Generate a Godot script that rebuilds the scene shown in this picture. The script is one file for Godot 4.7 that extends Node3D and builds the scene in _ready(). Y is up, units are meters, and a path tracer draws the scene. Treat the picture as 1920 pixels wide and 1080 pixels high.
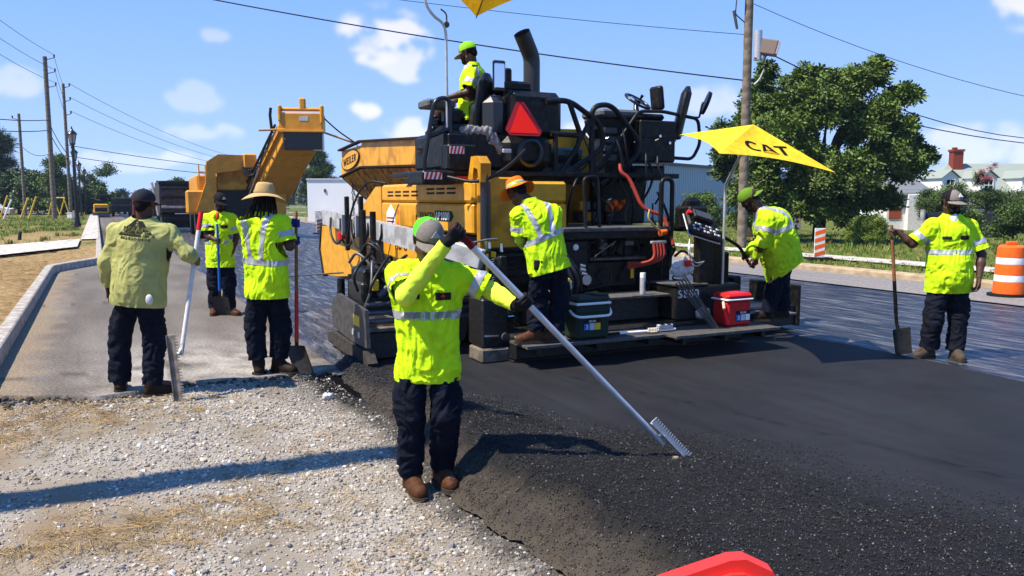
extends Node3D

# ---------------------------------------------------------------- mesh builder
class MB:
	var v := PackedVector3Array()
	var n := PackedVector3Array()
	var c := PackedColorArray()
	var uv := PackedVector2Array()
	var col := Color.WHITE
	var use_col := false
	var T := Transform3D.IDENTITY
	func tri(a: Vector3, b: Vector3, d: Vector3, na: Vector3, nb: Vector3, nd: Vector3) -> void:
		if (b - a).cross(d - a).dot(na + nb + nd) > 0.0:
			v.append(T * a); v.append(T * d); v.append(T * b)
			n.append(T.basis * na); n.append(T.basis * nd); n.append(T.basis * nb)
		else:
			v.append(T * a); v.append(T * b); v.append(T * d)
			n.append(T.basis * na); n.append(T.basis * nb); n.append(T.basis * nd)
		if use_col:
			c.append(col); c.append(col); c.append(col)
	func quad(a: Vector3, b: Vector3, d: Vector3, e: Vector3, nn: Vector3) -> void:
		tri(a, b, d, nn, nn, nn); tri(a, d, e, nn, nn, nn)
	func quad_out(a: Vector3, b: Vector3, d: Vector3, e: Vector3, away: Vector3) -> void:
		var nn := (b - a).cross(d - a)
		if nn.length_squared() < 1e-14: nn = (d - a).cross(e - a)
		nn = nn.normalized()
		if nn.dot((a + b + d + e) * 0.25 - away) < 0.0: nn = -nn
		quad(a, b, d, e, nn)
	func box(ce: Vector3, s: Vector3, bev := 0.0, bs := Basis.IDENTITY) -> void:
		var h := s * 0.5
		var be: float = minf(bev, minf(h.x, minf(h.y, h.z)) * 0.9)
		if be <= 0.0:
			for ax in 3:
				for sg in [-1.0, 1.0]:
					var nn := Vector3.ZERO; nn[ax] = sg
					var u := Vector3.ZERO; u[(ax + 1) % 3] = h[(ax + 1) % 3]
					var w := Vector3.ZERO; w[(ax + 2) % 3] = h[(ax + 2) % 3]
					var o := nn * h[ax]
					quad(ce + bs * (o - u - w), ce + bs * (o + u - w), ce + bs * (o + u + w), ce + bs * (o - u + w), bs * nn)
			return
		for ax in 3:
			var a1 := (ax + 1) % 3
			var a2 := (ax + 2) % 3
			for sg in [-1.0, 1.0]:
				var nn := Vector3.ZERO; nn[ax] = sg
				var u := Vector3.ZERO; u[a1] = h[a1] - be
				var w := Vector3.ZERO; w[a2] = h[a2] - be
				var o := nn * h[ax]
				quad(ce + bs * (o - u - w), ce + bs * (o + u - w), ce + bs * (o + u + w), ce + bs * (o - u + w), bs * nn)
				for s2 in [-1.0, 1.0]:
					var p1 := Vector3.ZERO; p1[ax] = sg * h[ax]; p1[a1] = s2 * (h[a1] - be)
					var p2 := Vector3.ZERO; p2[ax] = sg * (h[ax] - be); p2[a1] = s2 * h[a1]
					var ww := Vector3.ZERO; ww[a2] = h[a2] - be
					var n2 := Vector3.ZERO; n2[ax] = sg; n2[a1] = s2
					quad(ce + bs * (p1 - ww), ce + bs * (p1 + ww), ce + bs * (p2 + ww), ce + bs * (p2 - ww), bs * n2.normalized())
		for sx in [-1.0, 1.0]:
			for sy in [-1.0, 1.0]:
				for sz in [-1.0, 1.0]:
					var q := Vector3(sx, sy, sz)
					var i := h - Vector3(be, be, be)
					var nn := bs * q.normalized()
					tri(ce + bs * (q * Vector3(h.x, i.y, i.z)), ce + bs * (q * Vector3(i.x, h.y, i.z)), ce + bs * (q * Vector3(i.x, i.y, h.z)), nn, nn, nn)
	func bb(x0: float, x1: float, y0: float, y1: float, z0: float, z1: float, bev := 0.012) -> void:
		box(Vector3((x0 + x1) / 2, (y0 + y1) / 2, (z0 + z1) / 2), Vector3(absf(x1 - x0), absf(y1 - y0), absf(z1 - z0)), bev)
	func bar(a: Vector3, b: Vector3, w: float, h: float, bev := 0.004, up := Vector3.UP) -> void:
		var z := (b - a).normalized()
		if absf(z.dot(up)) > 0.98: up = Vector3.RIGHT
		var x := up.cross(z).normalized()
		box((a + b) / 2, Vector3(w, h, (b - a).length()), bev, Basis(x, z.cross(x), z))
	func cone(a: Vector3, b: Vector3, r1: float, r2: float, sides := 12, caps := true) -> void:
		var z := (b - a).normalized()
		var x := (Vector3.UP if absf(z.y) < 0.9 else Vector3.RIGHT).cross(z).normalized()
		var y := z.cross(x)
		var sl := z * (r1 - r2) / maxf((b - a).length(), 1e-5)
		for k in sides:
			var t0 := TAU * k / sides
			var t1 := TAU * (k + 1) / sides
			var d0 := x * cos(t0) + y * sin(t0)
			var d1 := x * cos(t1) + y * sin(t1)
			var n0 := (d0 + sl).normalized()
			var n1 := (d1 + sl).normalized()
			tri(a + d0 * r1, a + d1 * r1, b + d1 * r2, n0, n1, n1)
			tri(a + d0 * r1, b + d1 * r2, b + d0 * r2, n0, n1, n0)
			if caps:
				if r1 > 0.0: tri(a, a + d0 * r1, a + d1 * r1, -z, -z, -z)
				if r2 > 0.0: tri(b, b + d0 * r2, b + d1 * r2, z, z, z)
	func tube(p: PackedVector3Array, r: float, sides := 8, caps := true, r_end := -1.0) -> void:
		var m := p.size()
		if m < 2: return
		var x := Vector3.ZERO
		var rings: Array = []
		for i in m:
			var d := (p[mini(i + 1, m - 1)] - p[maxi(i - 1, 0)]).normalized()
			if i == 0: x = (Vector3.UP if absf(d.y) < 0.9 else Vector3.RIGHT).cross(d).normalized()
			else: x = (x - d * x.dot(d)).normalized()
			var y := d.cross(x)
			var ring := PackedVector3Array()
			for k in sides: ring.append(x * cos(TAU * k / sides) + y * sin(TAU * k / sides))
			rings.append(ring)
		for i in m - 1:
			var r0 := r if r_end < 0.0 else lerpf(r, r_end, float(i) / (m - 1))
			var r1 := r if r_end < 0.0 else lerpf(r, r_end, float(i + 1) / (m - 1))
			for k in sides:
				var k1 := (k + 1) % sides
				var a: Vector3 = rings[i][k]; var b: Vector3 = rings[i][k1]
				var d2: Vector3 = rings[i + 1][k]; var e: Vector3 = rings[i + 1][k1]
				tri(p[i] + a * r0, p[i] + b * r0, p[i + 1] + e * r1, a, b, e)
				tri(p[i] + a * r0, p[i + 1] + e * r1, p[i + 1] + d2 * r1, a, e, d2)
		if caps:
			var d0 := (p[0] - p[1]).normalized()
			var d1 := (p[m - 1] - p[m - 2]).normalized()
			var re := r if r_end < 0.0 else r_end
			for k in sides:
				var k1 := (k + 1) % sides
				tri(p[0], p[0] + rings[0][k] * r, p[0] + rings[0][k1] * r, d0, d0, d0)
				tri(p[m - 1], p[m - 1] + rings[m - 1][k] * re, p[m - 1] + rings[m - 1][k1] * re, d1, d1, d1)
	func prism(poly: PackedVector2Array, t: Transform3D, depth: float) -> void:   # polygon in t's xy plane, extruded along its z from 0 to depth
		var ix := Geometry2D.triangulate_polygon(poly)
		for side in [0.0, 1.0]:
			var nn: Vector3 = t.basis.z.normalized() * (1.0 if side > 0.5 else -1.0)
			for k in range(0, ix.size(), 3):
				var q: Array = []
				for j in 3: q.append(t * Vector3(poly[ix[k + j]].x, poly[ix[k + j]].y, depth * side))
				tri(q[0], q[1], q[2], nn, nn, nn)
		var area := 0.0
		for k in poly.size(): area += poly[k].cross(poly[(k + 1) % poly.size()])
		for k in poly.size():
			var a := poly[k]
			var b := poly[(k + 1) % poly.size()]
			var e := b - a
			var n2 := (Vector2(e.y, -e.x) if area > 0.0 else Vector2(-e.y, e.x)).normalized()
			quad(t * Vector3(a.x, a.y, 0), t * Vector3(b.x, b.y, 0), t * Vector3(b.x, b.y, depth), t * Vector3(a.x, a.y, depth), (t.basis * Vector3(n2.x, n2.y, 0)).normalized())
	func lathe(prof: PackedVector2Array, t: Transform3D, segs := 20, a0 := 0.0, a1 := TAU) -> void:  # profile x=radius y=height
		var m := prof.size()
		var nr := PackedVector2Array()
		for i in m:
			var d := prof[mini(i + 1, m - 1)] - prof[maxi(i - 1, 0)]
			nr.append(Vector2(d.y, -d.x).normalized())
		for k in segs:
			var t0 := lerpf(a0, a1, float(k) / segs)
			var t1 := lerpf(a0, a1, float(k + 1) / segs)
			var d0 := Vector3(cos(t0), 0, sin(t0))
			var d1 := Vector3(cos(t1), 0, sin(t1))
			for i in m - 1:
				var p := prof[i]; var q := prof[i + 1]
				var fl := Vector2((q - p).y, -(q - p).x).normalized()
				var na := nr[i] if nr[i].dot(fl) > 0.6 else fl
				var nb := nr[i + 1] if nr[i + 1].dot(fl) > 0.6 else fl
				var A := t * (d0 * p.x + Vector3(0, p.y, 0)); var B := t * (d1 * p.x + Vector3(0, p.y, 0))
				var C := t * (d1 * q.x + Vector3(0, q.y, 0)); var D := t * (d0 * q.x + Vector3(0, q.y, 0))
				var nA := t.basis * (d0 * na.x + Vector3(0, na.y, 0)); var nB := t.basis * (d1 * na.x + Vector3(0, na.y, 0))
				var nC := t.basis * (d1 * nb.x + Vector3(0, nb.y, 0)); var nD := t.basis * (d0 * nb.x + Vector3(0, nb.y, 0))
				if p.x > 1e-6: tri(A, B, C, nA, nB, nC)
				if q.x > 1e-6: tri(A, C, D, nA, nC, nD)
	func ball(ce: Vector3, r: Vector3, seg := 12, rings := 8, bs := Basis.IDENTITY) -> void:
		for i in rings:
			for k in seg:
				var q: Array = []
				var m: Array = []
				for ij in [[0, 0], [0, 1], [1, 1], [1, 0]]:
					var ph: float = PI * (i + ij[0]) / rings
					var th: float = TAU * (k + ij[1]) / seg
					var d := Vector3(sin(ph) * cos(th), cos(ph), sin(ph) * sin(th))
					q.append(ce + bs * (d * r)); m.append((bs * (d / r)).normalized())
				tri(q[0], q[1], q[2], m[0], m[1], m[2]); tri(q[0], q[2], q[3], m[0], m[2], m[3])
	func add_mesh(me: Mesh, t: Transform3D) -> void:
		for s in me.get_surface_count():
			var a := me.surface_get_arrays(s)
			var vv: PackedVector3Array = a[Mesh.ARRAY_VERTEX]
			var nn: PackedVector3Array = a[Mesh.ARRAY_NORMAL]
			var ii: PackedInt32Array = a[Mesh.ARRAY_INDEX] if a[Mesh.ARRAY_INDEX] else PackedInt32Array(range(vv.size()))
			for k in range(0, ii.size(), 3):
				tri(t * vv[ii[k]], t * vv[ii[k + 1]], t * vv[ii[k + 2]], (t.basis * nn[ii[k]]).normalized(), (t.basis * nn[ii[k + 1]]).normalized(), (t.basis * nn[ii[k + 2]]).normalized())
	func mesh() -> ArrayMesh:
		var a := []
		a.resize(Mesh.ARRAY_MAX)
		a[Mesh.ARRAY_VERTEX] = v
		a[Mesh.ARRAY_NORMAL] = n
		if use_col: a[Mesh.ARRAY_COLOR] = c
		if uv.size() == v.size() and uv.size() > 0: a[Mesh.ARRAY_TEX_UV] = uv
		var me := ArrayMesh.new()
		if v.size(): me.add_surface_from_arrays(Mesh.PRIMITIVE_TRIANGLES, a)
		return me

# ---------------------------------------------------------------- triangle soup that can be clipped
class TM:
	var v := PackedVector3Array()
	var n := PackedVector3Array()
	var i := PackedInt32Array()
	func normals() -> void:
		n = PackedVector3Array(); n.resize(v.size())
		for k in range(0, i.size(), 3):
			var f := (v[i[k + 2]] - v[i[k]]).cross(v[i[k + 1]] - v[i[k]])
			n[i[k]] += f; n[i[k + 1]] += f; n[i[k + 2]] += f
		for k in n.size(): n[k] = n[k].normalized()
	func clip(o: Vector3, dir: Vector3) -> TM:      # keeps the side dir points to
		var r := TM.new()
		r.v = v.duplicate(); r.n = n.duplicate()
		var ds := PackedFloat32Array(); ds.resize(v.size())
		for k in v.size(): ds[k] = (v[k] - o).dot(dir)
		for k in range(0, i.size(), 3):
			var a := i[k]; var b := i[k + 1]; var c := i[k + 2]
			var sa := ds[a] >= 0.0; var sb := ds[b] >= 0.0; var sc := ds[c] >= 0.0
			if sa and sb and sc:
				r.i.append(a); r.i.append(b); r.i.append(c)
			elif sa or sb or sc:
				var q := PackedInt32Array()
				var t := [a, b, c]
				for j in 3:
					var x: int = t[j]; var y: int = t[(j + 1) % 3]
					if ds[x] >= 0.0: q.append(x)
					if (ds[x] >= 0.0) != (ds[y] >= 0.0):
						var w := ds[x] / (ds[x] - ds[y])
						r.v.append(v[x].lerp(v[y], w)); r.n.append(n[x].lerp(n[y], w).normalized())
						q.append(r.v.size() - 1)
				for j in range(1, q.size() - 1):
					r.i.append(q[0]); r.i.append(q[j]); r.i.append(q[j + 1])
		return r.packed()
	func packed() -> TM:
		var r := TM.new()
		var mp := PackedInt32Array(); mp.resize(v.size()); mp.fill(-1)
		for k in i:
			if mp[k] < 0:
				mp[k] = r.v.size(); r.v.append(v[k]); r.n.append(n[k])
			r.i.append(mp[k])
		return r
	func facing(dir: Vector3, least: float) -> TM:
		var r := TM.new()
		r.v = v; r.n = n
		for k in range(0, i.size(), 3):
			if (n[i[k]] + n[i[k + 1]] + n[i[k + 2]]).dot(dir) > least * 3.0:
				r.i.append(i[k]); r.i.append(i[k + 1]); r.i.append(i[k + 2])
		return r.packed()
	func slab(o: Vector3, dir: Vector3, half: float) -> TM:
		return clip(o - dir * half, dir).clip(o + dir * half, -dir)
	func shell(off: float) -> TM:
		var r := TM.new()
		r.n = n; r.i = i; r.v = v.duplicate()
		for k in v.size(): r.v[k] = v[k] + n[k] * off
		return r
	func join(o: TM) -> void:
		var b := v.size()
		v.append_array(o.v); n.append_array(o.n)
		for k in o.i: i.append(k + b)
	func mesh() -> ArrayMesh:
		var a := []
		a.resize(Mesh.ARRAY_MAX)
		a[Mesh.ARRAY_VERTEX] = v; a[Mesh.ARRAY_NORMAL] = n; a[Mesh.ARRAY_INDEX] = i
		var me := ArrayMesh.new()
		if i.size(): me.add_surface_from_arrays(Mesh.PRIMITIVE_TRIANGLES, a)
		return me

# ---------------------------------------------------------------- distance field on a grid
class Field:
	var o: Vector3
	var c: float
	var nx: int
	var ny: int
	var nz: int
	var d := PackedFloat32Array()
	func _init(lo: Vector3, hi: Vector3, cell: float) -> void:
		o = lo; c = cell
		nx = int((hi.x - lo.x) / c) + 2; ny = int((hi.y - lo.y) / c) + 2; nz = int((hi.z - lo.z) / c) + 2
		d.resize(nx * ny * nz); d.fill(1.0)
	func cap(a: Vector3, b: Vector3, ra: float, rb: float, k := 0.03, fd := Vector3.ZERO, flat := 1.0) -> void:
		var m := maxf(ra, rb) + k + 2.0 * c
		var lo := (a.min(b) - Vector3(m, m, m) - o) / c
		var hi := (a.max(b) + Vector3(m, m, m) - o) / c
		var ba := b - a
		var inv := 1.0 / maxf(ba.length_squared(), 1e-9)
		var dr := rb - ra
		var fl := 1.0 / flat - 1.0
		var x0 := maxi(0, int(lo.x)); var x1 := mini(nx - 1, int(hi.x) + 1)
		for z in range(maxi(0, int(lo.z)), mini(nz - 1, int(hi.z) + 1) + 1):
			for y in range(maxi(0, int(lo.y)), mini(ny - 1, int(hi.y) + 1) + 1):
				var id := (z * ny + y) * nx + x0
				var p := o + Vector3(x0, y, z) * c - a
				for x in range(x0, x1 + 1):
					var q := p
					if fl != 0.0: q += fd * (p.dot(fd) * fl)
					var t := clampf(q.dot(ba) * inv, 0.0, 1.0)
					var s := (q - ba * t).length() - ra - dr * t
					var e := d[id]
					var h := k - absf(s - e)
					if h > 0.0: d[id] = minf(s, e) - h * h * 0.25 / k
					elif s < e: d[id] = s
					id += 1
					p.x += c
	func nets() -> TM:
		var r := TM.new()
		var mark := PackedInt32Array(); mark.resize(d.size()); mark.fill(-1)
		var sy := nx
		var sz := nx * ny
		var quads := PackedInt32Array()
		for z in range(1, nz - 1):
			for y in range(1, ny - 1):
				var id := z * sz + y * sy + 1
				for x in range(1, nx - 1):
					var a := d[id]
					if a < 0.25:
						var ins := a < 0.0
						if (d[id + 1] < 0.0) != ins:
							for q in [id, id - sy, id - sy - sz, id - sz]: quads.append(q)
							quads.append(1 if ins else 0)
						if (d[id + sy] < 0.0) != ins:
							for q in [id, id - sz, id - sz - 1, id - 1]: quads.append(q)
							quads.append(1 if ins else 0)
						if (d[id + sz] < 0.0) != ins:
							for q in [id, id - 1, id - 1 - sy, id - sy]: quads.append(q)
							quads.append(1 if ins else 0)
					id += 1
		for k in range(0, quads.size(), 5):
			for j in 4:
				var cid := quads[k + j]
				if mark[cid] < 0:
					mark[cid] = r.v.size()
					var sum := Vector3.ZERO
					var cnt := 0
					for e in 12:
						var ax := e >> 2
						var u := e & 1; var w := (e >> 1) & 1
						var pa := Vector3.ZERO
						pa[(ax + 1) % 3] = u; pa[(ax + 2) % 3] = w
						var i0 := cid + int(pa.x) + int(pa.y) * sy + int(pa.z) * sz
						var i1 := i0 + (1 if ax == 0 else (sy if ax == 1 else sz))
						var f0 := d[i0]; var f1 := d[i1]
						if (f0 < 0.0) != (f1 < 0.0):
							pa[ax] = f0 / (f0 - f1)
							sum += pa; cnt += 1
					var cz := cid / sz
					var cy := (cid - cz * sz) / sy
					r.v.append(o + (Vector3(cid - cz * sz - cy * sy, cy, cz) + sum / maxi(cnt, 1)) * c)
			var q0 := mark[quads[k]]; var q1 := mark[quads[k + 1]]; var q2 := mark[quads[k + 2]]; var q3 := mark[quads[k + 3]]
			if quads[k + 4] == 0:
				r.i.append_array([q0, q1, q2, q0, q2, q3])
			else:
				r.i.append_array([q0, q2, q1, q0, q3, q2])
		r.normals()
		return r

# ---------------------------------------------------------------- naming
var taken := {}
func numbered(called: String) -> String:
	if not taken.has(called):
		taken[called] = 0
		return called
	taken[called] += 1
	return "%s_%03d" % [called, taken[called]]
func thing(called: String, label: String, category: String, at := Vector3.ZERO, turn := 0.0, group := "") -> Node3D:
	var t := Node3D.new()
	t.name = numbered(called)
	add_child(t)
	t.position = at; t.rotation.y = turn
	tag(t, label, category, group)
	return t
func tag(t: Node3D, label: String, category: String, group := "") -> void:
	t.set_meta("label", label); t.set_meta("category", category)
	if group != "": t.set_meta("group", group)
func put(called: String, me: Mesh, m: Material, parent: Node) -> MeshInstance3D:
	var o := MeshInstance3D.new()
	o.mesh = me
	o.material_override = m
	o.name = called if parent != self else numbered(called)
	parent.add_child(o, true)
	return o
func obj(called: String, b: MB, m: Material, parent: Node) -> MeshInstance3D:
	return put(called, b.mesh(), m, parent)
func struct(called: String, b: MB, m: Material) -> MeshInstance3D:
	var o := put(called, b.mesh(), m, self)
	o.set_meta("kind", "structure")
	return o
func stuff(called: String, me: Mesh, xs: Array, cs: Array, m: Material, parent: Node, label := "", category := "") -> MultiMeshInstance3D:
	var mm := MultiMesh.new()
	mm.transform_format = MultiMesh.TRANSFORM_3D
	mm.use_colors = cs.size() > 0
	mm.mesh = me
	mm.instance_count = xs.size()
	for k in xs.size():
		mm.set_instance_transform(k, xs[k])
		if cs.size(): mm.set_instance_color(k, cs[k])
	var o := MultiMeshInstance3D.new()
	o.multimesh = mm
	o.material_override = m
	o.name = called if parent != self else numbered(called)
	parent.add_child(o, true)
	o.set_meta("kind", "stuff")
	if label != "": tag(o, label, category)
	return o
func part_box(called: String, parent: Node, m: Material, x0: float, x1: float, y0: float, y1: float, z0: float, z1: float, bev := 0.012) -> MeshInstance3D:
	var b := MB.new()
	b.bb(x0, x1, y0, y1, z0, z1, bev)
	return obj(called, b, m, parent)
func part_tube(called: String, parent: Node, m: Material, pts: Array, r: float, round := 0.0, sides := 8) -> MeshInstance3D:
	var b := MB.new()
	b.tube(rounded(pts, round), r, sides)
	return obj(called, b, m, parent)
func part_cone(called: String, parent: Node, m: Material, a: Vector3, b: Vector3, r1: float, r2: float, sides := 14) -> MeshInstance3D:
	var q := MB.new()
	q.cone(a, b, r1, r2, sides)
	return obj(called, q, m, parent)
func rounded(pts: Array, r: float, steps := 5) -> PackedVector3Array:
	var o := PackedVector3Array()
	for k in pts.size():
		var p: Vector3 = pts[k]
		if r <= 0.0 or k == 0 or k == pts.size() - 1:
			o.append(p); continue
		var a: Vector3 = pts[k - 1]
		var b: Vector3 = pts[k + 1]
		var ra := minf(r, (a - p).length() * 0.48)
		var rb := minf(r, (b - p).length() * 0.48)
		var s := p + (a - p).normalized() * ra
		var e := p + (b - p).normalized() * rb
		for j in steps + 1:
			var t := float(j) / steps
			o.append(s.lerp(p, t).lerp(p.lerp(e, t), t))
	return o
func sag(a: Vector3, b: Vector3, drop: float, steps := 14) -> PackedVector3Array:
	var o := PackedVector3Array()
	for k in steps + 1:
		var t := float(k) / steps
		o.append(a.lerp(b, t) - Vector3(0, drop * 4.0 * t * (1.0 - t), 0))
	return o
func letters(text: String, height: float, depth := 0.004, bold := true, width := -1.0) -> ArrayMesh:   # centred in the xy plane, front towards +z
	var tm := TextMesh.new()
	var f := SystemFont.new()
	f.font_names = PackedStringArray(["Droid Sans"])
	f.font_weight = 700 if bold else 400
	tm.font = f
	tm.text = text
	tm.font_size = 64
	tm.pixel_size = 0.01
	tm.depth = 0.02
	tm.curve_step = 2.0
	var b := MB.new()
	var bx := tm.get_aabb()
	var s := height / maxf(bx.size.y, 1e-4)
	var sx := s if width < 0.0 else width / maxf(bx.size.x, 1e-4)
	var ce := bx.get_center()
	b.add_mesh(tm, Transform3D(Basis.from_scale(Vector3(sx, s, depth / 0.02)), Vector3(-ce.x * sx, -ce.y * s, 0)))
	return b.mesh()

# ---------------------------------------------------------------- materials
var mats := {}
var texs := {}
func L(r: float, g: float, b: float) -> Color:
	return Color(r, g, b).linear_to_srgb()
func noise_tex(key: String, freq: float, lo: float, hi: float, octaves := 5, size := 512, tint := Color.WHITE, kind := FastNoiseLite.TYPE_SIMPLEX_SMOOTH, c0 := 0.25, c1 := 0.75) -> NoiseTexture2D:
	if texs.has(key): return texs[key]
	var f := FastNoiseLite.new()
	f.noise_type = kind
	f.seed = hash(key) % 10000
	f.frequency = freq
	f.fractal_octaves = octaves
	var t := NoiseTexture2D.new()
	t.width = size; t.height = size
	t.seamless = true
	t.noise = f
	var g := Gradient.new()
	g.offsets = PackedFloat32Array([c0, c1])
	g.colors = PackedColorArray([(Color(lo, lo, lo) * tint).linear_to_srgb(), Color(hi, hi, hi).linear_to_srgb()])
	t.color_ramp = g
	texs[key] = t
	return t
func bump_tex(key: String, freq: float, strength: float, octaves := 4, size := 512, kind := FastNoiseLite.TYPE_SIMPLEX_SMOOTH, ridged := false) -> NoiseTexture2D:
	if texs.has(key): return texs[key]
	var f := FastNoiseLite.new()
	f.noise_type = kind
	f.seed = hash(key) % 10000
	f.frequency = freq
	f.fractal_octaves = octaves
	if ridged: f.fractal_type = FastNoiseLite.FRACTAL_RIDGED
	var t := NoiseTexture2D.new()
	t.width = size; t.height = size
	t.seamless = true
	t.as_normal_map = true
	t.bump_strength = strength
	t.noise = f
	texs[key] = t
	return t
func M(key: String, col := Color.WHITE, rough := 0.6, metal := 0.0, tex: Texture2D = null, scale := 1.0, nrm: Texture2D = null, nstr := 1.0) -> StandardMaterial3D:
	if mats.has(key): return mats[key]
	var m := StandardMaterial3D.new()
	m.albedo_color = col
	m.roughness = rough
	m.metallic = metal
	if tex:
		m.albedo_texture = tex
	if nrm:
		m.normal_enabled = true
		m.normal_texture = nrm
		m.normal_scale = nstr
	if tex or nrm:
		m.uv1_triplanar = true
		m.uv1_scale = Vector3.ONE * scale
	m.metallic_specular = 0.5 if rough < 0.35 or metal > 0.0 else (0.33 if rough < 0.6 else 0.22)
	mats[key] = m
	return m
func MV(key: String, rough := 0.8, tex: Texture2D = null, scale := 1.0, nrm: Texture2D = null, nstr := 1.0) -> StandardMaterial3D:
	var m := M(key, Color.WHITE, rough, 0.0, tex, scale, nrm, nstr)
	m.vertex_color_use_as_albedo = true
	return m
func make_materials() -> void:
	var grime := noise_tex("grime", 0.008, 0.62, 1.0, 5, 512, Color(1, 0.97, 0.92), FastNoiseLite.TYPE_SIMPLEX_SMOOTH, 0.3, 0.62)
	var soft := noise_tex("soft", 0.01, 0.8, 1.0, 4)
	var cloth := bump_tex("cloth_bump", 0.06, 3.0, 3)
	var crease := bump_tex("crease", 0.008, 14.0, 4, 512, FastNoiseLite.TYPE_SIMPLEX_SMOOTH, true)
	var dust := bump_tex("dust_bump", 0.03, 4.0, 4)
	M("yellow", L(0.60, 0.285, 0.018), 0.42, 0.0, grime, 0.55)
	M("yellow_clean", L(0.66, 0.32, 0.02), 0.4, 0.0, soft, 0.8)
	var caked := noise_tex("caked", 0.014, 0.25, 1.0, 6, 512, Color(0.85, 0.95, 1.0), FastNoiseLite.TYPE_SIMPLEX_SMOOTH, 0.45, 0.85)
	M("black", L(0.019, 0.0175, 0.016), 0.45, 0.0, caked, 1.3, dust, 0.4)
	M("black_gloss", L(0.006, 0.006, 0.0065), 0.28)
	M("rubber", L(0.014, 0.014, 0.014), 0.75)
	M("hose", L(0.012, 0.012, 0.013), 0.4)
	M("dusty_black", L(0.055, 0.048, 0.042), 0.85, 0.0, grime, 3.0, dust, 0.6)
	M("dusty_plate", L(0.16, 0.135, 0.11), 0.9, 0.0, grime, 2.0, dust, 0.6)
	M("steel", L(0.35, 0.35, 0.35), 0.35, 0.8, soft, 2.0)
	M("dark_steel", L(0.10, 0.10, 0.105), 0.45, 0.5, grime, 2.0)
	M("galv", L(0.46, 0.47, 0.48), 0.5, 0.25, grime, 0.9)
	M("alu", L(0.55, 0.56, 0.58), 0.38, 0.4, soft, 2.0)
	M("chrome", L(0.6, 0.6, 0.6), 0.12, 1.0)
	M("red_plastic", L(0.55, 0.012, 0.015), 0.4, 0.0, soft, 2.0)
	M("red", L(0.5, 0.02, 0.015), 0.5)
	M("smv_red", L(0.80, 0.018, 0.010), 0.6)
	M("smv_edge", L(0.32, 0.012, 0.015), 0.35)
	M("white", L(0.78, 0.78, 0.76), 0.5, 0.0, soft, 1.5)
	M("white_wall", L(0.78, 0.78, 0.77), 0.8)
	M("white_plastic", L(0.75, 0.75, 0.72), 0.4)
	M("orange", L(0.85, 0.13, 0.01), 0.55, 0.0, soft, 2.0)
	M("orange_part", L(0.75, 0.12, 0.01), 0.5)
	M("red_hose", L(0.28, 0.035, 0.022), 0.5)
	M("sticker_yellow", L(0.75, 0.48, 0.02), 0.5)
	M("ink", L(0.012, 0.012, 0.012), 0.6)
	M("green_cooler", L(0.012, 0.026, 0.018), 0.45, 0.0, soft, 2.0)
	M("green_lid", L(0.03, 0.05, 0.02), 0.5, 0.0, soft, 2.0)
	M("umbrella", L(0.80, 0.58, 0.03), 0.7, 0.0, noise_tex("umb", 0.012, 0.75, 1.0, 5, 512, Color(1, 0.95, 0.8), FastNoiseLite.TYPE_SIMPLEX_SMOOTH, 0.2, 0.45), 1.5, cloth, 0.2)
	mats["umbrella"].backlight_enabled = true
	mats["umbrella"].backlight = L(0.5, 0.3, 0.01)
	M("hivis", L(0.50, 0.79, 0.012), 0.75, 0.0, noise_tex("hv", 0.010, 0.74, 1.0, 6, 512, Color(1, 0.99, 0.95), FastNoiseLite.TYPE_SIMPLEX_SMOOTH, 0.2, 0.5), 1.4, crease, 0.5)
	M("hivis_dirty", L(0.44, 0.70, 0.015), 0.8, 0.0, noise_tex("hvd", 0.01, 0.55, 1.0, 5, 512, Color(1, 0.98, 0.9), FastNoiseLite.TYPE_SIMPLEX_SMOOTH, 0.18, 0.42), 1.4, crease, 0.5)
	M("hivis_knit", L(0.58, 0.78, 0.06), 0.8, 0.0, noise_tex("hv", 0.006, 0.86, 1.0, 4), 1.6, cloth, 0.3)
	M("olive_shirt", L(0.38, 0.385, 0.135), 0.8, 0.0, noise_tex("ol", 0.008, 0.72, 1.0, 4), 1.4, crease, 0.4)
	M("tape", L(0.42, 0.43, 0.47), 0.38, 0.25, soft, 4.0)
	M("navy", L(0.0058, 0.0082, 0.019), 0.85, 0.0, noise_tex("nv", 0.01, 0.6, 1.0, 5, 512, Color(1, 0.97, 0.92)), 1.5, crease, 0.7)
	M("navy_light", L(0.0075, 0.0095, 0.018), 0.85, 0.0, noise_tex("nv", 0.01, 0.6, 1.0, 5), 2.0, cloth, 0.7)
	M("skin", L(0.078, 0.038, 0.024), 0.45, 0.0, soft, 6.0)
	M("skin_light", L(0.085, 0.045, 0.028), 0.45, 0.0, soft, 6.0)
	M("hair", L(0.006, 0.005, 0.0045), 0.7)
	M("boot_brown", L(0.075, 0.030, 0.014), 0.6, 0.0, grime, 6.0, dust, 0.5)
	M("boot_dark", L(0.022, 0.014, 0.010), 0.6, 0.0, grime, 6.0, dust, 0.5)
	M("boot_grey", L(0.07, 0.055, 0.04), 0.8, 0.0, grime, 6.0, dust, 0.5)
	M("sole", L(0.05, 0.042, 0.034), 0.9, 0.0, grime, 6.0)
	M("glove", L(0.014, 0.013, 0.014), 0.8, 0.0, soft, 6.0, cloth, 0.7)
	M("glove_red", L(0.06, 0.010, 0.012), 0.8, 0.0, soft, 6.0, cloth, 0.7)
	M("glove_blue", L(0.012, 0.025, 0.16), 0.6, 0.0, soft, 6.0)
	M("cap_grey", L(0.20, 0.18, 0.16), 0.85, 0.0, soft, 8.0, cloth, 0.6)
	M("cap_dark", L(0.022, 0.024, 0.032), 0.85, 0.0, soft, 8.0, cloth, 0.6)
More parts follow.
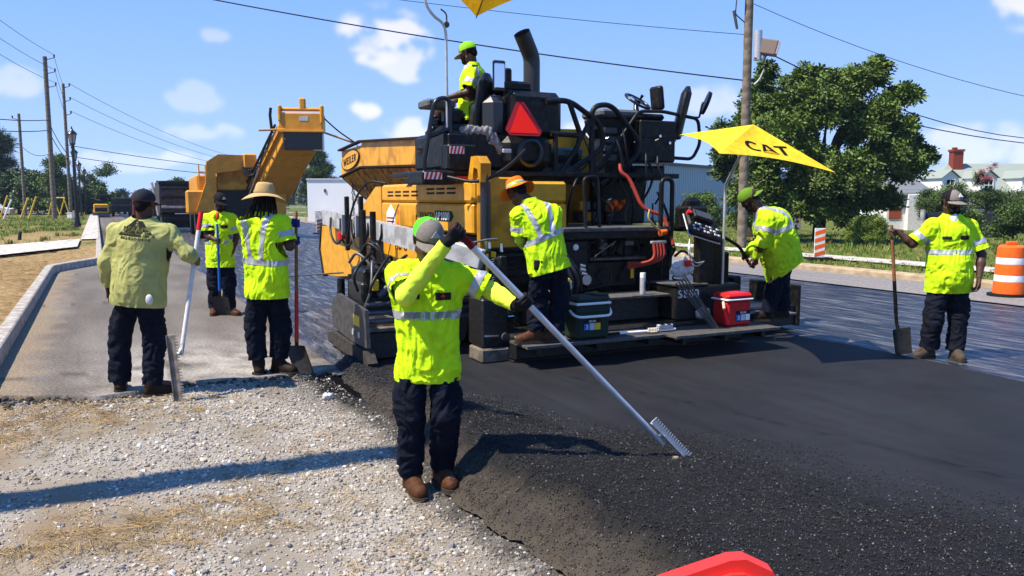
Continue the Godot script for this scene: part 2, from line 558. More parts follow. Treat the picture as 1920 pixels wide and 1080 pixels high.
	M("cap_black", L(0.010, 0.010, 0.012), 0.8, 0.0, soft, 8.0, cloth, 0.6)
	M("cap_green", L(0.09, 0.78, 0.03), 0.8, 0.0, soft, 8.0, cloth, 0.8)
	M("cap_lime", L(0.22, 0.55, 0.02), 0.8, 0.0, soft, 8.0, cloth, 0.6)
	M("cap_olive", L(0.12, 0.24, 0.02), 0.8, 0.0, soft, 8.0, cloth, 0.6)
	M("hat_orange", L(0.85, 0.17, 0.015), 0.8, 0.0, soft, 8.0, cloth, 0.5)
	M("straw", L(0.55, 0.38, 0.17), 0.8, 0.0, noise_tex("strawt", 0.05, 0.6, 1.0, 3), 5.0, bump_tex("straw_bump", 0.12, 6.0, 2), 0.7)
	M("eye", L(0.5, 0.48, 0.45), 0.3)
	M("wood_handle", L(0.28, 0.13, 0.05), 0.6, 0.0, grime, 4.0)
	M("blue_handle", L(0.015, 0.11, 0.42), 0.4)
	M("bag", L(0.55, 0.55, 0.55), 0.4, 0.0, soft, 3.0)
	M("pole_wood", L(0.20, 0.165, 0.125), 0.9, 0.0, grime, 1.2, dust, 0.6)
	M("wire", L(0.012, 0.014, 0.02), 0.6)
	M("glass", Color(0.6, 0.7, 0.75, 0.2), 0.05)
	mats["glass"].transparency = BaseMaterial3D.TRANSPARENCY_ALPHA
	M("dark_glass", L(0.02, 0.025, 0.03), 0.08)
	M("mirror", L(0.8, 0.8, 0.82), 0.03, 1.0)
	M("truck_red", L(0.11, 0.006, 0.008), 0.35)
	M("truck_grey", L(0.055, 0.055, 0.058), 0.5, 0.0, grime, 1.0)
const YAW := 0.47473      # the road's heading, 27.2 degrees left of the view
func RW(u: float, v: float, y := 0.0) -> Vector3:    # across the road, along the road
	return Vector3(u * cos(YAW) - v * sin(YAW), y, -u * sin(YAW) - v * cos(YAW))
func UV(p: Vector3) -> Vector2:
	return Vector2(p.x * cos(YAW) - p.z * sin(YAW), -p.x * sin(YAW) - p.z * cos(YAW))
var nz := FastNoiseLite.new()
func fbm(x: float, y: float, f := 1.0) -> float: return nz.get_noise_2d(x * f, y * f)

func _ready() -> void:
	var cam := Camera3D.new()
	cam.name = "camera"
	cam.position = Vector3(0, 1.75, 0)
	cam.rotation_degrees.x = -6.361
	cam.fov = 39.43
	cam.near = 0.05; cam.far = 3000.0
	add_child(cam)
	cam.current = true
	var sun := DirectionalLight3D.new()
	sun.name = "sun"
	sun.light_energy = 1.6
	sun.light_color = Color(1.0, 0.955, 0.88)
	sun.light_angular_distance = 0.5
	sun.shadow_enabled = true
	add_child(sun)
	sun.basis = Basis.looking_at(Vector3(0.501, -0.839, -0.213), Vector3.UP)
	make_sky()
	nz.seed = 7; nz.frequency = 1.0; nz.fractal_octaves = 4; nz.noise_type = FastNoiseLite.TYPE_SIMPLEX_SMOOTH
	make_materials()
	build_ground()
	build_background()
	build_machines()
	build_paver()
	build_paver_load()
	build_people()
	build_details()

func make_sky() -> void:
	var e := Environment.new()
	e.background_mode = Environment.BG_SKY
	e.tonemap_mode = Environment.TONE_MAPPER_LINEAR
	e.tonemap_exposure = 1.85
	e.sdfgi_enabled = true; e.ssao_enabled = true; e.ssil_enabled = true
	e.fog_enabled = true
	e.fog_density = 0.0003
	e.fog_light_color = Color(0.72, 0.82, 0.95)
	var p := ProceduralSkyMaterial.new()
	p.sky_top_color = Color(0.25, 0.45, 0.735)
	p.sky_horizon_color = Color(0.555, 0.645, 0.77)
	p.sky_curve = 0.15
	p.ground_bottom_color = Color(0.30, 0.31, 0.28)
	p.ground_horizon_color = Color(0.50, 0.56, 0.58)
	p.sky_energy_multiplier = 1.08
	p.sun_angle_max = 12.0
	var W := 2048
	var H := 1024
	var im := Image.create(W, H, false, Image.FORMAT_RGBA8)
	im.fill(Color(1, 1, 1, 0))
	var f := FastNoiseLite.new()
	f.seed = 3; f.frequency = 0.028; f.fractal_octaves = 5
	# yaw and height in degrees, half sizes in degrees, strength
	for k in [[-8.9, 11.0, 3.4, 2.0, 0.85], [-7.4, 9.6, 2.2, 1.6, 0.7], [-21.2, 6.6, 2.0, 1.1, 0.28], [-10.6, 6.1, 1.5, 0.7, 0.8], [-7.2, 4.7, 2.2, 1.0, 0.7], [32.0, 11.6, 2.2, 1.8, 0.85], [-31.6, 7.0, 2.0, 1.0, 0.4],
			[-20.1, 10.6, 1.4, 0.5, 0.35], [-20.7, 4.4, 2.6, 0.7, 0.35], [-32.0, 13.0, 1.6, 1.2, 0.3], [-21.6, 2.7, 2.2, 0.6, 0.5], [13.8, 6.6, 2.4, 1.2, 0.4], [30.0, 3.0, 5.0, 1.6, 0.5], [5.5, 4.0, 3.2, 1.6, 0.6], [-26.0, 2.4, 3.5, 0.7, 0.35],
			[-60, 14, 8, 3, 0.7], [-95, 20, 9, 4, 0.7], [-140, 15, 10, 4, 0.7], [170, 22, 9, 4, 0.7], [128, 14, 9, 3, 0.7], [80, 18, 8, 4, 0.7], [50, 9, 5, 2, 0.6], [20, 34, 9, 4, 0.6], [-35, 40, 9, 4, 0.6]]:
		var cx: float = (k[0] / 360.0) * W
		var cy: float = (90.0 - k[1]) / 180.0 * H
		var rx: float = k[2] / 360.0 * W * 1.15
		var ry: float = k[3] / 180.0 * H * 1.25
		for y in range(int(cy - ry), int(cy + ry) + 1):
			for x in range(int(cx - rx), int(cx + rx) + 1):
				var dx := (x - cx) / rx
				var dy := (y - cy) / ry
				var q := 1.0 - sqrt(dx * dx + dy * dy)
				if q <= 0.0: continue
				var a: float = smoothstep(0.10, 0.62, q + 0.9 * f.get_noise_2d(x * 1.7, y * 2.4) * minf(1.0, q * 3.0)) * k[4] * smoothstep(0.0, 0.2, q)
				var o := im.get_pixel(posmod(x, W), y).a
				im.set_pixel(posmod(x, W), y, Color(1, 0.99, 0.98, maxf(o, a)))
	p.sky_cover = ImageTexture.create_from_image(im)
	p.sky_cover_modulate = Color(0.95, 0.78, 0.55, 0.40)
	var s := Sky.new()
	s.sky_material = p
	e.sky = s
	var w := WorldEnvironment.new()
	w.name = "daylight"
	w.environment = e
	add_child(w)

# ---------------------------------------------------------------- ground
func sheet(us: Array, vs: Array, hf: Callable, cf: Callable, shift: Variant = null) -> ArrayMesh:
	var nu := us.size()
	var nv := vs.size()
	var V := PackedVector3Array(); var N := PackedVector3Array(); var C := PackedColorArray(); var U := PackedVector2Array(); var I := PackedInt32Array()
	for j in nv:
		for i in nu:
			var u: float = us[i]; var v: float = vs[j]
			if shift != null: u = shift.call(u, v)
			V.append(RW(u, v, hf.call(u, v)))
			U.append(Vector2(u, v))
			C.append(cf.call(u, v))
	N.resize(V.size())
	for j in nv - 1:
		for i in nu - 1:
			var a := j * nu + i
			for t in [[a, a + nu, a + 1], [a + 1, a + nu, a + nu + 1]]:
				var fn := (V[t[2]] - V[t[0]]).cross(V[t[1]] - V[t[0]])
				if fn.y < 0.0:
					fn = -fn
					I.append_array([t[0], t[2], t[1]])
				else:
					I.append_array([t[0], t[1], t[2]])
				for k in t: N[k] += fn
	for k in N.size(): N[k] = N[k].normalized()
	var arr := []
	arr.resize(Mesh.ARRAY_MAX)
	arr[Mesh.ARRAY_VERTEX] = V; arr[Mesh.ARRAY_NORMAL] = N; arr[Mesh.ARRAY_COLOR] = C; arr[Mesh.ARRAY_TEX_UV] = U; arr[Mesh.ARRAY_INDEX] = I
	var me := ArrayMesh.new()
	me.add_surface_from_arrays(Mesh.PRIMITIVE_TRIANGLES, arr)
	return me
func steps(a: float, b: float, s: float) -> Array:
	var o := []
	var n := maxi(1, int(round((b - a) / s)))
	for k in n + 1: o.append(lerpf(a, b, float(k) / n))
	return o
func poly_at(t: float, pts: Array) -> float:    # piecewise linear through [t, value]
	if t <= pts[0][0]: return pts[0][1]
	for k in pts.size() - 1:
		if t <= pts[k + 1][0]:
			return lerpf(pts[k][1], pts[k + 1][1], (t - pts[k][0]) / (pts[k + 1][0] - pts[k][0]))
	return pts[pts.size() - 1][1]
func mat_left(v: float) -> float:
	return poly_at(v, [[0.0, 2.05], [2.9, 1.98], [3.6, 1.92], [4.4, 1.86], [4.9, 1.9], [5.4, 2.0], [6.0, 2.04], [6.8, 1.98], [8.0, 1.90], [9.6, 2.1]]) + 0.05 * fbm(v, 3.0, 1.3) + 0.025 * fbm(v, 9.0, 5.0)
func mat_loose(v: float) -> float:            # how far the raked, loose mix reaches from the left edge
	return poly_at(v, [[0.0, 5.2], [2.3, 4.35], [3.0, 4.1], [4.0, 3.95], [4.4, 3.75], [4.6, 3.6], [4.9, 3.2], [5.3, 2.95], [6.0, 2.98], [6.25, 2.75], [7.5, 2.45], [8.0, 2.4]]) + 0.10 * fbm(v, 5.0, 1.6)
func mat_h(u: float, v: float) -> float:
	var d := u - mat_left(v)
	var base := 0.05
	var l := maxf(mat_loose(v) - mat_left(v), 0.25)
	var crest := (0.11 if v < 6.6 else lerpf(0.11, 0.04, clampf((v - 6.6) * 2.0, 0, 1))) + 0.02 * fbm(u, v, 0.9)
	var h := base + crest * (1.0 - smoothstep(0.35, l, d))
	h -= 0.245 * pow(clampf(1.0 - d / 0.33, 0.0, 1.0), 0.95)
	h += 0.045 * smoothstep(4.9, 5.2, v) * smoothstep(6.4, 5.6, v) * smoothstep(0.9, 0.2, absf(d - 0.5))
	var rough := 1.0 - smoothstep(l * 0.8, l * 1.05, d)
	h += rough * (0.014 * fbm(u, v, 4.0) + (0.008 + 0.010 * smoothstep(0.45, 0.1, d)) * fbm(u, v, 14.0))
	var j := absf(u - joint_u(v))
	h += 0.007 * exp(-j * j * 900.0) * smoothstep(0.2, 0.5, fbm(u, v, 2.0) + 0.45)
	return h
func joint_u(v: float) -> float:
	return poly_at(v, [[2.6, 4.95], [2.93, 4.84], [3.45, 4.75], [4.2, 4.57], [5.13, 4.34], [5.88, 4.1], [6.55, 3.92], [7.02, 3.79], [9.0, 3.6]])
func gravel_h(u: float, v: float) -> float:
	return poly_at(v, [[1.0, -0.13], [4.5, -0.10], [6.8, -0.06], [7.8, -0.022], [9.0, -0.03]]) + 0.022 * fbm(u, v, 0.8) + 0.008 * fbm(u, v, 4.0) - 0.02 * smoothstep(-0.2, -0.9, u)
func lane_front(u: float) -> float:
	return poly_at(u, [[-0.97, 8.35], [0.0, 7.85], [0.3, 7.95], [0.7, 8.15], [1.3, 8.0], [2.0, 8.0], [2.4, 8.1]]) + 0.06 * fbm(u, 1.0, 3.0) + 0.03 * fbm(u, 4.0, 11.0)
func lin(r: float, g: float, b: float, k := 1.0) -> Color: return Color(r * k, g * k, b * k)

func build_ground() -> void:
	var rough := bump_tex("asphalt_bump", 0.09, 7.0, 3, 1024)
	var speck := noise_tex("asphalt_speck", 0.16, 0.62, 1.0, 2, 1024, Color.WHITE, FastNoiseLite.TYPE_SIMPLEX_SMOOTH, 0.35, 0.75)
	# far land
	var land := MV("land", 0.95, noise_tex("land", 0.02, 0.6, 1.0, 5), 0.02)
	var o := put("land", sheet([-420.0, -60.0, -20.0, 40.0, 90.0, 520.0], [-40.0, 0.0, 60.0, 150.0, 300.0, 620.0], func(u, v): return -0.16, func(u, v): return lin(0.07, 0.085, 0.035)), land, self)
	o.set_meta("kind", "structure")
	# grass on the left, bare and green patches
	var gm := MV("lawn", 0.95, noise_tex("lawn", 0.03, 0.55, 1.0, 5, 512, Color(1, 1, 0.8)), 0.35, bump_tex("lawn_bump", 0.08, 6.0, 3), 0.8)
	var lawn_c := func(u, v):
		var t := clampf(0.5 + 1.3 * fbm(u, v, 0.12) + 0.5 * fbm(u, v, 0.7), 0.0, 1.0)
		if v < 36.0: t *= smoothstep(29.5, 33.0, v - 0.6 * (u + 1.0))
		return lin(0.34, 0.235, 0.115).lerp(lin(0.060, 0.125, 0.020), t)
	o = put("lawn", sheet(steps(-60.0, -10.0, 2.5) + steps(-9.5, -1.12, 0.35), steps(1.0, 40.0, 0.45) + steps(42.0, 300.0, 6.0), func(u, v): return 0.13 + 0.035 * fbm(u, v, 0.7) + 0.02 * fbm(u, v, 2.3) + (0.12 * smoothstep(-1.2, -4.0, u) * smoothstep(24.0, 18.0, v)) + 0.3 * smoothstep(-8.0, -40.0, u), lawn_c), gm, self)
	o.set_meta("kind", "structure")
	# lawn inside the bend of the kerb, beyond the narrowing
	o = put("lawn", sheet(steps(0.0, 1.0, 0.25), steps(21.3, 40.0, 0.5) + steps(42.0, 300.0, 6.0), func(u, v): return 0.15 + 0.015 * fbm(u, v, 1.7), lawn_c, func(u, v): return lerpf(-1.14, poly_at(v, [[21.2, -1.10], [22.2, -0.95], [23.9, -0.22], [24.6, -0.08]]), u)), gm, self)
	o.set_meta("kind", "structure")
	# milled road with tack coat
	var streak := noise_tex("streak", 0.016, 0.10, 1.0, 6, 1024, Color(0.9, 0.95, 1.05), FastNoiseLite.TYPE_SIMPLEX_SMOOTH, 0.42, 0.80)
	var mm := M("milled", L(0.11, 0.112, 0.12), 0.5)
	mm.albedo_texture = streak
	mm.uv1_scale = Vector3(0.42, 0.05, 1)
	mm.roughness_texture = noise_tex("streak_rough", 0.02, 0.30, 1.0, 5, 1024, Color.WHITE, FastNoiseLite.TYPE_SIMPLEX_SMOOTH, 0.35, 0.65)
	mm.roughness = 0.55
	mm.metallic_specular = 0.6
	mm.normal_enabled = true
	mm.normal_texture = bump_tex("streak_bump", 0.06, 14.0, 3, 1024)
	mm.normal_scale = 0.55
	o = put("milled_road", sheet(steps(7.6, 13.25, 0.08), steps(-3.0, 7.8, 0.9), func(u, v): return 0.0045 * sin(u * TAU / 0.19) + 0.003 * fbm(u * 6.0, v * 0.2, 1.0), func(u, v): return Color.WHITE), mm, self)
	o.set_meta("kind", "structure")
	o = put("milled_road", sheet(steps(2.05, 13.25, 0.08), steps(7.8, 16.0, 0.82) + [20.0, 30.0, 45.0, 70.0, 110.0, 180.0, 320.0, 600.0], func(u, v): return 0.0045 * sin(u * TAU / 0.19) + 0.003 * fbm(u * 6.0, v * 0.2, 1.0), func(u, v): return Color.WHITE), mm, self)
	o.set_meta("kind", "structure")
	# lane beyond the milling on the right
	var cm := MV("old_lane", 0.85, noise_tex("lane", 0.02, 0.7, 1.0, 5, 1024), 0.5, rough, 0.35)
	var lane_c := func(u, v):
		var k := 0.85 + 0.3 * fbm(u * 5.0, v * 0.15, 1.0)
		return lin(0.27, 0.25, 0.235, k)
	o = put("old_right_lane", sheet(steps(13.25, 15.3, 0.15), steps(-4.0, 60.0, 2.0) + [120.0, 300.0, 600.0], func(u, v): return 0.02, lane_c), cm, self)
	o.set_meta("kind", "structure")
	# old parking lane on the left
	var left_c := func(u, v):
		var b := lin(0.135, 0.118, 0.102).lerp(lin(0.20, 0.185, 0.165), clampf(0.4 + 0.9 * fbm(u * 1.2, v * 0.35, 0.9), 0, 1))
		var near := smoothstep(11.5, 8.6, v + 0.8 * fbm(u, v, 0.9)) * smoothstep(-0.6, 0.5, u)
		b = b.lerp(lin(0.42, 0.39, 0.35), clampf(near * (0.55 + 0.9 * fbm(u, v, 2.2)), 0, 0.9))
		b = b.lerp(lin(0.28, 0.22, 0.15), clampf(smoothstep(-0.45, -0.9, u + 0.3 * fbm(u, v, 1.5)), 0, 0.75))
		b = b.lerp(lin(0.05, 0.045, 0.04), 0.6 * smoothstep(1.55, 2.15, u + 0.2 * fbm(u, v, 2.0)) * smoothstep(15.0, 9.0, v))
		if absf(u - 0.55 - 0.02 * sin(v)) < 0.03 or absf(fposmod(v, 6.0) - 3.0) < 0.04: b = b * 0.55
		return b
	var sh := func(u, v): return u
	var V := steps(0.0, 1.0, 0.02)
	var us := steps(-0.97, 2.12, 0.06)
	o = put("old_parking_lane", lane_mesh(us, left_c), MV("old_lane_left", 0.9, noise_tex("lane_tex", 0.03, 0.70, 1.0, 6, 1024, Color(1, 0.98, 0.95), FastNoiseLite.TYPE_SIMPLEX_SMOOTH, 0.3, 0.66), 0.7, rough, 0.8), self)
	o.set_meta("kind", "structure")
	o = put("old_parking_lane", sheet(steps(0.08, 2.12, 0.2), [24.0, 26.0, 30.0, 36.0, 45.0, 60.0, 90.0, 150.0, 320.0, 600.0], func(u, v): return 0.012, left_c), MV("old_lane_left"), self)
	o.set_meta("kind", "structure")
	# gravel shoulder
	var grav_c := func(u, v):
		var t := clampf(0.55 + 0.9 * fbm(u, v, 0.9), 0, 1)
		var b := lin(0.27, 0.23, 0.175).lerp(lin(0.42, 0.39, 0.345), t)
		b = b.lerp(lin(0.26, 0.175, 0.095), clampf((0.1 - u) * 0.5 + fbm(u, v, 0.7), 0, 0.8))
		b = b.lerp(lin(0.045, 0.042, 0.038), 0.85 * smoothstep(0.30, 0.0, mat_left(v) - u + 0.16 * fbm(u, v, 3.0)) + 0.5 * smoothstep(6.3, 7.6, v) * smoothstep(0.9, 0.2, mat_left(v) - u + 0.4 * fbm(u, v, 1.5)))
		return b
	o = put("gravel_shoulder", sheet(steps(-1.6, 2.75, 0.045), steps(1.4, 8.7, 0.045), gravel_h, grav_c), MV("gravel", 0.95, speck, 1.6, rough, 1.0), self)
	o.set_meta("kind", "structure")
	# fresh asphalt
	var fresh_c := func(u, v):
		var d: float = u - mat_left(v)
		var l := maxf(mat_loose(v) - mat_left(v), 0.25)
		var b := lin(0.029, 0.030, 0.034, 0.9 + 0.25 * fbm(u, v, 0.6))
		b = b.lerp(lin(0.017, 0.0165, 0.0165), 1.0 - smoothstep(l * 0.8, l, d))
		b = b.lerp(lin(0.062, 0.052, 0.042), clampf(smoothstep(0.30 + 0.12 * fbm(u, v, 2.0), 0.16, d) * (0.85 + 0.5 * fbm(u, v, 5.0)), 0, 1))
		b = b * (1.0 + 0.22 * fbm(u * 7.0, v * 0.25, 1.0) * smoothstep(0.4, 1.2, d))
		b = b.lerp(lin(0.085, 0.072, 0.055), 0.6 * smoothstep(0.10, 0.0, d))
		var j: float = absf(u - joint_u(v))
		b = b * (1.0 - 0.45 * exp(-j * j * 2500.0) * smoothstep(-0.1, 0.3, fbm(u, v, 3.0) + 0.25))
		return b
	var rel := steps(0.0, 1.4, 0.03) + steps(1.46, 3.4, 0.06) + steps(3.5, 5.75, 0.15)
	var fm := MV("fresh_asphalt", 0.62, speck, 1.4, rough, 1.0)
	o = put("fresh_asphalt", sheet(rel, steps(-0.5, 1.4, 0.2) + steps(1.45, 8.0, 0.035) + steps(8.05, 8.3, 0.1), mat_h, fresh_c, func(u, v): return minf(mat_left(v) + u, 7.75 + 0.02 * fbm(v, 2.0, 3.0) - 0.004 * (5.75 - u))), fm, self)
	o.set_meta("kind", "structure")
	build_kerbs()
	build_stones()

func lane_mesh(us: Array, cf: Callable) -> ArrayMesh:
	var vs := [-1.0, 0.0] + steps(0.02, 1.0, 0.02) + []
	# rows run from the broken front edge to the narrowing of the kerb; the first row is the broken face
	var hf := func(u, v): return 0.012 if v > lane_front(u) + 0.001 else (0.006 + 0.012 * fbm(u, v, 8.0) if v > lane_front(u) - 0.0015 else -0.07)
	var conv := func(u, v): return u
	var nv := []
	for k in vs.size(): nv.append(vs[k])
	# built by hand because both coordinates shift
	var V := PackedVector3Array(); var N := PackedVector3Array(); var C := PackedColorArray(); var U := PackedVector2Array(); var I := PackedInt32Array()
	for t in nv:
		for u in us:
			var f := lane_front(u)
			var far := 21.75 + maxf(0.0, (u + 0.97)) * 2.22 if u < 0.1 else 24.12
			var v := f - 0.012 if t < -0.5 else lerpf(f, far, pow(t, 1.6))
			V.append(RW(u, v, -0.07 if t < -0.5 else 0.012 + 0.006 * fbm(u, v, 2.0) * smoothstep(1.0, 0.0, t)))
			C.append(cf.call(u, v)); U.append(Vector2(u, v))
	var nu := us.size()
	N.resize(V.size())
	for j in nv.size() - 1:
		for i in nu - 1:
			var a := j * nu + i
			for t in [[a, a + nu, a + 1], [a + 1, a + nu, a + nu + 1]]:
				var fn := (V[t[2]] - V[t[0]]).cross(V[t[1]] - V[t[0]])
				if fn.y < 0.0:
					fn = -fn; I.append_array([t[0], t[2], t[1]])
				else: I.append_array([t[0], t[1], t[2]])
				for k in t: N[k] += fn
	for k in N.size(): N[k] = N[k].normalized()
	var arr := []
	arr.resize(Mesh.ARRAY_MAX)
	arr[Mesh.ARRAY_VERTEX] = V; arr[Mesh.ARRAY_NORMAL] = N; arr[Mesh.ARRAY_COLOR] = C; arr[Mesh.ARRAY_TEX_UV] = U; arr[Mesh.ARRAY_INDEX] = I
	var me := ArrayMesh.new()
	me.add_surface_from_arrays(Mesh.PRIMITIVE_TRIANGLES, arr)
	return me

func kerb_strip(called: String, pts: Array, h: float, w: float, m: Material) -> void:    # pts: (u, v) of the road-side face; the kerb lies to the left of the path
	var b := MB.new()
	var prof := [[0.0, -0.10], [0.006, h - 0.03], [0.012, h - 0.012], [0.030, h], [w - 0.015, h + 0.004], [w, h - 0.012], [w, -0.10]]
	var rows := []
	for k in pts.size():
		var p: Vector2 = pts[k]
		var d0 := ((pts[k] if k > 0 else pts[k + 1]) - (pts[k - 1] if k > 0 else pts[k])) as Vector2
		var d1 := ((pts[k + 1] if k < pts.size() - 1 else pts[k]) - (pts[k] if k < pts.size() - 1 else pts[k - 1])) as Vector2
		var n0 := Vector2(-d0.y, d0.x).normalized()
		var n1 := Vector2(-d1.y, d1.x).normalized()
		var mid := (n0 + n1).normalized()
		mid = mid / maxf(mid.dot(n0), 0.4)
		var row := []
		for q in prof: row.append(RW(p.x + mid.x * q[0], p.y + mid.y * q[0], q[1]))
		rows.append(row)
	for k in rows.size() - 1:
		for j in prof.size() - 1:
			b.quad_out(rows[k][j], rows[k][j + 1], rows[k + 1][j + 1], rows[k + 1][j], (rows[k][0] + rows[k][6] + rows[k + 1][0] + rows[k + 1][6]) / 4.0)
	struct(called, b, m)

func build_kerbs() -> void:
	var grime := noise_tex("kerb_grime", 0.012, 0.62, 1.0, 5, 512, Color(1, 0.96, 0.9))
	var km := M("kerb", L(0.40, 0.37, 0.33), 0.9, 0.0, grime, 0.8, bump_tex("dust_bump", 0.03, 4.0, 4), 0.3)
	var pts := []
	for k in 5: pts.append(Vector2(-0.97, 2.0 + k * 4.6))
	pts.append_array([Vector2(-0.97, 21.2), Vector2(-0.94, 21.75), Vector2(-0.80, 22.15), Vector2(-0.04, 23.85), Vector2(0.06, 24.25), Vector2(0.08, 25.0), Vector2(0.08, 40.0), Vector2(0.08, 80.0), Vector2(0.08, 300.0)])
	kerb_strip("kerb", pts, 0.19, 0.17, km)
	var rk := M("tan_kerb", L(0.42, 0.33, 0.215), 0.9, 0.0, grime, 0.6)
	var rp := []
	for v in [300.0, 100.0, 40.0, 20.0, 10.0, 0.0, -4.0]: rp.append(Vector2(15.3, v))
	kerb_strip("kerb", rp, 0.14, 0.42, rk)
	# sidewalks
	var wm := M("sidewalk", L(0.52, 0.49, 0.44), 0.9, 0.0, grime, 0.5)
	var b := MB.new()
	var slabs := [[-0.75, 0.02, 36.6, 1.5, 0]]
	var flat := func(q: Array, y: float): b.quad(RW(q[0].x, q[0].y, y), RW(q[1].x, q[1].y, y), RW(q[2].x, q[2].y, y), RW(q[3].x, q[3].y, y), Vector3.UP)
	flat.call([Vector2(-14.0, 4.0), Vector2(-0.62, 29.2), Vector2(-0.62, 34.8), Vector2(-14.0, 14.0)], 0.222)
	var v := 34.8
	while v < 160.0:
		flat.call([Vector2(-0.62, v + 0.02), Vector2(0.0, v + 0.02), Vector2(0.0, v + 1.48), Vector2(-0.62, v + 1.48)], 0.205)
		v += 1.5
	struct("sidewalk", b, wm)
	b = MB.new()
	flat = func(q: Array, y: float): b.quad(RW(q[0].x, q[0].y, y), RW(q[1].x, q[1].y, y), RW(q[2].x, q[2].y, y), RW(q[3].x, q[3].y, y), Vector3.UP)
	v = -4.0
	while v < 70.0:
		flat.call([Vector2(17.2, v + 0.01), Vector2(18.4, v + 0.01), Vector2(18.4, v + 1.49), Vector2(17.2, v + 1.49)], 0.165)
		v += 1.5
	struct("sidewalk", b, wm)
	var gm: StandardMaterial3D = mats["lawn"]
	var o := put("verge", sheet(steps(15.72, 24.0, 0.6) + steps(26.0, 90.0, 6.0), steps(-20.0, 40.0, 1.2) + steps(45.0, 200.0, 10.0), func(u, v): return 0.12 + 0.025 * fbm(u, v, 0.6), func(u, v): return lin(0.085, 0.135, 0.022).lerp(lin(0.20, 0.17, 0.06), clampf(0.35 + fbm(u, v, 0.4), 0, 1))), gm, self)
	o.set_meta("kind", "structure")

func stone_mesh(sd: int, flat := 0.75) -> ArrayMesh:
	var rng := RandomNumberGenerator.new()
	rng.seed = sd
	var t := (1.0 + sqrt(5.0)) / 2.0
	var p := [Vector3(-1, t, 0), Vector3(1, t, 0), Vector3(-1, -t, 0), Vector3(1, -t, 0), Vector3(0, -1, t), Vector3(0, 1, t), Vector3(0, -1, -t), Vector3(0, 1, -t), Vector3(t, 0, -1), Vector3(t, 0, 1), Vector3(-t, 0, -1), Vector3(-t, 0, 1)]
	for k in 12: p[k] = p[k].normalized() * rng.randf_range(0.62, 1.1) * Vector3(rng.randf_range(0.8, 1.2), flat, rng.randf_range(0.7, 1.0)) * 0.5
	var b := MB.new()
	for f in [[0, 11, 5], [0, 5, 1], [0, 1, 7], [0, 7, 10], [0, 10, 11], [1, 5, 9], [5, 11, 4], [11, 10, 2], [10, 7, 6], [7, 1, 8], [3, 9, 4], [3, 4, 2], [3, 2, 6], [3, 6, 8], [3, 8, 9], [4, 9, 5], [2, 4, 11], [6, 2, 10], [8, 6, 7], [9, 8, 1]]:
		var nn: Vector3 = (p[f[1]] - p[f[0]]).cross(p[f[2]] - p[f[0]]).normalized()
		if nn.dot(p[f[0]]) < 0: nn = -nn
		b.tri(p[f[0]], p[f[1]], p[f[2]], nn, nn, nn)
	return b.mesh()

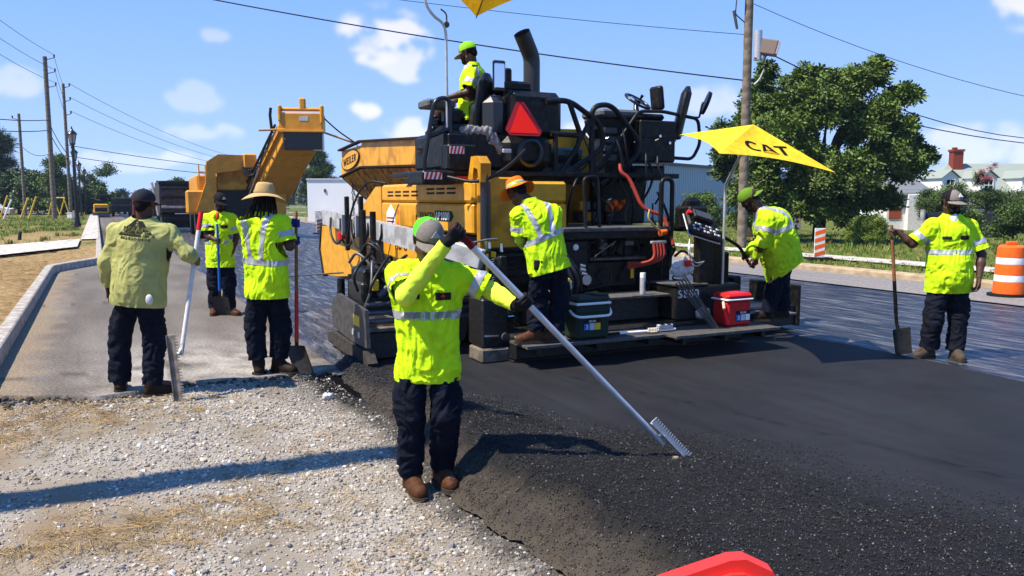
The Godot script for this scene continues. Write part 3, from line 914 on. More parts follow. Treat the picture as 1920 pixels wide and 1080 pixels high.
func build_stones() -> void:
	var rng := RandomNumberGenerator.new()
	rng.seed = 11
	var sm := MV("stone", 0.85)
	for kind in 3:
		var xs := []; var cs := []
		for k in 30000:
			var v: float = 2.3 + 5.9 * pow(rng.randf(), 1.15)
			var u := rng.randf_range(-1.2, 2.5)
			if u > mat_left(v) + 0.06: continue
			var den := 0.68 + 1.0 * fbm(u, v, 0.9) + 0.25 * (u - 0.2)
			if rng.randf() > den: continue
			var s: float = 0.007 + 0.020 * pow(rng.randf(), 2.4) + (0.024 if rng.randf() < 0.035 else 0.0) + (0.03 if rng.randf() < 0.003 else 0.0)
			var p := RW(u, v, gravel_h(u, v) + s * 0.12)
			if v > lane_front(u) - 0.03: continue
			xs.append(Transform3D(Basis.from_euler(Vector3(rng.randf_range(-0.5, 0.5), rng.randf() * TAU, rng.randf_range(-0.5, 0.5))).scaled(Vector3(s, s, s)), p))
			var t := rng.randf()
			var cc := lin(0.40, 0.365, 0.31) if t < 0.5 else (lin(0.30, 0.25, 0.19) if t < 0.76 else (lin(0.20, 0.195, 0.19) if t < 0.93 else lin(0.62, 0.59, 0.54)))
			var dark := 0.8 * smoothstep(0.30, 0.0, mat_left(v) - u + 0.16 * fbm(u, v, 3.0)) + 0.5 * smoothstep(6.3, 7.6, v) * smoothstep(0.9, 0.2, mat_left(v) - u + 0.4 * fbm(u, v, 1.5))
			cc = cc.lerp(lin(0.035, 0.033, 0.032), clampf(dark, 0, 0.95) if rng.randf() < 0.8 else 0.0)
			cs.append(cc * rng.randf_range(0.75, 1.1))
		stuff("gravel", stone_mesh(kind + 1), xs, cs, sm, self, "loose pale crushed stone covering the road shoulder" if kind == 0 else ("scattered grey and white gravel stones on the shoulder" if kind == 1 else "small tan and white pebbles strewn over the shoulder"), "gravel")
	# loose hot mix
	var am := MV("mix", 0.42)
	for kind in 3:
		var xs := []; var cs := []
		for k in (52000 if kind < 2 else 16000):
			var v: float = 1.5 + 6.7 * pow(rng.randf(), 1.25)
			var l := mat_left(v)
			var u: float = l + (mat_loose(v) - l) * pow(rng.randf(), 0.85) * 1.28 + 0.02
			if kind == 2: u = l + 0.45 * rng.randf()
			var d: float = (u - l) / maxf(mat_loose(v) - l, 0.2)
			if d > 0.7 and rng.randf() < (d - 0.7) * 2.0: continue
			var s: float = 0.006 + 0.010 * pow(rng.randf(), 2.0)
			xs.append(Transform3D(Basis.from_euler(Vector3(rng.randf() * 3.0, rng.randf() * TAU, rng.randf() * 3.0)).scaled(Vector3(s, s, s)), RW(u, v, mat_h(u, v) + s * 0.2)))
			var cc := lin(0.016, 0.0155, 0.016) * rng.randf_range(0.6, 1.6)
			cc = cc.lerp(lin(0.066, 0.055, 0.044), clampf(0.95 * smoothstep(0.32, 0.18, u - l) * rng.randf_range(0.5, 1.2), 0, 1))
			if rng.randf() < 0.02: cc = lin(0.14, 0.14, 0.14)
			cs.append(cc)
		stuff("loose_asphalt", stone_mesh(kind + 11, 0.9), xs, cs, am if kind < 2 else sm, self, ["loose black asphalt mix raked along the edge of the new mat", "coarse black crumbs of hot mix on the raked edge", "dusty brown crumbs on the sloping side of the new mat"][kind], "asphalt")
	# crumbs of old asphalt along the broken lane edge
	var xs2 := []; var cs2 := []
	for k in 900:
		var u := rng.randf_range(-0.95, 2.2)
		var v: float = lane_front(u) - absf(rng.randfn(0.0, 0.12)) + 0.03
		var s: float = 0.012 + 0.05 * pow(rng.randf(), 4.0)
		if u < -0.3 and rng.randf() < 0.3: s *= 1.6
		xs2.append(Transform3D(Basis.from_euler(Vector3(rng.randf(), rng.randf() * TAU, rng.randf())).scaled(Vector3(s, s, s)), RW(u, v, gravel_h(u, v) + s * 0.3)))
		cs2.append(lin(0.09, 0.08, 0.07) * rng.randf_range(0.3, 1.6))
	stuff("asphalt_crumbs", stone_mesh(31), xs2, cs2, sm, self, "dark broken crumbs along the edge of the old lane", "rubble")
	# straw
	var b := MB.new()
	for k in 5:
		var a := rng.randf() * TAU
		var p := Vector3(rng.randf_range(-0.5, 0.5), 0.03 * k, rng.randf_range(-0.5, 0.5))
		var d := Vector3(cos(a), rng.randf_range(-0.08, 0.12), sin(a)) * 0.5
		b.cone(p - d, p + d, 0.014, 0.014, 3, false)
	var stm := MV("straw_litter", 0.8)
	var sx := []; var sc := []
	for k in 9000:
		var u: float
		var v: float
		var y: float
		if k < 4200:
			v = 3.0 + 21.0 * rng.randf(); u = -1.18 - 5.0 * pow(rng.randf(), 1.6); y = 0.15 + 0.035 * fbm(u, v, 0.7) + 0.02 * fbm(u, v, 2.3) + 0.12 * smoothstep(-1.2, -4.0, u) * smoothstep(24.0, 18.0, v)
		elif k < 5800:
			v = rng.randf_range(18.0, 30.0); u = rng.randf_range(-6.0, -0.3)
			if v < 22.2 and u > -1.2: continue
			if u > -1.15 and v < 24.3 + (u + 0.2) * 2.2: continue
			y = 0.155
		elif k < 8200:
			if rng.randf() < 0.68: continue
			u = -0.55 + 0.75 * rng.randfn(); v = 7.35 + 0.42 * rng.randfn()
			if u < -0.95 or v > lane_front(u) - 0.05: continue
			y = gravel_h(u, v) + 0.012
		else:
			if rng.randf() < 0.35: continue
			u = (0.28 + 0.35 * rng.randfn()) if rng.randf() < 0.16 else rng.randf_range(-0.9, 1.7); v = (4.75 + 0.2 * rng.randfn()) if u < 0.9 else rng.randf_range(3.4, 6.5)
			y = gravel_h(u, v) + 0.012
		var s: float = rng.randf_range(0.05, 0.12)
		sx.append(Transform3D(Basis.from_euler(Vector3(rng.randf_range(-0.2, 0.2), rng.randf() * TAU, rng.randf_range(-0.2, 0.2))).scaled(Vector3(s, s * 0.8, s)), RW(u, v, y)))
		sc.append(lin(0.46, 0.32, 0.15) * rng.randf_range(0.35, 1.15))
	stuff("straw", b.mesh(), sx, sc, stm, self, "dry yellow straw scattered behind the kerb and on the shoulder", "straw")
	# grass
	var g := MB.new()
	for k in 9:
		var a := rng.randf() * TAU
		var lean := rng.randf_range(0.15, 0.55)
		var p := Vector3(rng.randf_range(-0.45, 0.45), 0, rng.randf_range(-0.45, 0.45))
		var side := Vector3(-sin(a), 0, cos(a)) * 0.045
		var h := rng.randf_range(0.6, 1.0)
		var mid := p + Vector3(cos(a) * lean * 0.35, h * 0.6, sin(a) * lean * 0.35)
		var tip := p + Vector3(cos(a) * lean, h, sin(a) * lean)
		var nn := (Vector3(cos(a), 0.0, sin(a)) * -0.5 + Vector3.UP).normalized()
		g.quad(p - side, p + side, mid + side * 0.7, mid - side * 0.7, nn)
		g.tri(mid - side * 0.7, mid + side * 0.7, tip, nn, nn, nn)
	var gmat := MV("grass_blades", 0.7)
	gmat.backlight_enabled = true
	gmat.backlight = Color(0.25, 0.3, 0.08)
	var gx := []; var gc := []
	for k in 30000:
		var u: float; var v: float; var y: float; var s: float
		var left := k < 15000
		if left:
			v = 30.0 + 50.0 * pow(rng.randf(), 1.6); u = -0.85 - 22.0 * pow(rng.randf(), 1.4)
			if fbm(u, v, 0.12) * 1.3 + 0.5 * fbm(u, v, 0.7) + 0.5 < 0.35: continue
			if v < 34.8 + (u + 0.62) * 1.55 + 0.3: continue
			s = rng.randf_range(0.10, 0.26)
			y = 0.13 + 0.3 * smoothstep(-8.0, -40.0, u)
		else:
			v = -8.0 + 48.0 * rng.randf(); u = 15.8 + 16.0 * pow(rng.randf(), 1.4)
			if u > 17.5 and u < 18.3 and rng.randf() < 0.8: continue
			s = rng.randf_range(0.05, 0.13) * (1.9 if u > 20.5 and v < 24.0 and rng.randf() < 0.25 else 1.0)
			y = 0.12
		gx.append(Transform3D(Basis.from_euler(Vector3(0, rng.randf() * TAU, 0)).scaled(Vector3(s * 1.2, s, s * 1.2)), RW(u, v, y)))
		var t := rng.randf()
		gc.append((lin(0.085, 0.145, 0.022) if t < 0.65 else lin(0.22, 0.20, 0.07)) * rng.randf_range(0.6, 1.35))
	stuff("grass", g.mesh(), gx, gc, gmat, self, "green and yellow grass tufts on both verges", "grass")
# ---------------------------------------------------------------- people
func wrinkle(t: TM, amp: float, stretch: Vector3, sd: int, big := 0.0) -> void:
	var f := FastNoiseLite.new()
	f.seed = sd; f.frequency = 1.0; f.noise_type = FastNoiseLite.TYPE_SIMPLEX_SMOOTH; f.fractal_octaves = 2
	for k in t.v.size():
		var p := t.v[k]
		var w := f.get_noise_3d(p.x * 2.2, p.y * 2.2, p.z * 2.2 + 9.0)
		var q := p * stretch + Vector3(w, w * 1.4, -w) * 1.2
		var r := 1.0 - absf(f.get_noise_3dv(q)) * 2.6
		var s := f.get_noise_3dv(q * 2.1 + Vector3(5, 3, 1))
		t.v[k] = p + t.n[k] * (amp * (r * 0.8 - 0.15 + 0.18 * s) + big * w)
	t.normals()
func near_seg(t: TM, a: Vector3, b: Vector3, r: float) -> TM:
	var o := TM.new()
	o.v = t.v; o.n = t.n
	var ba := b - a
	for k in range(0, t.i.size(), 3):
		var p := (t.v[t.i[k]] + t.v[t.i[k + 1]] + t.v[t.i[k + 2]]) / 3.0 - a
		var s := clampf(p.dot(ba) / ba.length_squared(), 0.0, 1.0)
		if (p - ba * s).length() < r: o.i.append_array([t.i[k], t.i[k + 1], t.i[k + 2]])
	return o.packed()
func patch(t: TM, c: Vector3, x: Vector3, y: Vector3, hw: float, hh: float, f: Vector3, off: float) -> TM:
	var q := t.facing(f, 0.0).clip(c - x * hw, x).clip(c + x * hw, -x)
	return q.clip(c - y * hh, y).clip(c + y * hh, -y).shell(off)
func drape(me: Mesh, t: TM, o: Vector3, x: Vector3, y: Vector3, f: Vector3, off: float) -> ArrayMesh:   # lays flat lettering on a surface, seen along -f
	var b := MB.new()
	var a := me.surface_get_arrays(0)
	var vv: PackedVector3Array = a[Mesh.ARRAY_VERTEX]
	var tr := []
	for k in range(0, t.i.size(), 3):
		var p: Array = []
		for j in 3:
			var q := t.v[t.i[k + j]] - o
			p.append(Vector3(q.dot(x), q.dot(y), q.dot(f)))
		tr.append(p)
	var depth := {}
	for k in vv.size():
		var key := Vector2(snappedf(vv[k].x, 0.002), snappedf(vv[k].y, 0.002))
		if depth.has(key): continue
		var best := -9.0
		for p in tr:
			var A: Vector3 = p[0]; var B: Vector3 = p[1]; var C: Vector3 = p[2]
			var d := (B.x - A.x) * (C.y - A.y) - (C.x - A.x) * (B.y - A.y)
			if absf(d) < 1e-9: continue
			var u := ((key.x - A.x) * (C.y - A.y) - (C.x - A.x) * (key.y - A.y)) / d
			var w := ((B.x - A.x) * (key.y - A.y) - (key.x - A.x) * (B.y - A.y)) / d
			if u >= -0.01 and w >= -0.01 and u + w <= 1.01: best = maxf(best, A.z + u * (B.z - A.z) + w * (C.z - A.z))
		depth[key] = best
	for k in range(0, vv.size(), 3):
		var p: Array = []
		var ok := true
		for j in 3:
			var key := Vector2(snappedf(vv[k + j].x, 0.002), snappedf(vv[k + j].y, 0.002))
			if depth[key] < -8.0: ok = false
			p.append(o + x * vv[k + j].x + y * vv[k + j].y + f * (depth[key] + off))
		if ok: b.tri(p[0], p[1], p[2], f, f, f)
	return b.mesh()

func hand_mesh(out: TM, wr: Vector3, X: Vector3, Y: Vector3, Z: Vector3, mode: String, rad := 0.017, fat := 1.0, cell := 0.0042) -> void:   # X thumb side, Y along the fingers, Z out of the palm
	var fd := Field.new(Vector3(-0.075, -0.05, -0.06), Vector3(0.085, 0.215, 0.125), cell)
	fd.cap(Vector3(0, -0.03, 0), Vector3(0, 0.01, 0), 0.026 * fat, 0.026 * fat, 0.01)
	var kx := [0.030, 0.0105, -0.0095, -0.029]
	var ln := [0.072, 0.080, 0.075, 0.060]
	var yc := 0.078
	var zc: float = rad + 0.014
	for j in 4:
		var x: float = kx[j]
		var ky := 0.088 - 0.006 * absf(j - 1.2)
		fd.cap(Vector3(x * 0.55, 0.0, 0), Vector3(x, ky, 0), 0.0155 * fat, 0.0125 * fat, 0.012, Vector3(0, 0, 1), 0.85)
		var pts := [Vector3(x, ky, 0)]
		if mode == "grip":
			var R: float = rad + 0.0095 * fat
			for an in [-35.0, 25.0, 90.0, 150.0]:
				pts.append(Vector3(x * 1.02, yc + R * cos(deg_to_rad(an)), zc + R * sin(deg_to_rad(an))))
			pts[1] = Vector3(x, ky + 0.012, 0.006)
		else:
			var curl := 0.32 + 0.10 * j if mode == "relaxed" else 0.10
			var ang := 0.12
			var p: Vector3 = pts[0]
			for sgm in 3:
				ang += curl
				p = p + Vector3(x * 0.06, cos(ang), sin(ang)) * ln[j] * [0.45, 0.32, 0.25][sgm]
				pts.append(p)
		for k in pts.size() - 1:
			fd.cap(pts[k], pts[k + 1], (0.0095 - 0.0006 * k) * fat, (0.0090 - 0.0006 * k) * fat, 0.004)
	var th := [Vector3(0.016, 0.018, 0.006), Vector3(0.040, 0.045, 0.018), Vector3(0.050, 0.072, 0.030), Vector3(0.052, 0.095, 0.038)]
	if mode == "grip":
		var R2: float = rad + 0.010 * fat
		th = [Vector3(0.014, 0.016, 0.008), Vector3(0.036, yc - R2 * 0.95, zc * 0.55), Vector3(0.034, yc - R2 * 0.72, zc + R2 * 0.72), Vector3(0.022, yc + R2 * 0.05, zc + R2 * 1.06)]
	for k in 3: fd.cap(th[k], th[k + 1], (0.0135 - 0.0015 * k) * fat, (0.0115 - 0.001 * k) * fat, 0.006)
	var m := fd.nets()
	var bs := Basis(X, Y, Z)
	for k in m.v.size():
		m.v[k] = wr + bs * m.v[k]; m.n[k] = bs * m.n[k]
	if bs.determinant() < 0.0:
		for k in range(0, m.i.size(), 3):
			var q := m.i[k + 1]; m.i[k + 1] = m.i[k + 2]; m.i[k + 2] = q
	out.join(m)

func cap_hat(par: Node, c: Vector3, bs: Basis, front: Material, back: Material, brim: Material, visor := true, split := 62.0) -> void:   # bs: x right, y up, -z... forward is +z
	var o := c + bs.y * 0.022 - bs.z * 0.004
	var R := Vector3(0.089, 0.108, 0.112)
	for half in 2:
		var b := MB.new()
		for i in 10:
			for k in 36:
				var q: Array = []; var m: Array = []
				var mid: float = rad_to_deg(absf(angle_difference(TAU * (k + 0.5) / 36.0, PI / 2)))
				if (mid < split) != (half == 0): continue
				for ij in [[0, 0], [0, 1], [1, 1], [1, 0]]:
					var ph: float = 0.5 * PI * (i + ij[0]) / 10.0
					var a: float = TAU * (k + ij[1]) / 36.0
					var bulge: float = 1.0 + 0.10 * sin(2.0 * ph) + 0.012 * cos(6.0 * (a - PI / 2)) * sin(ph)
					var d := Vector3(sin(ph) * cos(a) * bulge, cos(ph), sin(ph) * sin(a) * bulge)
					q.append(o + bs * (d * R)); m.append((bs * (Vector3(d.x, d.y, d.z) / R)).normalized())
				b.tri(q[0], q[1], q[2], m[0], m[1], m[2]); b.tri(q[0], q[2], q[3], m[0], m[2], m[3])
		obj("cap_front" if half == 0 else "cap_back", b, front if half == 0 else back, par)
	if visor:
		var b := MB.new()
		var n := 14
		for k in n:
			var q: Array = []
			for kk in [k, k + 1]:
				var a: float = lerpf(-1.22, 1.22, float(kk) / n)
				var inner := Vector3(sin(a) * 0.092, -0.004 - 0.016 * (1.0 - cos(a)) * 1.2, cos(a) * 0.118)
				var reach: float = 0.076 * pow(maxf(cos(a * 1.12), 0.0), 0.6)
				var outer := inner + Vector3(sin(a) * 0.012, -0.022 * reach / 0.076 - 0.004, reach)
				q.append(o + bs * inner); q.append(o + bs * outer)
			for s in [0.0, -0.005]:
				b.quad_out(q[0] + bs.y * s, q[1] + bs.y * s, q[3] + bs.y * s, q[2] + bs.y * s, o + bs.y * (-0.5 if s == 0.0 else 0.5))
			b.quad_out(q[1], q[3], q[3] - bs.y * 0.005, q[1] - bs.y * 0.005, o)
		obj("cap_visor", b, brim, par)
	var bt := MB.new()
	bt.ball(o + bs.y * 0.108, Vector3(0.009, 0.006, 0.009), 8, 4, bs)
	obj("cap_button", bt, back, par)

func person(s: Dictionary) -> Node3D:
	var t := thing("person", s.label, "person", s.base)
	var J: Dictionary = s
	var fine: float = s.get("cell", 0.013)
	var hipM: Vector3 = (J.hipL + J.hipR) * 0.5
	var shM: Vector3 = (J.shL + J.shR) * 0.5
	var T := (shM - hipM).normalized()
	var F: Vector3 = s.fwd
	F = (F - T * F.dot(T)).normalized()
	var Rt: Vector3 = F.cross(T)                  # the person's own right
	if Rt.dot(J.shR - J.shL) < 0.0: Rt = -Rt
	var g: float = s.get("girth", 1.0)
	# hands first: a grip decides where the wrist is
	var hands := []
	for side in ["R", "L"]:
		var h: Dictionary = s.get("hand" + side, {})
		if h.is_empty(): continue
		var el: Vector3 = J["el" + side]
		if h.mode == "grip":
			var G: Vector3 = h.at
			var X: Vector3 = (h.axis as Vector3).normalized()
			var Y := (G - el); Y = (Y - X * Y.dot(X)).normalized()
			var Z := X.cross(Y) * (h.get("palm", 1.0) as float)
			var rad: float = h.get("rad", 0.017)
			J["wr" + side] = G - Y * 0.078 - Z * (rad + 0.014)
			hands.append([side, X, Y, Z, "grip", rad])
		else:
			var Y: Vector3 = (h.dir as Vector3).normalized()
			var Z: Vector3 = h.palm; Z = (Z - Y * Z.dot(Y)).normalized()
			var X := Y.cross(Z)
			if X.dot(h.get("thumb", F) as Vector3) < 0.0: X = -X
			hands.append([side, X, Y, Z, h.mode, 0.017])
	# body
	var lo := Vector3(9, 9, 9); var hi := -lo
	for k in ["head", "neck", "shL", "shR", "elL", "elR", "wrL", "wrR", "hipL", "hipR", "knL", "knR", "anL", "anR", "toL", "toR"]:
		lo = lo.min(J[k]); hi = hi.max(J[k])
	lo -= Vector3(0.26, 0.12, 0.26); hi += Vector3(0.26, 0.10, 0.26)
	var fd := Field.new(lo, hi, fine)
	fd.cap(hipM + T * 0.06, shM - T * 0.10, 0.13, 0.14, 0.04, F, 0.66)
	var arm: float = s.get("arm", 1.0)
	for q in ["L", "R"]:
		fd.cap(J.neck - T * 0.05, (J["sh" + q] as Vector3) - T * 0.035, 0.045, 0.042, 0.05)
		fd.cap((J["sh" + q] as Vector3) - T * 0.035, J["el" + q] as Vector3, 0.042 * arm, 0.041 * arm, 0.03)
		fd.cap(J["el" + q] as Vector3, lerp(J["el" + q] as Vector3, J["wr" + q] as Vector3, 0.35), 0.041 * arm, 0.042 * arm, 0.02)
		fd.cap(lerp(J["el" + q] as Vector3, J["wr" + q] as Vector3, 0.35), J["wr" + q] as Vector3, 0.041 * arm, 0.027, 0.02)
		fd.cap(J["hip" + q] as Vector3, J["kn" + q] as Vector3, 0.082, 0.055, 0.04)
		fd.cap(J["kn" + q] as Vector3, J["an" + q] as Vector3, 0.055, 0.036, 0.03)
		fd.cap(J["an" + q] as Vector3, lerp(J["an" + q] as Vector3, J["to" + q] as Vector3, 0.7), 0.036, 0.03, 0.02)
	fd.cap(J.neck - T * 0.05, J.head - T * 0.06, 0.062, 0.056, 0.03)
	var body := fd.nets()
	# head
	var C: Vector3 = J.head
	var hf: Vector3 = (s.look as Vector3).normalized()
	var hu: Vector3 = s.get("head_up", Vector3.UP)
	var hr := hu.cross(hf).normalized()
	hu = hf.cross(hr).normalized()
	var hb := Basis(hr, hu, hf)
	var hd := Field.new(C - Vector3(0.16, 0.21, 0.16), C + Vector3(0.16, 0.17, 0.16), 0.0055)
	var at := func(x: float, y: float, z: float) -> Vector3: return C + hb * Vector3(x, y, z)
	hd.cap(at.call(0, 0.032, -0.028), at.call(0, 0.03, 0.02), 0.084, 0.077, 0.02)
	hd.cap(at.call(0, -0.01, 0.035), at.call(0, -0.078, 0.045), 0.064, 0.044, 0.03)
	hd.cap(at.call(0, -0.10, 0.066), at.call(0, -0.096, 0.070), 0.022, 0.02, 0.03)
	hd.cap(at.call(0, 0.006, 0.094), at.call(0, -0.034, 0.107), 0.009, 0.014, 0.012)
	hd.cap(at.call(-0.014, -0.038, 0.096), at.call(0.014, -0.038, 0.096), 0.010, 0.010, 0.010)
	hd.cap(at.call(-0.034, 0.024, 0.082), at.call(0.034, 0.024, 0.082), 0.014, 0.014, 0.016)
	for q in [-1.0, 1.0]:
		hd.cap(at.call(q * 0.044, -0.028, 0.068), at.call(q * 0.040, -0.034, 0.070), 0.022, 0.022, 0.02)
		hd.cap(at.call(q * 0.056, -0.07, 0.010), at.call(q * 0.030, -0.092, 0.058), 0.020, 0.020, 0.025)
		hd.cap(at.call(q * 0.082, 0.012, -0.012), at.call(q * 0.079, -0.030, -0.002), 0.013, 0.009, 0.006)
	hd.cap(at.call(-0.016, -0.061, 0.094), at.call(0.016, -0.061, 0.094), 0.0085, 0.0085, 0.008)
	hd.cap(at.call(-0.015, -0.075, 0.090), at.call(0.015, -0.075, 0.090), 0.0090, 0.0090, 0.008)
	hd.cap(at.call(0, -0.06, -0.02), J.neck, 0.060, 0.060, 0.03)
	var head := hd.nets()
	body.join(head)
	var gloves := []
	for h in hands:
		var glove := TM.new()
		if s.has("glove"): gloves.append(glove)
		hand_mesh(glove if s.has("glove") else body, J["wr" + h[0]], h[1], h[2], h[3], h[4], h[5], 1.12 if s.has("glove") else 1.0, s.get("hand_cell", 0.0045))
	put("body", body.mesh(), mats[s.get("skin", "skin")], t)
	for gl in gloves: put("glove", gl.mesh(), mats[s.glove], t)
	var eb := MB.new(); var ib := MB.new()
	for q in [-1.0, 1.0]:
		eb.ball(at.call(q * 0.031, 0.004, 0.080), Vector3(0.0125, 0.0105, 0.0125), 10, 6)
		ib.ball(at.call(q * 0.031, 0.004, 0.0895), Vector3(0.0055, 0.0055, 0.0045), 8, 5, hb)
	if s.get("face", true):
		put("eyes", eb.mesh(), mats["eye"], t)
		obj("pupils", ib, mats["ink"], t)
	# beard and hair
	if s.get("beard", false):
		var be := Field.new(C - Vector3(0.14, 0.18, 0.14), C + Vector3(0.14, 0.06, 0.14), 0.006)
		be.cap(at.call(-0.062, -0.045, 0.030), at.call(-0.038, -0.098, 0.066), 0.018, 0.022, 0.02)
		be.cap(at.call(0.062, -0.045, 0.030), at.call(0.038, -0.098, 0.066), 0.018, 0.022, 0.02)
		be.cap(at.call(-0.036, -0.102, 0.068), at.call(0.036, -0.102, 0.068), 0.028, 0.028, 0.02)
		be.cap(at.call(-0.022, -0.052, 0.096), at.call(0.022, -0.052, 0.096), 0.007, 0.007, 0.01)
		be.cap(at.call(-0.026, -0.055, 0.092), at.call(-0.030, -0.09, 0.082), 0.010, 0.016, 0.01)
		be.cap(at.call(0.026, -0.055, 0.092), at.call(0.030, -0.09, 0.082), 0.010, 0.016, 0.01)
		put("beard", be.nets().mesh(), mats["hair"], t)
	var hh := Field.new(C - Vector3(0.14, 0.12, 0.14), C + Vector3(0.14, 0.16, 0.14), 0.008)
	hh.cap(at.call(0, 0.026, -0.026), at.call(0, 0.034, 0.0), 0.083, 0.077, 0.02)
	hh.cap(at.call(0, -0.03, -0.058), at.call(0, 0.0, -0.04), 0.055, 0.066, 0.02)
	put("hair", hh.nets().clip(at.call(0, -0.02, 0.035), (-hb.z + hb.y * 0.75).normalized()).mesh(), mats["hair"], t)
	# shirt
	var hem: float = s.get("hem", 0.10)
	var loose: float = s.get("loose", 1.0)
	var sleeve: String = s.get("sleeve", "short")
	var sc: float = s.get("shirt_cell", fine * 0.9)
	var sf := Field.new(lo, hi, sc)
	var wd: float = s.get("width", 0.178) * g
	var fl: float = s.get("flat", 0.70)
	sf.cap(hipM - T * (hem + 0.06), hipM + T * 0.12, wd * s.get("flare", 1.04), wd, 0.05, F, fl)
	sf.cap(hipM + T * 0.12, shM - T * 0.12, wd, wd * 0.98, 0.06, F, fl)
	sf.cap(J.hipL - T * hem * 0.5, J.hipR - T * hem * 0.5, 0.116 * loose, 0.116 * loose, 0.06, F, 0.95)
	if sleeve == "long" and not s.has("cuff"): sf.cap(J.neck - T * 0.03, J.neck + T * 0.03, 0.068, 0.062, 0.05)
	if s.has("belly"): sf.cap(hipM + T * 0.10 + F * 0.05, hipM + T * 0.22 + F * 0.05, s.belly, (s.belly as float) * 0.92, 0.08)
	if s.has("lump"):
		for lq in s.lump: sf.cap(hipM + Rt * lq[0] + T * lq[1] + F * lq[2], hipM + Rt * lq[0] + T * (lq[1] + lq[4]) + F * lq[2], lq[3], lq[3], 0.06)
	for q in ["L", "R"]:
		var sh: Vector3 = J["sh" + q]; var el: Vector3 = J["el" + q]; var wr: Vector3 = J["wr" + q]
		sf.cap(J.neck - T * 0.045, sh - T * 0.025, 0.062, 0.060 * g, 0.08)
		sf.cap(sh - T * 0.02, hipM + T * 0.25 + (sh - shM) * 0.55, 0.072, 0.09, 0.07)
		if sleeve == "short":
			sf.cap(sh - T * 0.022, sh.lerp(el, (s.get("cut", 0.78) as float) + 0.05), 0.068 * g, 0.086 * g, 0.04)
		else:
			sf.cap(sh - T * 0.022, el, 0.064 * g, 0.060 * g, 0.04)
			sf.cap(el, wr, 0.062 * g, 0.046, 0.03)
	var shirt := sf.nets()
	shirt = shirt.clip(hipM - T * hem + F * 0.0, (T + F * (s.get("hem_tilt", 0.0) as float)).normalized())
	shirt = shirt.clip(J.neck + T * (0.012 if sleeve == "short" else 0.030) - F * 0.02, -(T - F * 0.35).normalized())
	for q in ["L", "R"]:
		var sh: Vector3 = J["sh" + q]; var el: Vector3 = J["el" + q]; var wr: Vector3 = J["wr" + q]
		if sleeve == "short":
			var cut := sh.lerp(el, s.get("cut", 0.78))
			shirt = clip_near(shirt, cut, (sh - el).normalized(), 0.16)
		else:
			shirt = clip_near(shirt, el.lerp(wr, s.get("cuff", 0.90)), (el - wr).normalized(), 0.09)
	wrinkle(shirt, s.get("fold", 0.010) * 1.4, s.get("fold_dir", Vector3(7.5, 2.8, 7.5)), (s.base.x * 100.0) as int, 0.016)
	var sm: Material = mats[s.get("shirt", "hivis")]
	put("shirt", shirt.mesh(), sm, t)
	s["_shirt"] = shirt
	# under-sleeves
	if s.has("under"):
		var uf := Field.new(lo, hi, fine)
		for q in ["L", "R"]:
			uf.cap(J["sh" + q], J["el" + q], 0.058, 0.052, 0.02)
			uf.cap(J["el" + q], lerp(J["el" + q] as Vector3, J["wr" + q] as Vector3, 0.35), 0.053, 0.054, 0.03)
			uf.cap(lerp(J["el" + q] as Vector3, J["wr" + q] as Vector3, 0.35), J["wr" + q], 0.054, 0.040, 0.02)
		var us := uf.nets()
		for q in ["L", "R"]:
			us = clip_near(us, lerp(J["el" + q] as Vector3, J["wr" + q] as Vector3, 0.96), ((J["el" + q] as Vector3) - (J["wr" + q] as Vector3)).normalized(), 0.09)
		wrinkle(us, 0.003, Vector3(14, 14, 14), 5)
		put("under_sleeves", us.mesh(), mats[s.under], t)
	# reflective tape
	var tape: Array = s.get("tape", ["waist", "sleeve", "back"])
	var wy: float = s.get("waist_y", 0.22)
	var tn := (T + Rt * (s.get("waist_tilt", 0.0) as float)).normalized()
	if "waist" in tape:
		var core := shirt
		for q in ["L", "R"]: core = drop_near(core, lerp(J["sh" + q] as Vector3, J["el" + q] as Vector3, 0.45), J["wr" + q], 0.10)
		put("reflective_band", core.slab(hipM + T * wy, tn, 0.026).shell(0.0035).mesh(), mats["tape"], t)
	if "sleeve" in tape:
		for q in ["L", "R"]:
			var sh: Vector3 = J["sh" + q]; var el: Vector3 = J["el" + q]
			var b := near_seg(shirt.slab(sh.lerp(el, s.get("sleeve_t", 0.52)), (el - sh).normalized(), 0.026), sh, sh.lerp(el, 1.2), 0.118 * g).shell(0.0035)
			if b.i.size(): put("reflective_band", b.mesh(), mats["tape"], t)
	if "back" in tape or "front" in tape:
		for q in [-1.0, 1.0]:
			var tl: float = s.get("strap_tilt", 0.12)
			var nn: Vector3 = (Rt - T * q * tl).normalized()
			var b := shirt.slab(shM - T * 0.05 + Rt * q * (s.get("strap_x", 0.105) as float), nn, 0.025).clip(hipM + tn * (wy + 0.024), tn)
			var o := TM.new(); o.v = b.v; o.n = b.n
			for k in range(0, b.i.size(), 3):
				var p := (b.v[b.i[k]] + b.v[b.i[k + 1]] + b.v[b.i[k + 2]]) / 3.0 - shM
				if (p.dot(F) < 0.02 and "back" in tape) or p.dot(T) > (-0.085 if not ("front" in tape) else -9.0): o.i.append_array([b.i[k], b.i[k + 1], b.i[k + 2]])
			put("reflective_band", o.packed().shell(0.003).mesh(), mats["tape"], t)
	# collar
	var co := MB.new()
	for k in 20:
		var q: Array = []
		for kk in [k, k + 1]:
			var a: float = lerpf(-2.75, 2.75, kk / 20.0) - PI / 2
			var d := Rt * cos(a) + F * sin(a)
			var open: float = smoothstep(1.4, 2.75, absf(a + PI / 2))
			q.append(J.neck + d * (0.072 + 0.004 * open) + T * (0.030 - 0.055 * open) - F * 0.012 + F * 0.03 * open)
			q.append(J.neck + d * (0.086 + 0.030 * open) + T * (-0.008 - 0.075 * open) - F * 0.012 + F * 0.035 * open)
		co.quad_out(q[0], q[1], q[3], q[2], J.neck - T * 0.1)
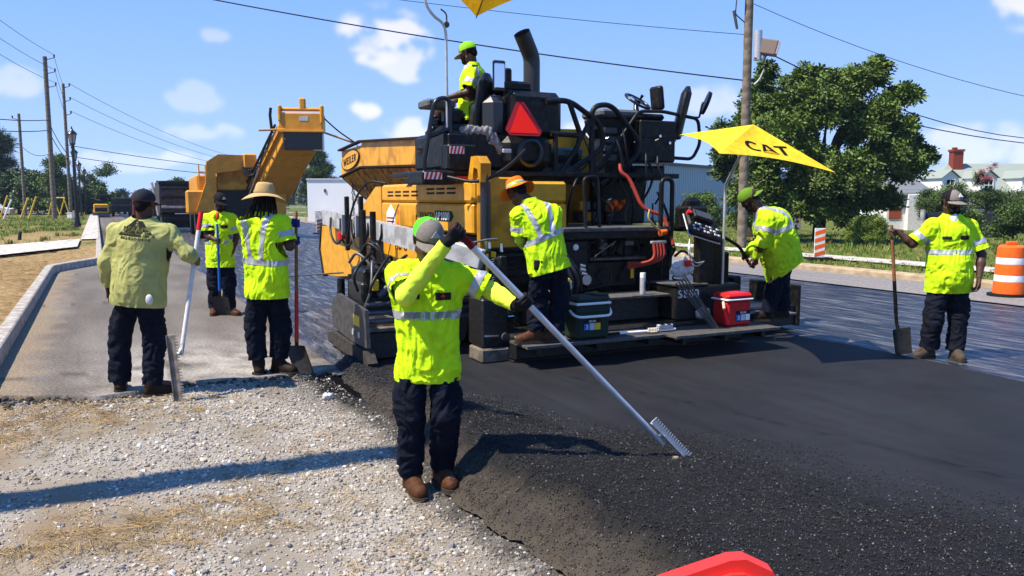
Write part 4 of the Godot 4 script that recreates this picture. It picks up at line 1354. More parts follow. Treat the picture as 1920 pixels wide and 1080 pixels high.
	if sleeve == "short": obj("collar", co, sm, t)
	if s.get("front_details", false):
		put("placket", patch(shirt, hipM + T * 0.16, Rt, T, 0.019, 0.33, F, 0.0035).mesh(), sm, t)
		for q in [-1.0, 1.0]:
			put("pocket", patch(shirt, shM - T * 0.205 + Rt * q * 0.092, Rt, T, 0.056, 0.068, F, 0.0035).mesh(), sm, t)
			put("name_patch", patch(shirt, shM - T * 0.135 + Rt * q * 0.092, Rt, T, 0.047 if q < 0 else 0.043, 0.023 if q < 0 else 0.016, F, 0.0065).mesh(), mats["ink"], t)
		var lg := MB.new()
		lg.prism(PackedVector2Array([Vector2(-0.018, -0.006), Vector2(0.018, -0.006), Vector2(0, 0.012)]), Transform3D.IDENTITY, 0.001)
		put("patch_emblem", drape(lg.mesh(), shirt, shM - T * 0.133 - Rt * 0.092, -Rt, T, F, 0.009), mats["red"], t)
	# trousers
	var tf := Field.new(Vector3(lo.x, minf(J.anL.y, J.anR.y) - 0.12, lo.z), Vector3(hi.x, hipM.y + 0.28, hi.z), fine)
	tf.cap(J.hipL + T * 0.03, J.hipR + T * 0.03, 0.108 * loose, 0.108 * loose, 0.05, F, 0.92)
	tf.cap(hipM + T * 0.02, hipM + T * 0.16, 0.15, 0.145, 0.04, F, 0.72)
	for q in ["L", "R"]:
		var hp: Vector3 = J["hip" + q]; var kn: Vector3 = J["kn" + q]; var an: Vector3 = J["an" + q]
		tf.cap(hp, kn, 0.096 * loose, 0.082 * loose, 0.035)
		tf.cap(kn, an, 0.082 * loose, 0.080 * loose, 0.03)
		if s.get("cargo", true):
			var o: Vector3 = Rt * (0.055 if q == "R" else -0.055)
			tf.cap(hp.lerp(kn, 0.55) + o, hp.lerp(kn, 0.85) + o, 0.055 * loose, 0.055 * loose, 0.03)
	var trou := tf.nets()
	trou = trou.clip(hipM - T * (hem - 0.025), -(T + F * (s.get("hem_tilt", 0.0) as float)).normalized())
	for q in ["L", "R"]:
		var kn: Vector3 = J["kn" + q]; var an: Vector3 = J["an" + q]
		trou = clip_near(trou, an + (an - kn).normalized() * (s.get("trouser_len", -0.015) as float), (kn - an).normalized(), 0.15)
	wrinkle(trou, 0.015, Vector3(4, 7.5, 4), (s.base.z * 100.0) as int, 0.018)
	put("trousers", trou.mesh(), mats[s.get("pants", "navy")], t)
	# boots
	for q in ["L", "R"]:
		var an: Vector3 = J["an" + q]; var to: Vector3 = J["to" + q]; var kn: Vector3 = J["kn" + q]
		var d := to - an; d.y = 0; d = d.normalized()
		var fy: float = s.get("floor" + q, 0.0)
		var bf := Field.new(Vector3(an.x, fy, an.z) - Vector3(0.30, 0.03, 0.30), Vector3(an.x, fy + 0.36, an.z) + Vector3(0.30, 0, 0.30), 0.009)
		var heel := Vector3(an.x, fy + 0.05, an.z) - d * 0.035
		bf.cap(heel, heel + d * 0.19 - Vector3(0, 0.004, 0), 0.047, 0.050, 0.02)
		bf.cap(heel + d * 0.16, heel + d * 0.215 + Vector3(0, -0.006, 0), 0.050, 0.043, 0.02)
		bf.cap(Vector3(an.x, fy + 0.12, an.z), heel + d * 0.13 + Vector3(0, 0.02, 0), 0.055, 0.044, 0.03)
		var up: Vector3 = an + (kn - an).normalized() * 0.16
		bf.cap(Vector3(an.x, fy + 0.11, an.z), up, 0.056, 0.062, 0.03)
		var boot := bf.nets().clip(Vector3(0, fy + 0.002, 0), Vector3.UP)
		wrinkle(boot, 0.002, Vector3(14, 22, 14), 3)
		put("boot", boot.mesh(), mats[s.get("boots", "boot_brown")], t)
		var sb := MB.new()
		var out := PackedVector2Array()
		for k in 22:
			var a := TAU * k / 22.0
			out.append(Vector2(cos(a) * (0.052 if cos(a) < 0 else 0.053), sin(a)) * Vector2(1, 0.054) / Vector2(1, 1))
		var ol := PackedVector2Array()
		for k in 22:
			var a := TAU * k / 22.0
			ol.append(Vector2(sin(a) * 0.053, (-0.035 + cos(a) * 0.052) if cos(a) < 0 else (0.178 + cos(a) * 0.056 - 0.0)))
		var side := Vector3.UP.cross(d).normalized()
		sb.prism(ol, Transform3D(Basis(side, d, side.cross(d)), Vector3(an.x, fy + (0.028 if side.cross(d).y < 0 else 0.0), an.z)), 0.028)
		obj("boot_sole", sb, mats["sole"], t)
	# hats
	var hat: Dictionary = s.get("hat", {})
	if hat.get("kind", "") == "cap":
		cap_hat(t, C, hb if not hat.get("reversed", false) else Basis(-hb.x, hb.y, -hb.z), mats[hat.front], mats[hat.back], mats[hat.visor], true, hat.get("split", 62.0))
		if hat.has("emblem"):
			var em := MB.new()
			em.prism(PackedVector2Array([Vector2(-0.03, -0.014), Vector2(0.03, -0.014), Vector2(0.0, 0.026)]), Transform3D(hb * Basis(Vector3.RIGHT, -0.35), C + hb * Vector3(0, 0.075, 0.1095)), 0.006)
			obj("cap_emblem", em, mats[hat.emblem], t)
	elif hat.get("kind", "") == "straw":
		var b := MB.new()
		b.lathe(PackedVector2Array([Vector2(0.0, 0.118), Vector2(0.035, 0.122), Vector2(0.062, 0.117), Vector2(0.078, 0.098), Vector2(0.088, 0.055), Vector2(0.095, 0.010)]), Transform3D(hb * Basis.from_scale(Vector3(1.0, 1.0, 1.14)), C + hb * Vector3(0, 0.035, -0.004)), 28)
		obj("hat_crown", b, mats["straw"], t)
		b = MB.new()
		b.lathe(PackedVector2Array([Vector2(0.0975, 0.016), Vector2(0.0985, 0.034), Vector2(0.0955, 0.036)]), Transform3D(hb * Basis.from_scale(Vector3(1.0, 1.0, 1.14)), C + hb * Vector3(0, 0.035, -0.004)), 28)
		obj("hat_band", b, mats["straw"], t)
		b = MB.new()
		for k in 48:
			for r in 7:
				for lay in [0.0, -0.003]:
					var q: Array = []
					for ij in [[k, r], [k + 1, r], [k + 1, r + 1], [k, r + 1]]:
						var a: float = TAU * ij[0] / 48.0
						var rr: float = lerpf(0.092, 0.205, ij[1] / 7.0)
						var y: float = 0.046 - 0.055 * pow((rr - 0.092) / 0.113, 1.5) + 0.022 * sin(2.0 * a + 0.6) * pow((rr - 0.092) / 0.113, 1.3) + lay
						q.append(C + hb * Vector3(cos(a) * rr, y, sin(a) * rr * 1.1))
					b.quad_out(q[0], q[1], q[2], q[3], C + hb.y * (-1.0 if lay == 0.0 else 1.0))
		obj("hat_brim", b, mats["straw"], t)
	elif hat.get("kind", "") == "bucket":
		var tr := Transform3D(hb * Basis.from_scale(Vector3(1.0, 1.0, 1.14)), C + hb * Vector3(0, 0.03, -0.004))
		var b := MB.new()
		b.lathe(PackedVector2Array([Vector2(0.0, 0.108), Vector2(0.05, 0.107), Vector2(0.075, 0.100), Vector2(0.084, 0.085), Vector2(0.096, 0.012)]), tr, 28)
		obj("hat_crown", b, mats["hat_orange"], t)
		b = MB.new()
		b.lathe(PackedVector2Array([Vector2(0.0975, 0.008), Vector2(0.0925, 0.046)]), tr, 28)
		obj("hat_band", b, mats["hivis"], t)
		b = MB.new()
		b.lathe(PackedVector2Array([Vector2(0.0975, 0.018), Vector2(0.0955, 0.036)]), Transform3D(tr.basis * Basis.from_scale(Vector3(1.012, 1, 1.012)), tr.origin), 28)
		obj("reflective_band", b, mats["tape"], t)
		b = MB.new()
		for k in 40:
			for r in 5:
				for lay in [0.0, -0.003]:
					var q: Array = []
					for ij in [[k, r], [k + 1, r], [k + 1, r + 1], [k, r + 1]]:
						var a: float = TAU * ij[0] / 40.0
						var w: float = ij[1] / 5.0
						var rr: float = lerpf(0.094, 0.175, w)
						q.append(C + hb * Vector3(cos(a) * rr, 0.042 - 0.042 * w + 0.016 * sin(3.0 * a + 1.0) * w + lay, sin(a) * rr * 1.1))
					b.quad_out(q[0], q[1], q[2], q[3], C + hb.y * (-1.0 if lay == 0.0 else 1.0))
		obj("hat_brim", b, mats["hat_orange"], t)
	s["_T"] = T; s["_F"] = F; s["_R"] = Rt; s["_hip"] = hipM; s["_sh"] = shM; s["_hb"] = hb
	return t
func clip_near(t: TM, o: Vector3, dir: Vector3, r: float) -> TM:     # cuts only what lies within r of the point o
	var a := TM.new(); var b := TM.new()
	a.v = t.v; a.n = t.n; b.v = t.v; b.n = t.n
	for k in range(0, t.i.size(), 3):
		var p := (t.v[t.i[k]] + t.v[t.i[k + 1]] + t.v[t.i[k + 2]]) / 3.0
		var q := a if (p - o).length() < r else b
		q.i.append_array([t.i[k], t.i[k + 1], t.i[k + 2]])
	a = a.clip(o, dir)
	b = b.packed()
	b.join(a)
	return weld(b)
func drop_near(t: TM, a: Vector3, c: Vector3, r: float) -> TM:
	var o := TM.new()
	o.v = t.v; o.n = t.n
	var ba := c - a
	for k in range(0, t.i.size(), 3):
		var p := (t.v[t.i[k]] + t.v[t.i[k + 1]] + t.v[t.i[k + 2]]) / 3.0 - a
		var s := clampf(p.dot(ba) / ba.length_squared(), 0.0, 1.0)
		if (p - ba * s).length() > r: o.i.append_array([t.i[k], t.i[k + 1], t.i[k + 2]])
	return o.packed()
func weld(t: TM) -> TM:
	var r := TM.new()
	var seen := {}
	var mp := PackedInt32Array(); mp.resize(t.v.size())
	for k in t.v.size():
		var key := Vector3i(t.v[k] * 20000.0)
		if seen.has(key): mp[k] = seen[key]
		else:
			seen[key] = r.v.size(); mp[k] = r.v.size()
			r.v.append(t.v[k]); r.n.append(t.n[k])
	for k in t.i: r.i.append(mp[k])
	return r
func tool_handle(called: String, label: String, a: Vector3, b: Vector3, r: float, m: Material) -> Node3D:
	var t := thing(called, label, "shovel" if called == "shovel" else "rake", b)
	part_cone("handle", t, m, a - b, Vector3.ZERO, r, r, 12)
	return t
func shovel(label: String, a: Vector3, b: Vector3, tip: Vector3, m: Material, face: Vector3, lower: Material, w := 0.24, l := 0.30) -> Node3D:
	var t := thing("shovel", label, "shovel", tip)
	var A := a - tip
	var B := b - tip
	var d := (B - A).normalized()
	var mid := A.lerp(B, 0.62)
	part_cone("handle", t, m, A, mid, 0.016, 0.019, 12)
	part_cone("lower_handle", t, lower, mid, B, 0.0195, 0.021, 12)
	var dn := (-B).normalized()
	var top := dn * -l
	var sd := d.cross(face).normalized()
	var fc := sd.cross(dn).normalized()
	if fc.dot(face) < 0: fc = -fc
	part_tube("socket", t, mats["black"], [B - d * 0.02, B + d * 0.10, top - fc * 0.01, top + dn * 0.08], 0.019, 0.10, 10)
	var bl := MB.new()
	var n := 8
	for i in n:
		for j in 6:
			for lay in [0.0, 0.003]:
				var q: Array = []
				for ij in [[i, j], [i + 1, j], [i + 1, j + 1], [i, j + 1]]:
					var u: float = ij[0] / float(n) * 2.0 - 1.0
					var v: float = ij[1] / 6.0
					q.append(top + dn * (l * v) + sd * (u * w * 0.5 * (1.0 - 0.06 * v)) + fc * (0.035 * u * u * (1.0 - v * 0.6) + 0.02 * (1.0 - v) * (1.0 - v) + lay))
				bl.quad_out(q[0], q[1], q[2], q[3], (q[0] + q[2]) * 0.5 + fc * (1.0 if lay == 0.0 else -1.0))
	obj("blade", bl, mats["shovel_blade"], t)
	return t
func lute(label: String, a: Vector3, b: Vector3, tip: Vector3, top: Vector3, face: Vector3, teeth_to: Vector3, hm: Material, gm: Material, pm: Material, nteeth: int, w := 0.085) -> Node3D:
	var t := thing("asphalt_lute", label, "rake", tip)
	var A := a - tip; var B := b - tip
	var d := (B - A).normalized()
	part_cone("handle", t, hm, A + d * 0.16, B, 0.0195, 0.0195, 14)
	part_cone("grip", t, gm, A, A + d * 0.17, 0.0225, 0.0225, 14)
	var up := (top - tip)
	var ln := up.length()
	up = up.normalized()
	var sd := (teeth_to - up * teeth_to.dot(up)).normalized()
	var fc := sd.cross(up).normalized()
	if fc.dot(face) < 0: fc = -fc
	var pl := MB.new()
	pl.box(up * ln * 0.5, Vector3(w, ln, 0.006), 0.002, Basis(sd, up, sd.cross(up)))
	pl.box(up * ln * 0.5 - sd * (w * 0.5 - 0.004) + fc * 0.012, Vector3(0.006, ln, 0.028), 0.002, Basis(sd, up, sd.cross(up)))
	obj("blade", pl, pm, t)
	for k in nteeth:
		var tb := MB.new()
		var o := up * (ln * (k + 0.5) / nteeth) + sd * w * 0.5
		tb.prism(PackedVector2Array([Vector2(0, -ln * 0.36 / nteeth), Vector2(0.026, -ln * 0.13 / nteeth), Vector2(0.026, ln * 0.13 / nteeth), Vector2(0, ln * 0.36 / nteeth)]), Transform3D(Basis(sd, up, sd.cross(up)), o - sd.cross(up) * 0.003), 0.006)
		obj("tooth", tb, pm, t)
	var br := MB.new()
	br.bar(B - d * 0.10, B + d * 0.10, 0.034, 0.03, 0.004)
	br.bar(B + d * 0.02, up * ln * 0.62 - fc * 0.01, 0.03, 0.012, 0.003)
	obj("bracket", br, mats["galv"], t)
	return t

func build_people() -> void:
	M("shovel_blade", L(0.035, 0.033, 0.032), 0.5, 0.4, texs["grime"], 5.0)
	M("dirty_alu", L(0.24, 0.21, 0.18), 0.6, 0.2, texs["grime"], 3.0)
	# the man raking
	var s := {"label": "worker raking asphalt in the foreground, arm raised across his face",
	"base": Vector3(-0.55, -0.085, -4.95), "cell": 0.0105, "hand_cell": 0.0036,
	"head": Vector3(0.040, 1.594, 0.080), "neck": Vector3(0.030, 1.442, 0.000), "shR": Vector3(-0.145, 1.385, 0.050), "shL": Vector3(0.200, 1.368, -0.060), "elR": Vector3(-0.075, 1.265, 0.270), "wrR": Vector3(0.177, 1.617, 0.220), "elL": Vector3(0.430, 1.257, -0.050), "wrL": Vector3(0.573, 1.249, 0.050), "hipR": Vector3(-0.070, 0.840, 0.000), "hipL": Vector3(0.113, 0.840, 0.000), "knR": Vector3(-0.085, 0.470, 0.060), "knL": Vector3(0.142, 0.494, 0.060), "anR": Vector3(-0.091, 0.078, 0.000), "anL": Vector3(0.091, 0.089, -0.100), "toR": Vector3(-0.011, 0.043, 0.170), "toL": Vector3(0.188, 0.069, 0.100),
	"fwd": Vector3(0.12, 0, 1), "look": Vector3(0.42, -0.42, 0.8), "floorR": -0.02, "floorL": -0.005,
	"width": 0.176, "girth": 1.0, "hem": 0.135, "flare": 1.06, "under": "hivis_knit", "shirt": "hivis", "tape": ["waist", "sleeve", "shoulder"], "waist_y": 0.285, "front_details": true, "cut": 0.80, "sleeve_t": 0.56,
	"glove": "glove", "handR": {"mode": "grip", "at": Vector3(0.235, 1.648, 0.322), "axis": Vector3(1.49, -1.6, -0.48), "palm": -1.0, "rad": 0.021}, "handL": {"mode": "grip", "at": Vector3(0.63, 1.225, 0.195), "axis": Vector3(-1.49, 1.6, 0.48), "palm": 1.0, "rad": 0.021},
	"boots": "boot_brown", "loose": 0.98, "trouser_len": -0.02, "fold": 0.010,
	"hat": {"kind": "cap", "front": "cap_grey", "back": "cap_green", "visor": "cap_grey", "emblem": "tape", "split": 80.0}}
	person(s)
	lute("long silver lute with a red grip raking the loose asphalt", Vector3(-0.34, 1.59, -4.62), Vector3(0.915, 0.242, -5.025), Vector3(1.15, 0.055, -5.1), Vector3(0.895, 0.33, -5.02), Vector3(0.3, 0.6, 0.8), Vector3(0.75, 0.6, -0.3), mats["alu"], mats["lute_grip"] if mats.has("lute_grip") else M("lute_grip", L(0.12, 0.008, 0.012), 0.6), mats["alu"], 18, 0.034)
	# the man seen from behind on the left
	s = {"label": "heavy worker seen from behind in a pale olive long-sleeved shirt and dark cap",
	"base": Vector3(-3.42, 0.000, -7.20), "cell": 0.012,
	"head": Vector3(0.134, 1.707, -0.020), "neck": Vector3(0.126, 1.561, 0.000), "shL": Vector3(-0.110, 1.475, 0.000), "shR": Vector3(0.345, 1.460, 0.000), "elL": Vector3(-0.213, 1.190, 0.020), "wrL": Vector3(-0.248, 0.941, -0.060), "elR": Vector3(0.516, 1.256, 0.020), "wrR": Vector3(0.498, 1.183, -0.200), "hipL": Vector3(-0.050, 0.850, 0.000), "hipR": Vector3(0.152, 0.841, 0.000), "knL": Vector3(-0.150, 0.456, -0.020), "knR": Vector3(0.170, 0.431, 0.000), "anL": Vector3(-0.151, 0.110, 0.020), "anR": Vector3(0.161, 0.089, 0.060), "toL": Vector3(-0.221, 0.088, -0.15), "toR": Vector3(0.339, 0.060, -0.02),
	"fwd": Vector3(0.05, 0, -1), "look": Vector3(0.12, -0.05, -1), "face": false, "floorL": 0.0, "floorR": -0.035,
	"width": 0.218, "flare": 0.93, "girth": 1.08, "arm": 1.1, "hem": 0.05, "flat": 0.74, "sleeve": "long", "shirt": "olive_shirt", "tape": [], "fold": 0.0065, "fold_dir": Vector3(7, 2.6, 7), "lump": [[0.0, 0.08, 0.06, 0.17, 0.12]],
	"handR": {"mode": "grip", "at": Vector3(0.53, 1.18, -0.115), "axis": Vector3(0.07, 1.62, -0.5), "palm": 1.0, "rad": 0.02}, "handL": {"mode": "relaxed", "dir": Vector3(-0.02, -1, -0.1), "palm": Vector3(1, 0, 0), "thumb": Vector3(0, 0, -1)},
	"boots": "boot_dark", "loose": 1.08, "pants": "navy", "trouser_len": 0.02,
	"hat": {"kind": "cap", "front": "cap_dark", "back": "cap_dark", "visor": "cap_dark"}}
	var p := person(s)
	var sh: TM = s["_shirt"]
	var T: Vector3 = s["_T"]; var F: Vector3 = s["_F"]
	var o: Vector3 = Vector3(0.130, 1.505, 0.0)
	var X: Vector3 = -(s["_R"] as Vector3)
	if X.x < 0: X = -X
	var bk := sh.facing(-F, 0.1).clip(o - X * 0.24, X).clip(o + X * 0.24, -X).clip(o - T * 0.2, T)
	var lb := MB.new()
	for k in 14:
		for j in 6:      # a fine grid, so that the print follows the folds
			var y0 := -0.085 + 0.17 * k / 14.0; var y1 := -0.085 + 0.17 * (k + 1) / 14.0
			var w0: float = 0.165 * (0.085 - y0) / 0.17; var w1: float = 0.165 * (0.085 - y1) / 0.17
			var a0 := j / 3.0 - 1.0; var a1 := (j + 1) / 3.0 - 1.0
			lb.quad(Vector3(w0 * a0, y0, 0), Vector3(w0 * a1, y0, 0), Vector3(w1 * a1, y1, 0), Vector3(w1 * a0, y1, 0), Vector3.BACK)
	put("shirt_print", drape(lb.mesh(), bk, o, X, T, -F, 0.003), M("print_ink", L(0.035, 0.038, 0.03), 0.8), p)
	var ol: Material = mats["olive_shirt"]
	put("shirt_print", drape(letters("BEAM'S", 0.045, 0.0005, true, 0.235), bk, o - T * 0.028, X, T, -F, 0.006), ol, p)
	put("shirt_print", drape(letters("CONTRACTING, INC.", 0.020, 0.0005, true, 0.25), bk, o - T * 0.067, X, T, -F, 0.006), ol, p)
	put("shirt_print", drape(letters("803-827-0138", 0.024, 0.0005, true, 0.27), bk, o - T * 0.108, X, T, -F, 0.004), mats["print_ink"], p)
	lb = MB.new()
	for k in 3: lb.quad(Vector3(-0.008 + 0.0015 * k, 0.002 + 0.024 * k, 0), Vector3(0.008 - 0.0015 * k, 0.002 + 0.024 * k, 0), Vector3(0.007 - 0.0015 * k, 0.018 + 0.024 * k, 0), Vector3(-0.007 + 0.0015 * k, 0.018 + 0.024 * k, 0), Vector3.BACK)
	put("shirt_print", drape(lb.mesh(), bk, o, X, T, -F, 0.006), ol, p)
	# black side panels
	for q in [-1.0, 1.0]:
		var sd := "R" if q > 0 else "L"
		var sp := drop_near(drop_near(sh, s["sh" + sd], s["el" + sd], 0.105), s["el" + sd], s["wr" + sd], 0.10)
		sp = sp.clip(Vector3(0.05, 1.36, 0), -T).clip(Vector3(0.068, 0.9, 0) + X * q * 0.238, X * q)
		put("side_panel", sp.shell(0.003).mesh(), mats["cap_black"], p)
	var rg := MB.new()
	rg.ball(Vector3(0.215, 0.86, 0.155), Vector3(0.035, 0.05, 0.022), 9, 6)
	obj("white_rag", rg, mats["bag"], p)
	lute("lute with a white handle and red tip standing on its brown toothed blade", Vector3(-2.87, 1.62, -7.45), Vector3(-2.935, 0.46, -7.06), Vector3(-2.945, -0.03, -6.95), Vector3(-2.995, 0.56, -6.96), Vector3(0, 0, 1), Vector3(1, 0.02, 0.1), mats["white_handle"] if mats.has("white_handle") else M("white_handle", L(0.62, 0.60, 0.58), 0.45, 0.0, texs["soft"], 3.0), mats["red_plastic"], mats["dirty_alu"], 22, 0.07)
	# the man facing us with the blue shovel
	s = {"label": "worker in a black cap facing the camera, holding a blue-handled shovel",
	"base": Vector3(-4.36, 0.000, -12.00), "cell": 0.014, "hand_cell": 0.0055,
	"head": Vector3(0.033, 1.711, 0.020), "neck": Vector3(-0.005, 1.555, 0.000), "shR": Vector3(-0.181, 1.466, 0.000), "shL": Vector3(0.173, 1.465, -0.050), "elR": Vector3(-0.165, 1.205, 0.060), "wrR": Vector3(-0.003, 1.126, 0.160), "elL": Vector3(0.225, 1.169, -0.080), "wrL": Vector3(0.181, 0.954, 0.000), "hipR": Vector3(-0.091, 0.798, 0.000), "hipL": Vector3(0.084, 0.798, 0.000), "knR": Vector3(-0.091, 0.433, 0.040), "knL": Vector3(0.109, 0.431, 0.020), "anR": Vector3(-0.127, 0.100, 0.000), "anL": Vector3(0.127, 0.094, 0.040), "toR": Vector3(-0.073, 0.037, 0.200), "toL": Vector3(0.279, 0.044, 0.140),
	"fwd": Vector3(0.12, 0, 1), "look": Vector3(0.7, -0.3, 0.65), "beard": true,
	"width": 0.192, "girth": 1.0, "hem": 0.07, "shirt": "hivis", "tape": ["waist", "sleeve", "shoulder", "front"], "waist_y": 0.30, "strap_x": 0.12, "front_details": true,
	"handR": {"mode": "grip", "at": Vector3(0.05, 1.13, 0.225), "axis": Vector3(0.04, 0.99, 0.1), "palm": -1.0, "rad": 0.017}, "handL": {"mode": "relaxed", "dir": Vector3(-0.1, -1, 0.1), "palm": Vector3(-1, 0, 0), "thumb": Vector3(0, 0, 1)},
	"boots": "boot_brown", "loose": 1.02,
	"hat": {"kind": "cap", "front": "cap_black", "back": "cap_black", "visor": "cap_black", "emblem": "tape"}}
	s.tape = ["waist", "sleeve"]
	p = person(s)
	var un := MB.new()
	un.ball(Vector3(0.005, 1.49, 0.078), Vector3(0.035, 0.07, 0.03), 8, 6)
	obj("undershirt", un, mats["orange"], p)
	shovel("square shovel with a bright blue handle held upright", Vector3(-4.3, 1.38, -11.75), Vector3(-4.338, 0.39, -11.85), Vector3(-4.31, 0.01, -11.9), mats["blue_handle"], Vector3(0, 0, 1), mats["blue_handle"], 0.26, 0.30)
	# the man in the straw hat
	s = {"label": "worker seen from behind in a wide straw hat with long dreadlocks",
	"base": Vector3(-2.44, 0.000, -7.90), "cell": 0.012,
	"head": Vector3(0.019, 1.750, -0.020), "neck": Vector3(0.009, 1.594, 0.000), "shL": Vector3(-0.152, 1.533, 0.060), "shR": Vector3(0.180, 1.532, -0.020), "elL": Vector3(-0.03, 1.28, -0.20), "wrL": Vector3(0.142, 1.421, -0.240), "elR": Vector3(0.260, 1.283, 0.020), "wrR": Vector3(0.287, 1.304, -0.160), "hipL": Vector3(-0.064, 0.873, 0.030), "hipR": Vector3(0.086, 0.866, -0.030), "knL": Vector3(-0.120, 0.442, 0.000), "knR": Vector3(0.125, 0.434, -0.050), "anL": Vector3(-0.084, 0.079, 0.020), "anR": Vector3(0.084, 0.084, -0.060), "toL": Vector3(-0.127, -0.039, -0.120), "toR": Vector3(0.287, 0.036, 0.020),
	"fwd": Vector3(0.38, 0, -0.92), "look": Vector3(0.5, -0.1, -0.85), "face": false,
	"width": 0.200, "girth": 1.05, "arm": 1.08, "hem": 0.09, "shirt": "hivis", "tape": ["waist", "sleeve", "back"], "waist_y": 0.27, "waist_tilt": 0.06, "strap_x": 0.095, "strap_tilt": 0.13, "cut": 0.82, "sleeve_t": 0.55,
	"handR": {"mode": "grip", "at": Vector3(0.265, 1.33, -0.21), "axis": Vector3(0.02, -1.33, 0.2), "palm": 1.0}, "handL": {"mode": "grip", "at": Vector3(0.262, 1.5, -0.235), "axis": Vector3(-0.02, 1.33, -0.2), "palm": 1.0},
	"boots": "boot_dark", "loose": 1.14, "trouser_len": -0.08,
	"hat": {"kind": "straw"}}
	s["glove"] = "glove_blue"
	p = person(s)
	var rng := RandomNumberGenerator.new()
	rng.seed = 4
	var hb: Basis = s["_hb"]
	for k in 17:
		var a := lerpf(-2.2, 2.2, k / 16.0)
		var d := hb * Vector3(sin(a), 0, -cos(a))
		var st: Vector3 = s.head + d * 0.085 + Vector3(0, 0.03, 0)
		var ln := rng.randf_range(0.20, 0.36)
		var sw := Vector3(rng.randf_range(-0.03, 0.03) - 0.02, 0, rng.randf_range(-0.02, 0.03))
		var dr := MB.new()
		dr.tube(PackedVector3Array([st, st + d * 0.02 - Vector3(0, ln * 0.35, 0), st + d * 0.045 + sw * 0.6 - Vector3(0, ln * 0.7, 0), st + d * 0.05 + sw - Vector3(0, ln, 0)]), 0.0125, 6, true, 0.007)
		obj("dreadlock", dr, mats["hair"], p)
	shovel("square shovel with a tan and red handle under the straw-hatted worker's hands", Vector3(-2.18, 1.62, -8.15), Vector3(-2.162, 0.32, -7.96), Vector3(-2.06, 0.02, -7.87), mats["wood_handle"], Vector3(-0.4, 0.2, 1), mats["red"], 0.24, 0.29)
	# operator
	var b5 := PV(Vector3(0.34, 2.74, -2.1))
	s = {"label": "machine operator seated high on the paver in a lime cap and vest",
	"base": b5, "cell": 0.013,
	"head": Vector3(-0.06, 0.74, 0.0), "neck": Vector3(-0.005, 0.59, 0), "shL": Vector3(0.02, 0.50, 0.17), "shR": Vector3(0.02, 0.50, -0.17), "elL": Vector3(-0.06, 0.24, 0.24), "wrL": Vector3(-0.28, 0.19, 0.20), "elR": Vector3(-0.06, 0.24, -0.24), "wrR": Vector3(-0.28, 0.19, -0.2), "hipL": Vector3(0, -0.02, 0.09), "hipR": Vector3(0, -0.02, -0.09), "knL": Vector3(-0.40, 0.03, 0.12), "knR": Vector3(-0.40, 0.03, -0.12), "anL": Vector3(-0.44, -0.36, 0.12), "anR": Vector3(-0.44, -0.36, -0.12), "toL": Vector3(-0.58, -0.42, 0.12), "toR": Vector3(-0.58, -0.42, -0.12),
	"fwd": Vector3(-0.62, 0, -0.78), "look": Vector3(-0.86, -0.3, -0.35), "floorL": -0.45, "floorR": -0.45,
	"width": 0.19, "hem": 0.05, "shirt": "hivis", "tape": ["waist", "sleeve", "back"], "waist_y": 0.26, "beard": true, "cargo": false,
	"handL": {"mode": "relaxed", "dir": Vector3(-1, -0.1, 0), "palm": Vector3(0, -1, 0), "thumb": Vector3(0, 0, -1)}, "handR": {"mode": "relaxed", "dir": Vector3(-1, -0.1, 0), "palm": Vector3(0, -1, 0), "thumb": Vector3(0, 0, 1)},
	"boots": "boot_dark",
	"hat": {"kind": "cap", "front": "cap_grey", "back": "cap_lime", "visor": "cap_grey", "split": 50.0}}
	person(s)
	# bending man in the orange hat
	s = {"label": "worker in an orange bucket hat bending over the screed, seen from behind",
	"base": Vector3(0.3, 0.30, -8.0), "cell": 0.012,
	"head": Vector3(-0.248, 1.521, -0.150), "neck": Vector3(-0.130, 1.419, -0.080), "shL": Vector3(-0.238, 1.294, 0.020), "shR": Vector3(0.105, 1.335, -0.060), "elL": Vector3(-0.216, 1.039, -0.030), "wrL": Vector3(-0.102, 0.898, -0.220), "elR": Vector3(0.112, 1.079, -0.260), "wrR": Vector3(-0.050, 1.008, -0.380), "hipL": Vector3(-0.015, 0.775, 0.030), "hipR": Vector3(0.160, 0.770, -0.030), "knL": Vector3(-0.031, 0.417, -0.050), "knR": Vector3(0.177, 0.413, -0.080), "anL": Vector3(-0.053, 0.105, 0.000), "anR": Vector3(0.146, 0.105, -0.080), "toL": Vector3(-0.203, 0.049, 0.030), "toR": Vector3(0.0, 0.049, -0.05),
	"fwd": Vector3(-0.42, 0, -0.9), "look": Vector3(-0.6, -0.5, -0.7), "face": false,
	"width": 0.192, "girth": 1.0, "hem": 0.05, "shirt": "hivis", "tape": ["waist", "sleeve", "back"], "waist_y": 0.30, "waist_tilt": -0.12, "strap_x": 0.10, "strap_tilt": 0.16, "under": "hivis_knit",
	"handL": {"mode": "relaxed", "dir": Vector3(0.2, -0.5, -0.8), "palm": Vector3(0, -1, 0.3), "thumb": Vector3(1, 0, 0)}, "handR": {"mode": "relaxed", "dir": Vector3(-0.5, -0.3, -0.8), "palm": Vector3(0, -1, 0.3), "thumb": Vector3(-1, 0, 0)},
	"boots": "boot_brown", "loose": 1.05, "glove": "glove", "hat": {"kind": "bucket"}}
	p = person(s)
	var kn := MB.new()
	kn.box(Vector3(-0.055, 0.80, 0.145), Vector3(0.06, 0.10, 0.04), 0.008); kn.box(Vector3(-0.01, 0.815, 0.15), Vector3(0.02, 0.06, 0.03), 0.005)
	obj("belt_pouch", kn, mats["black"], p)
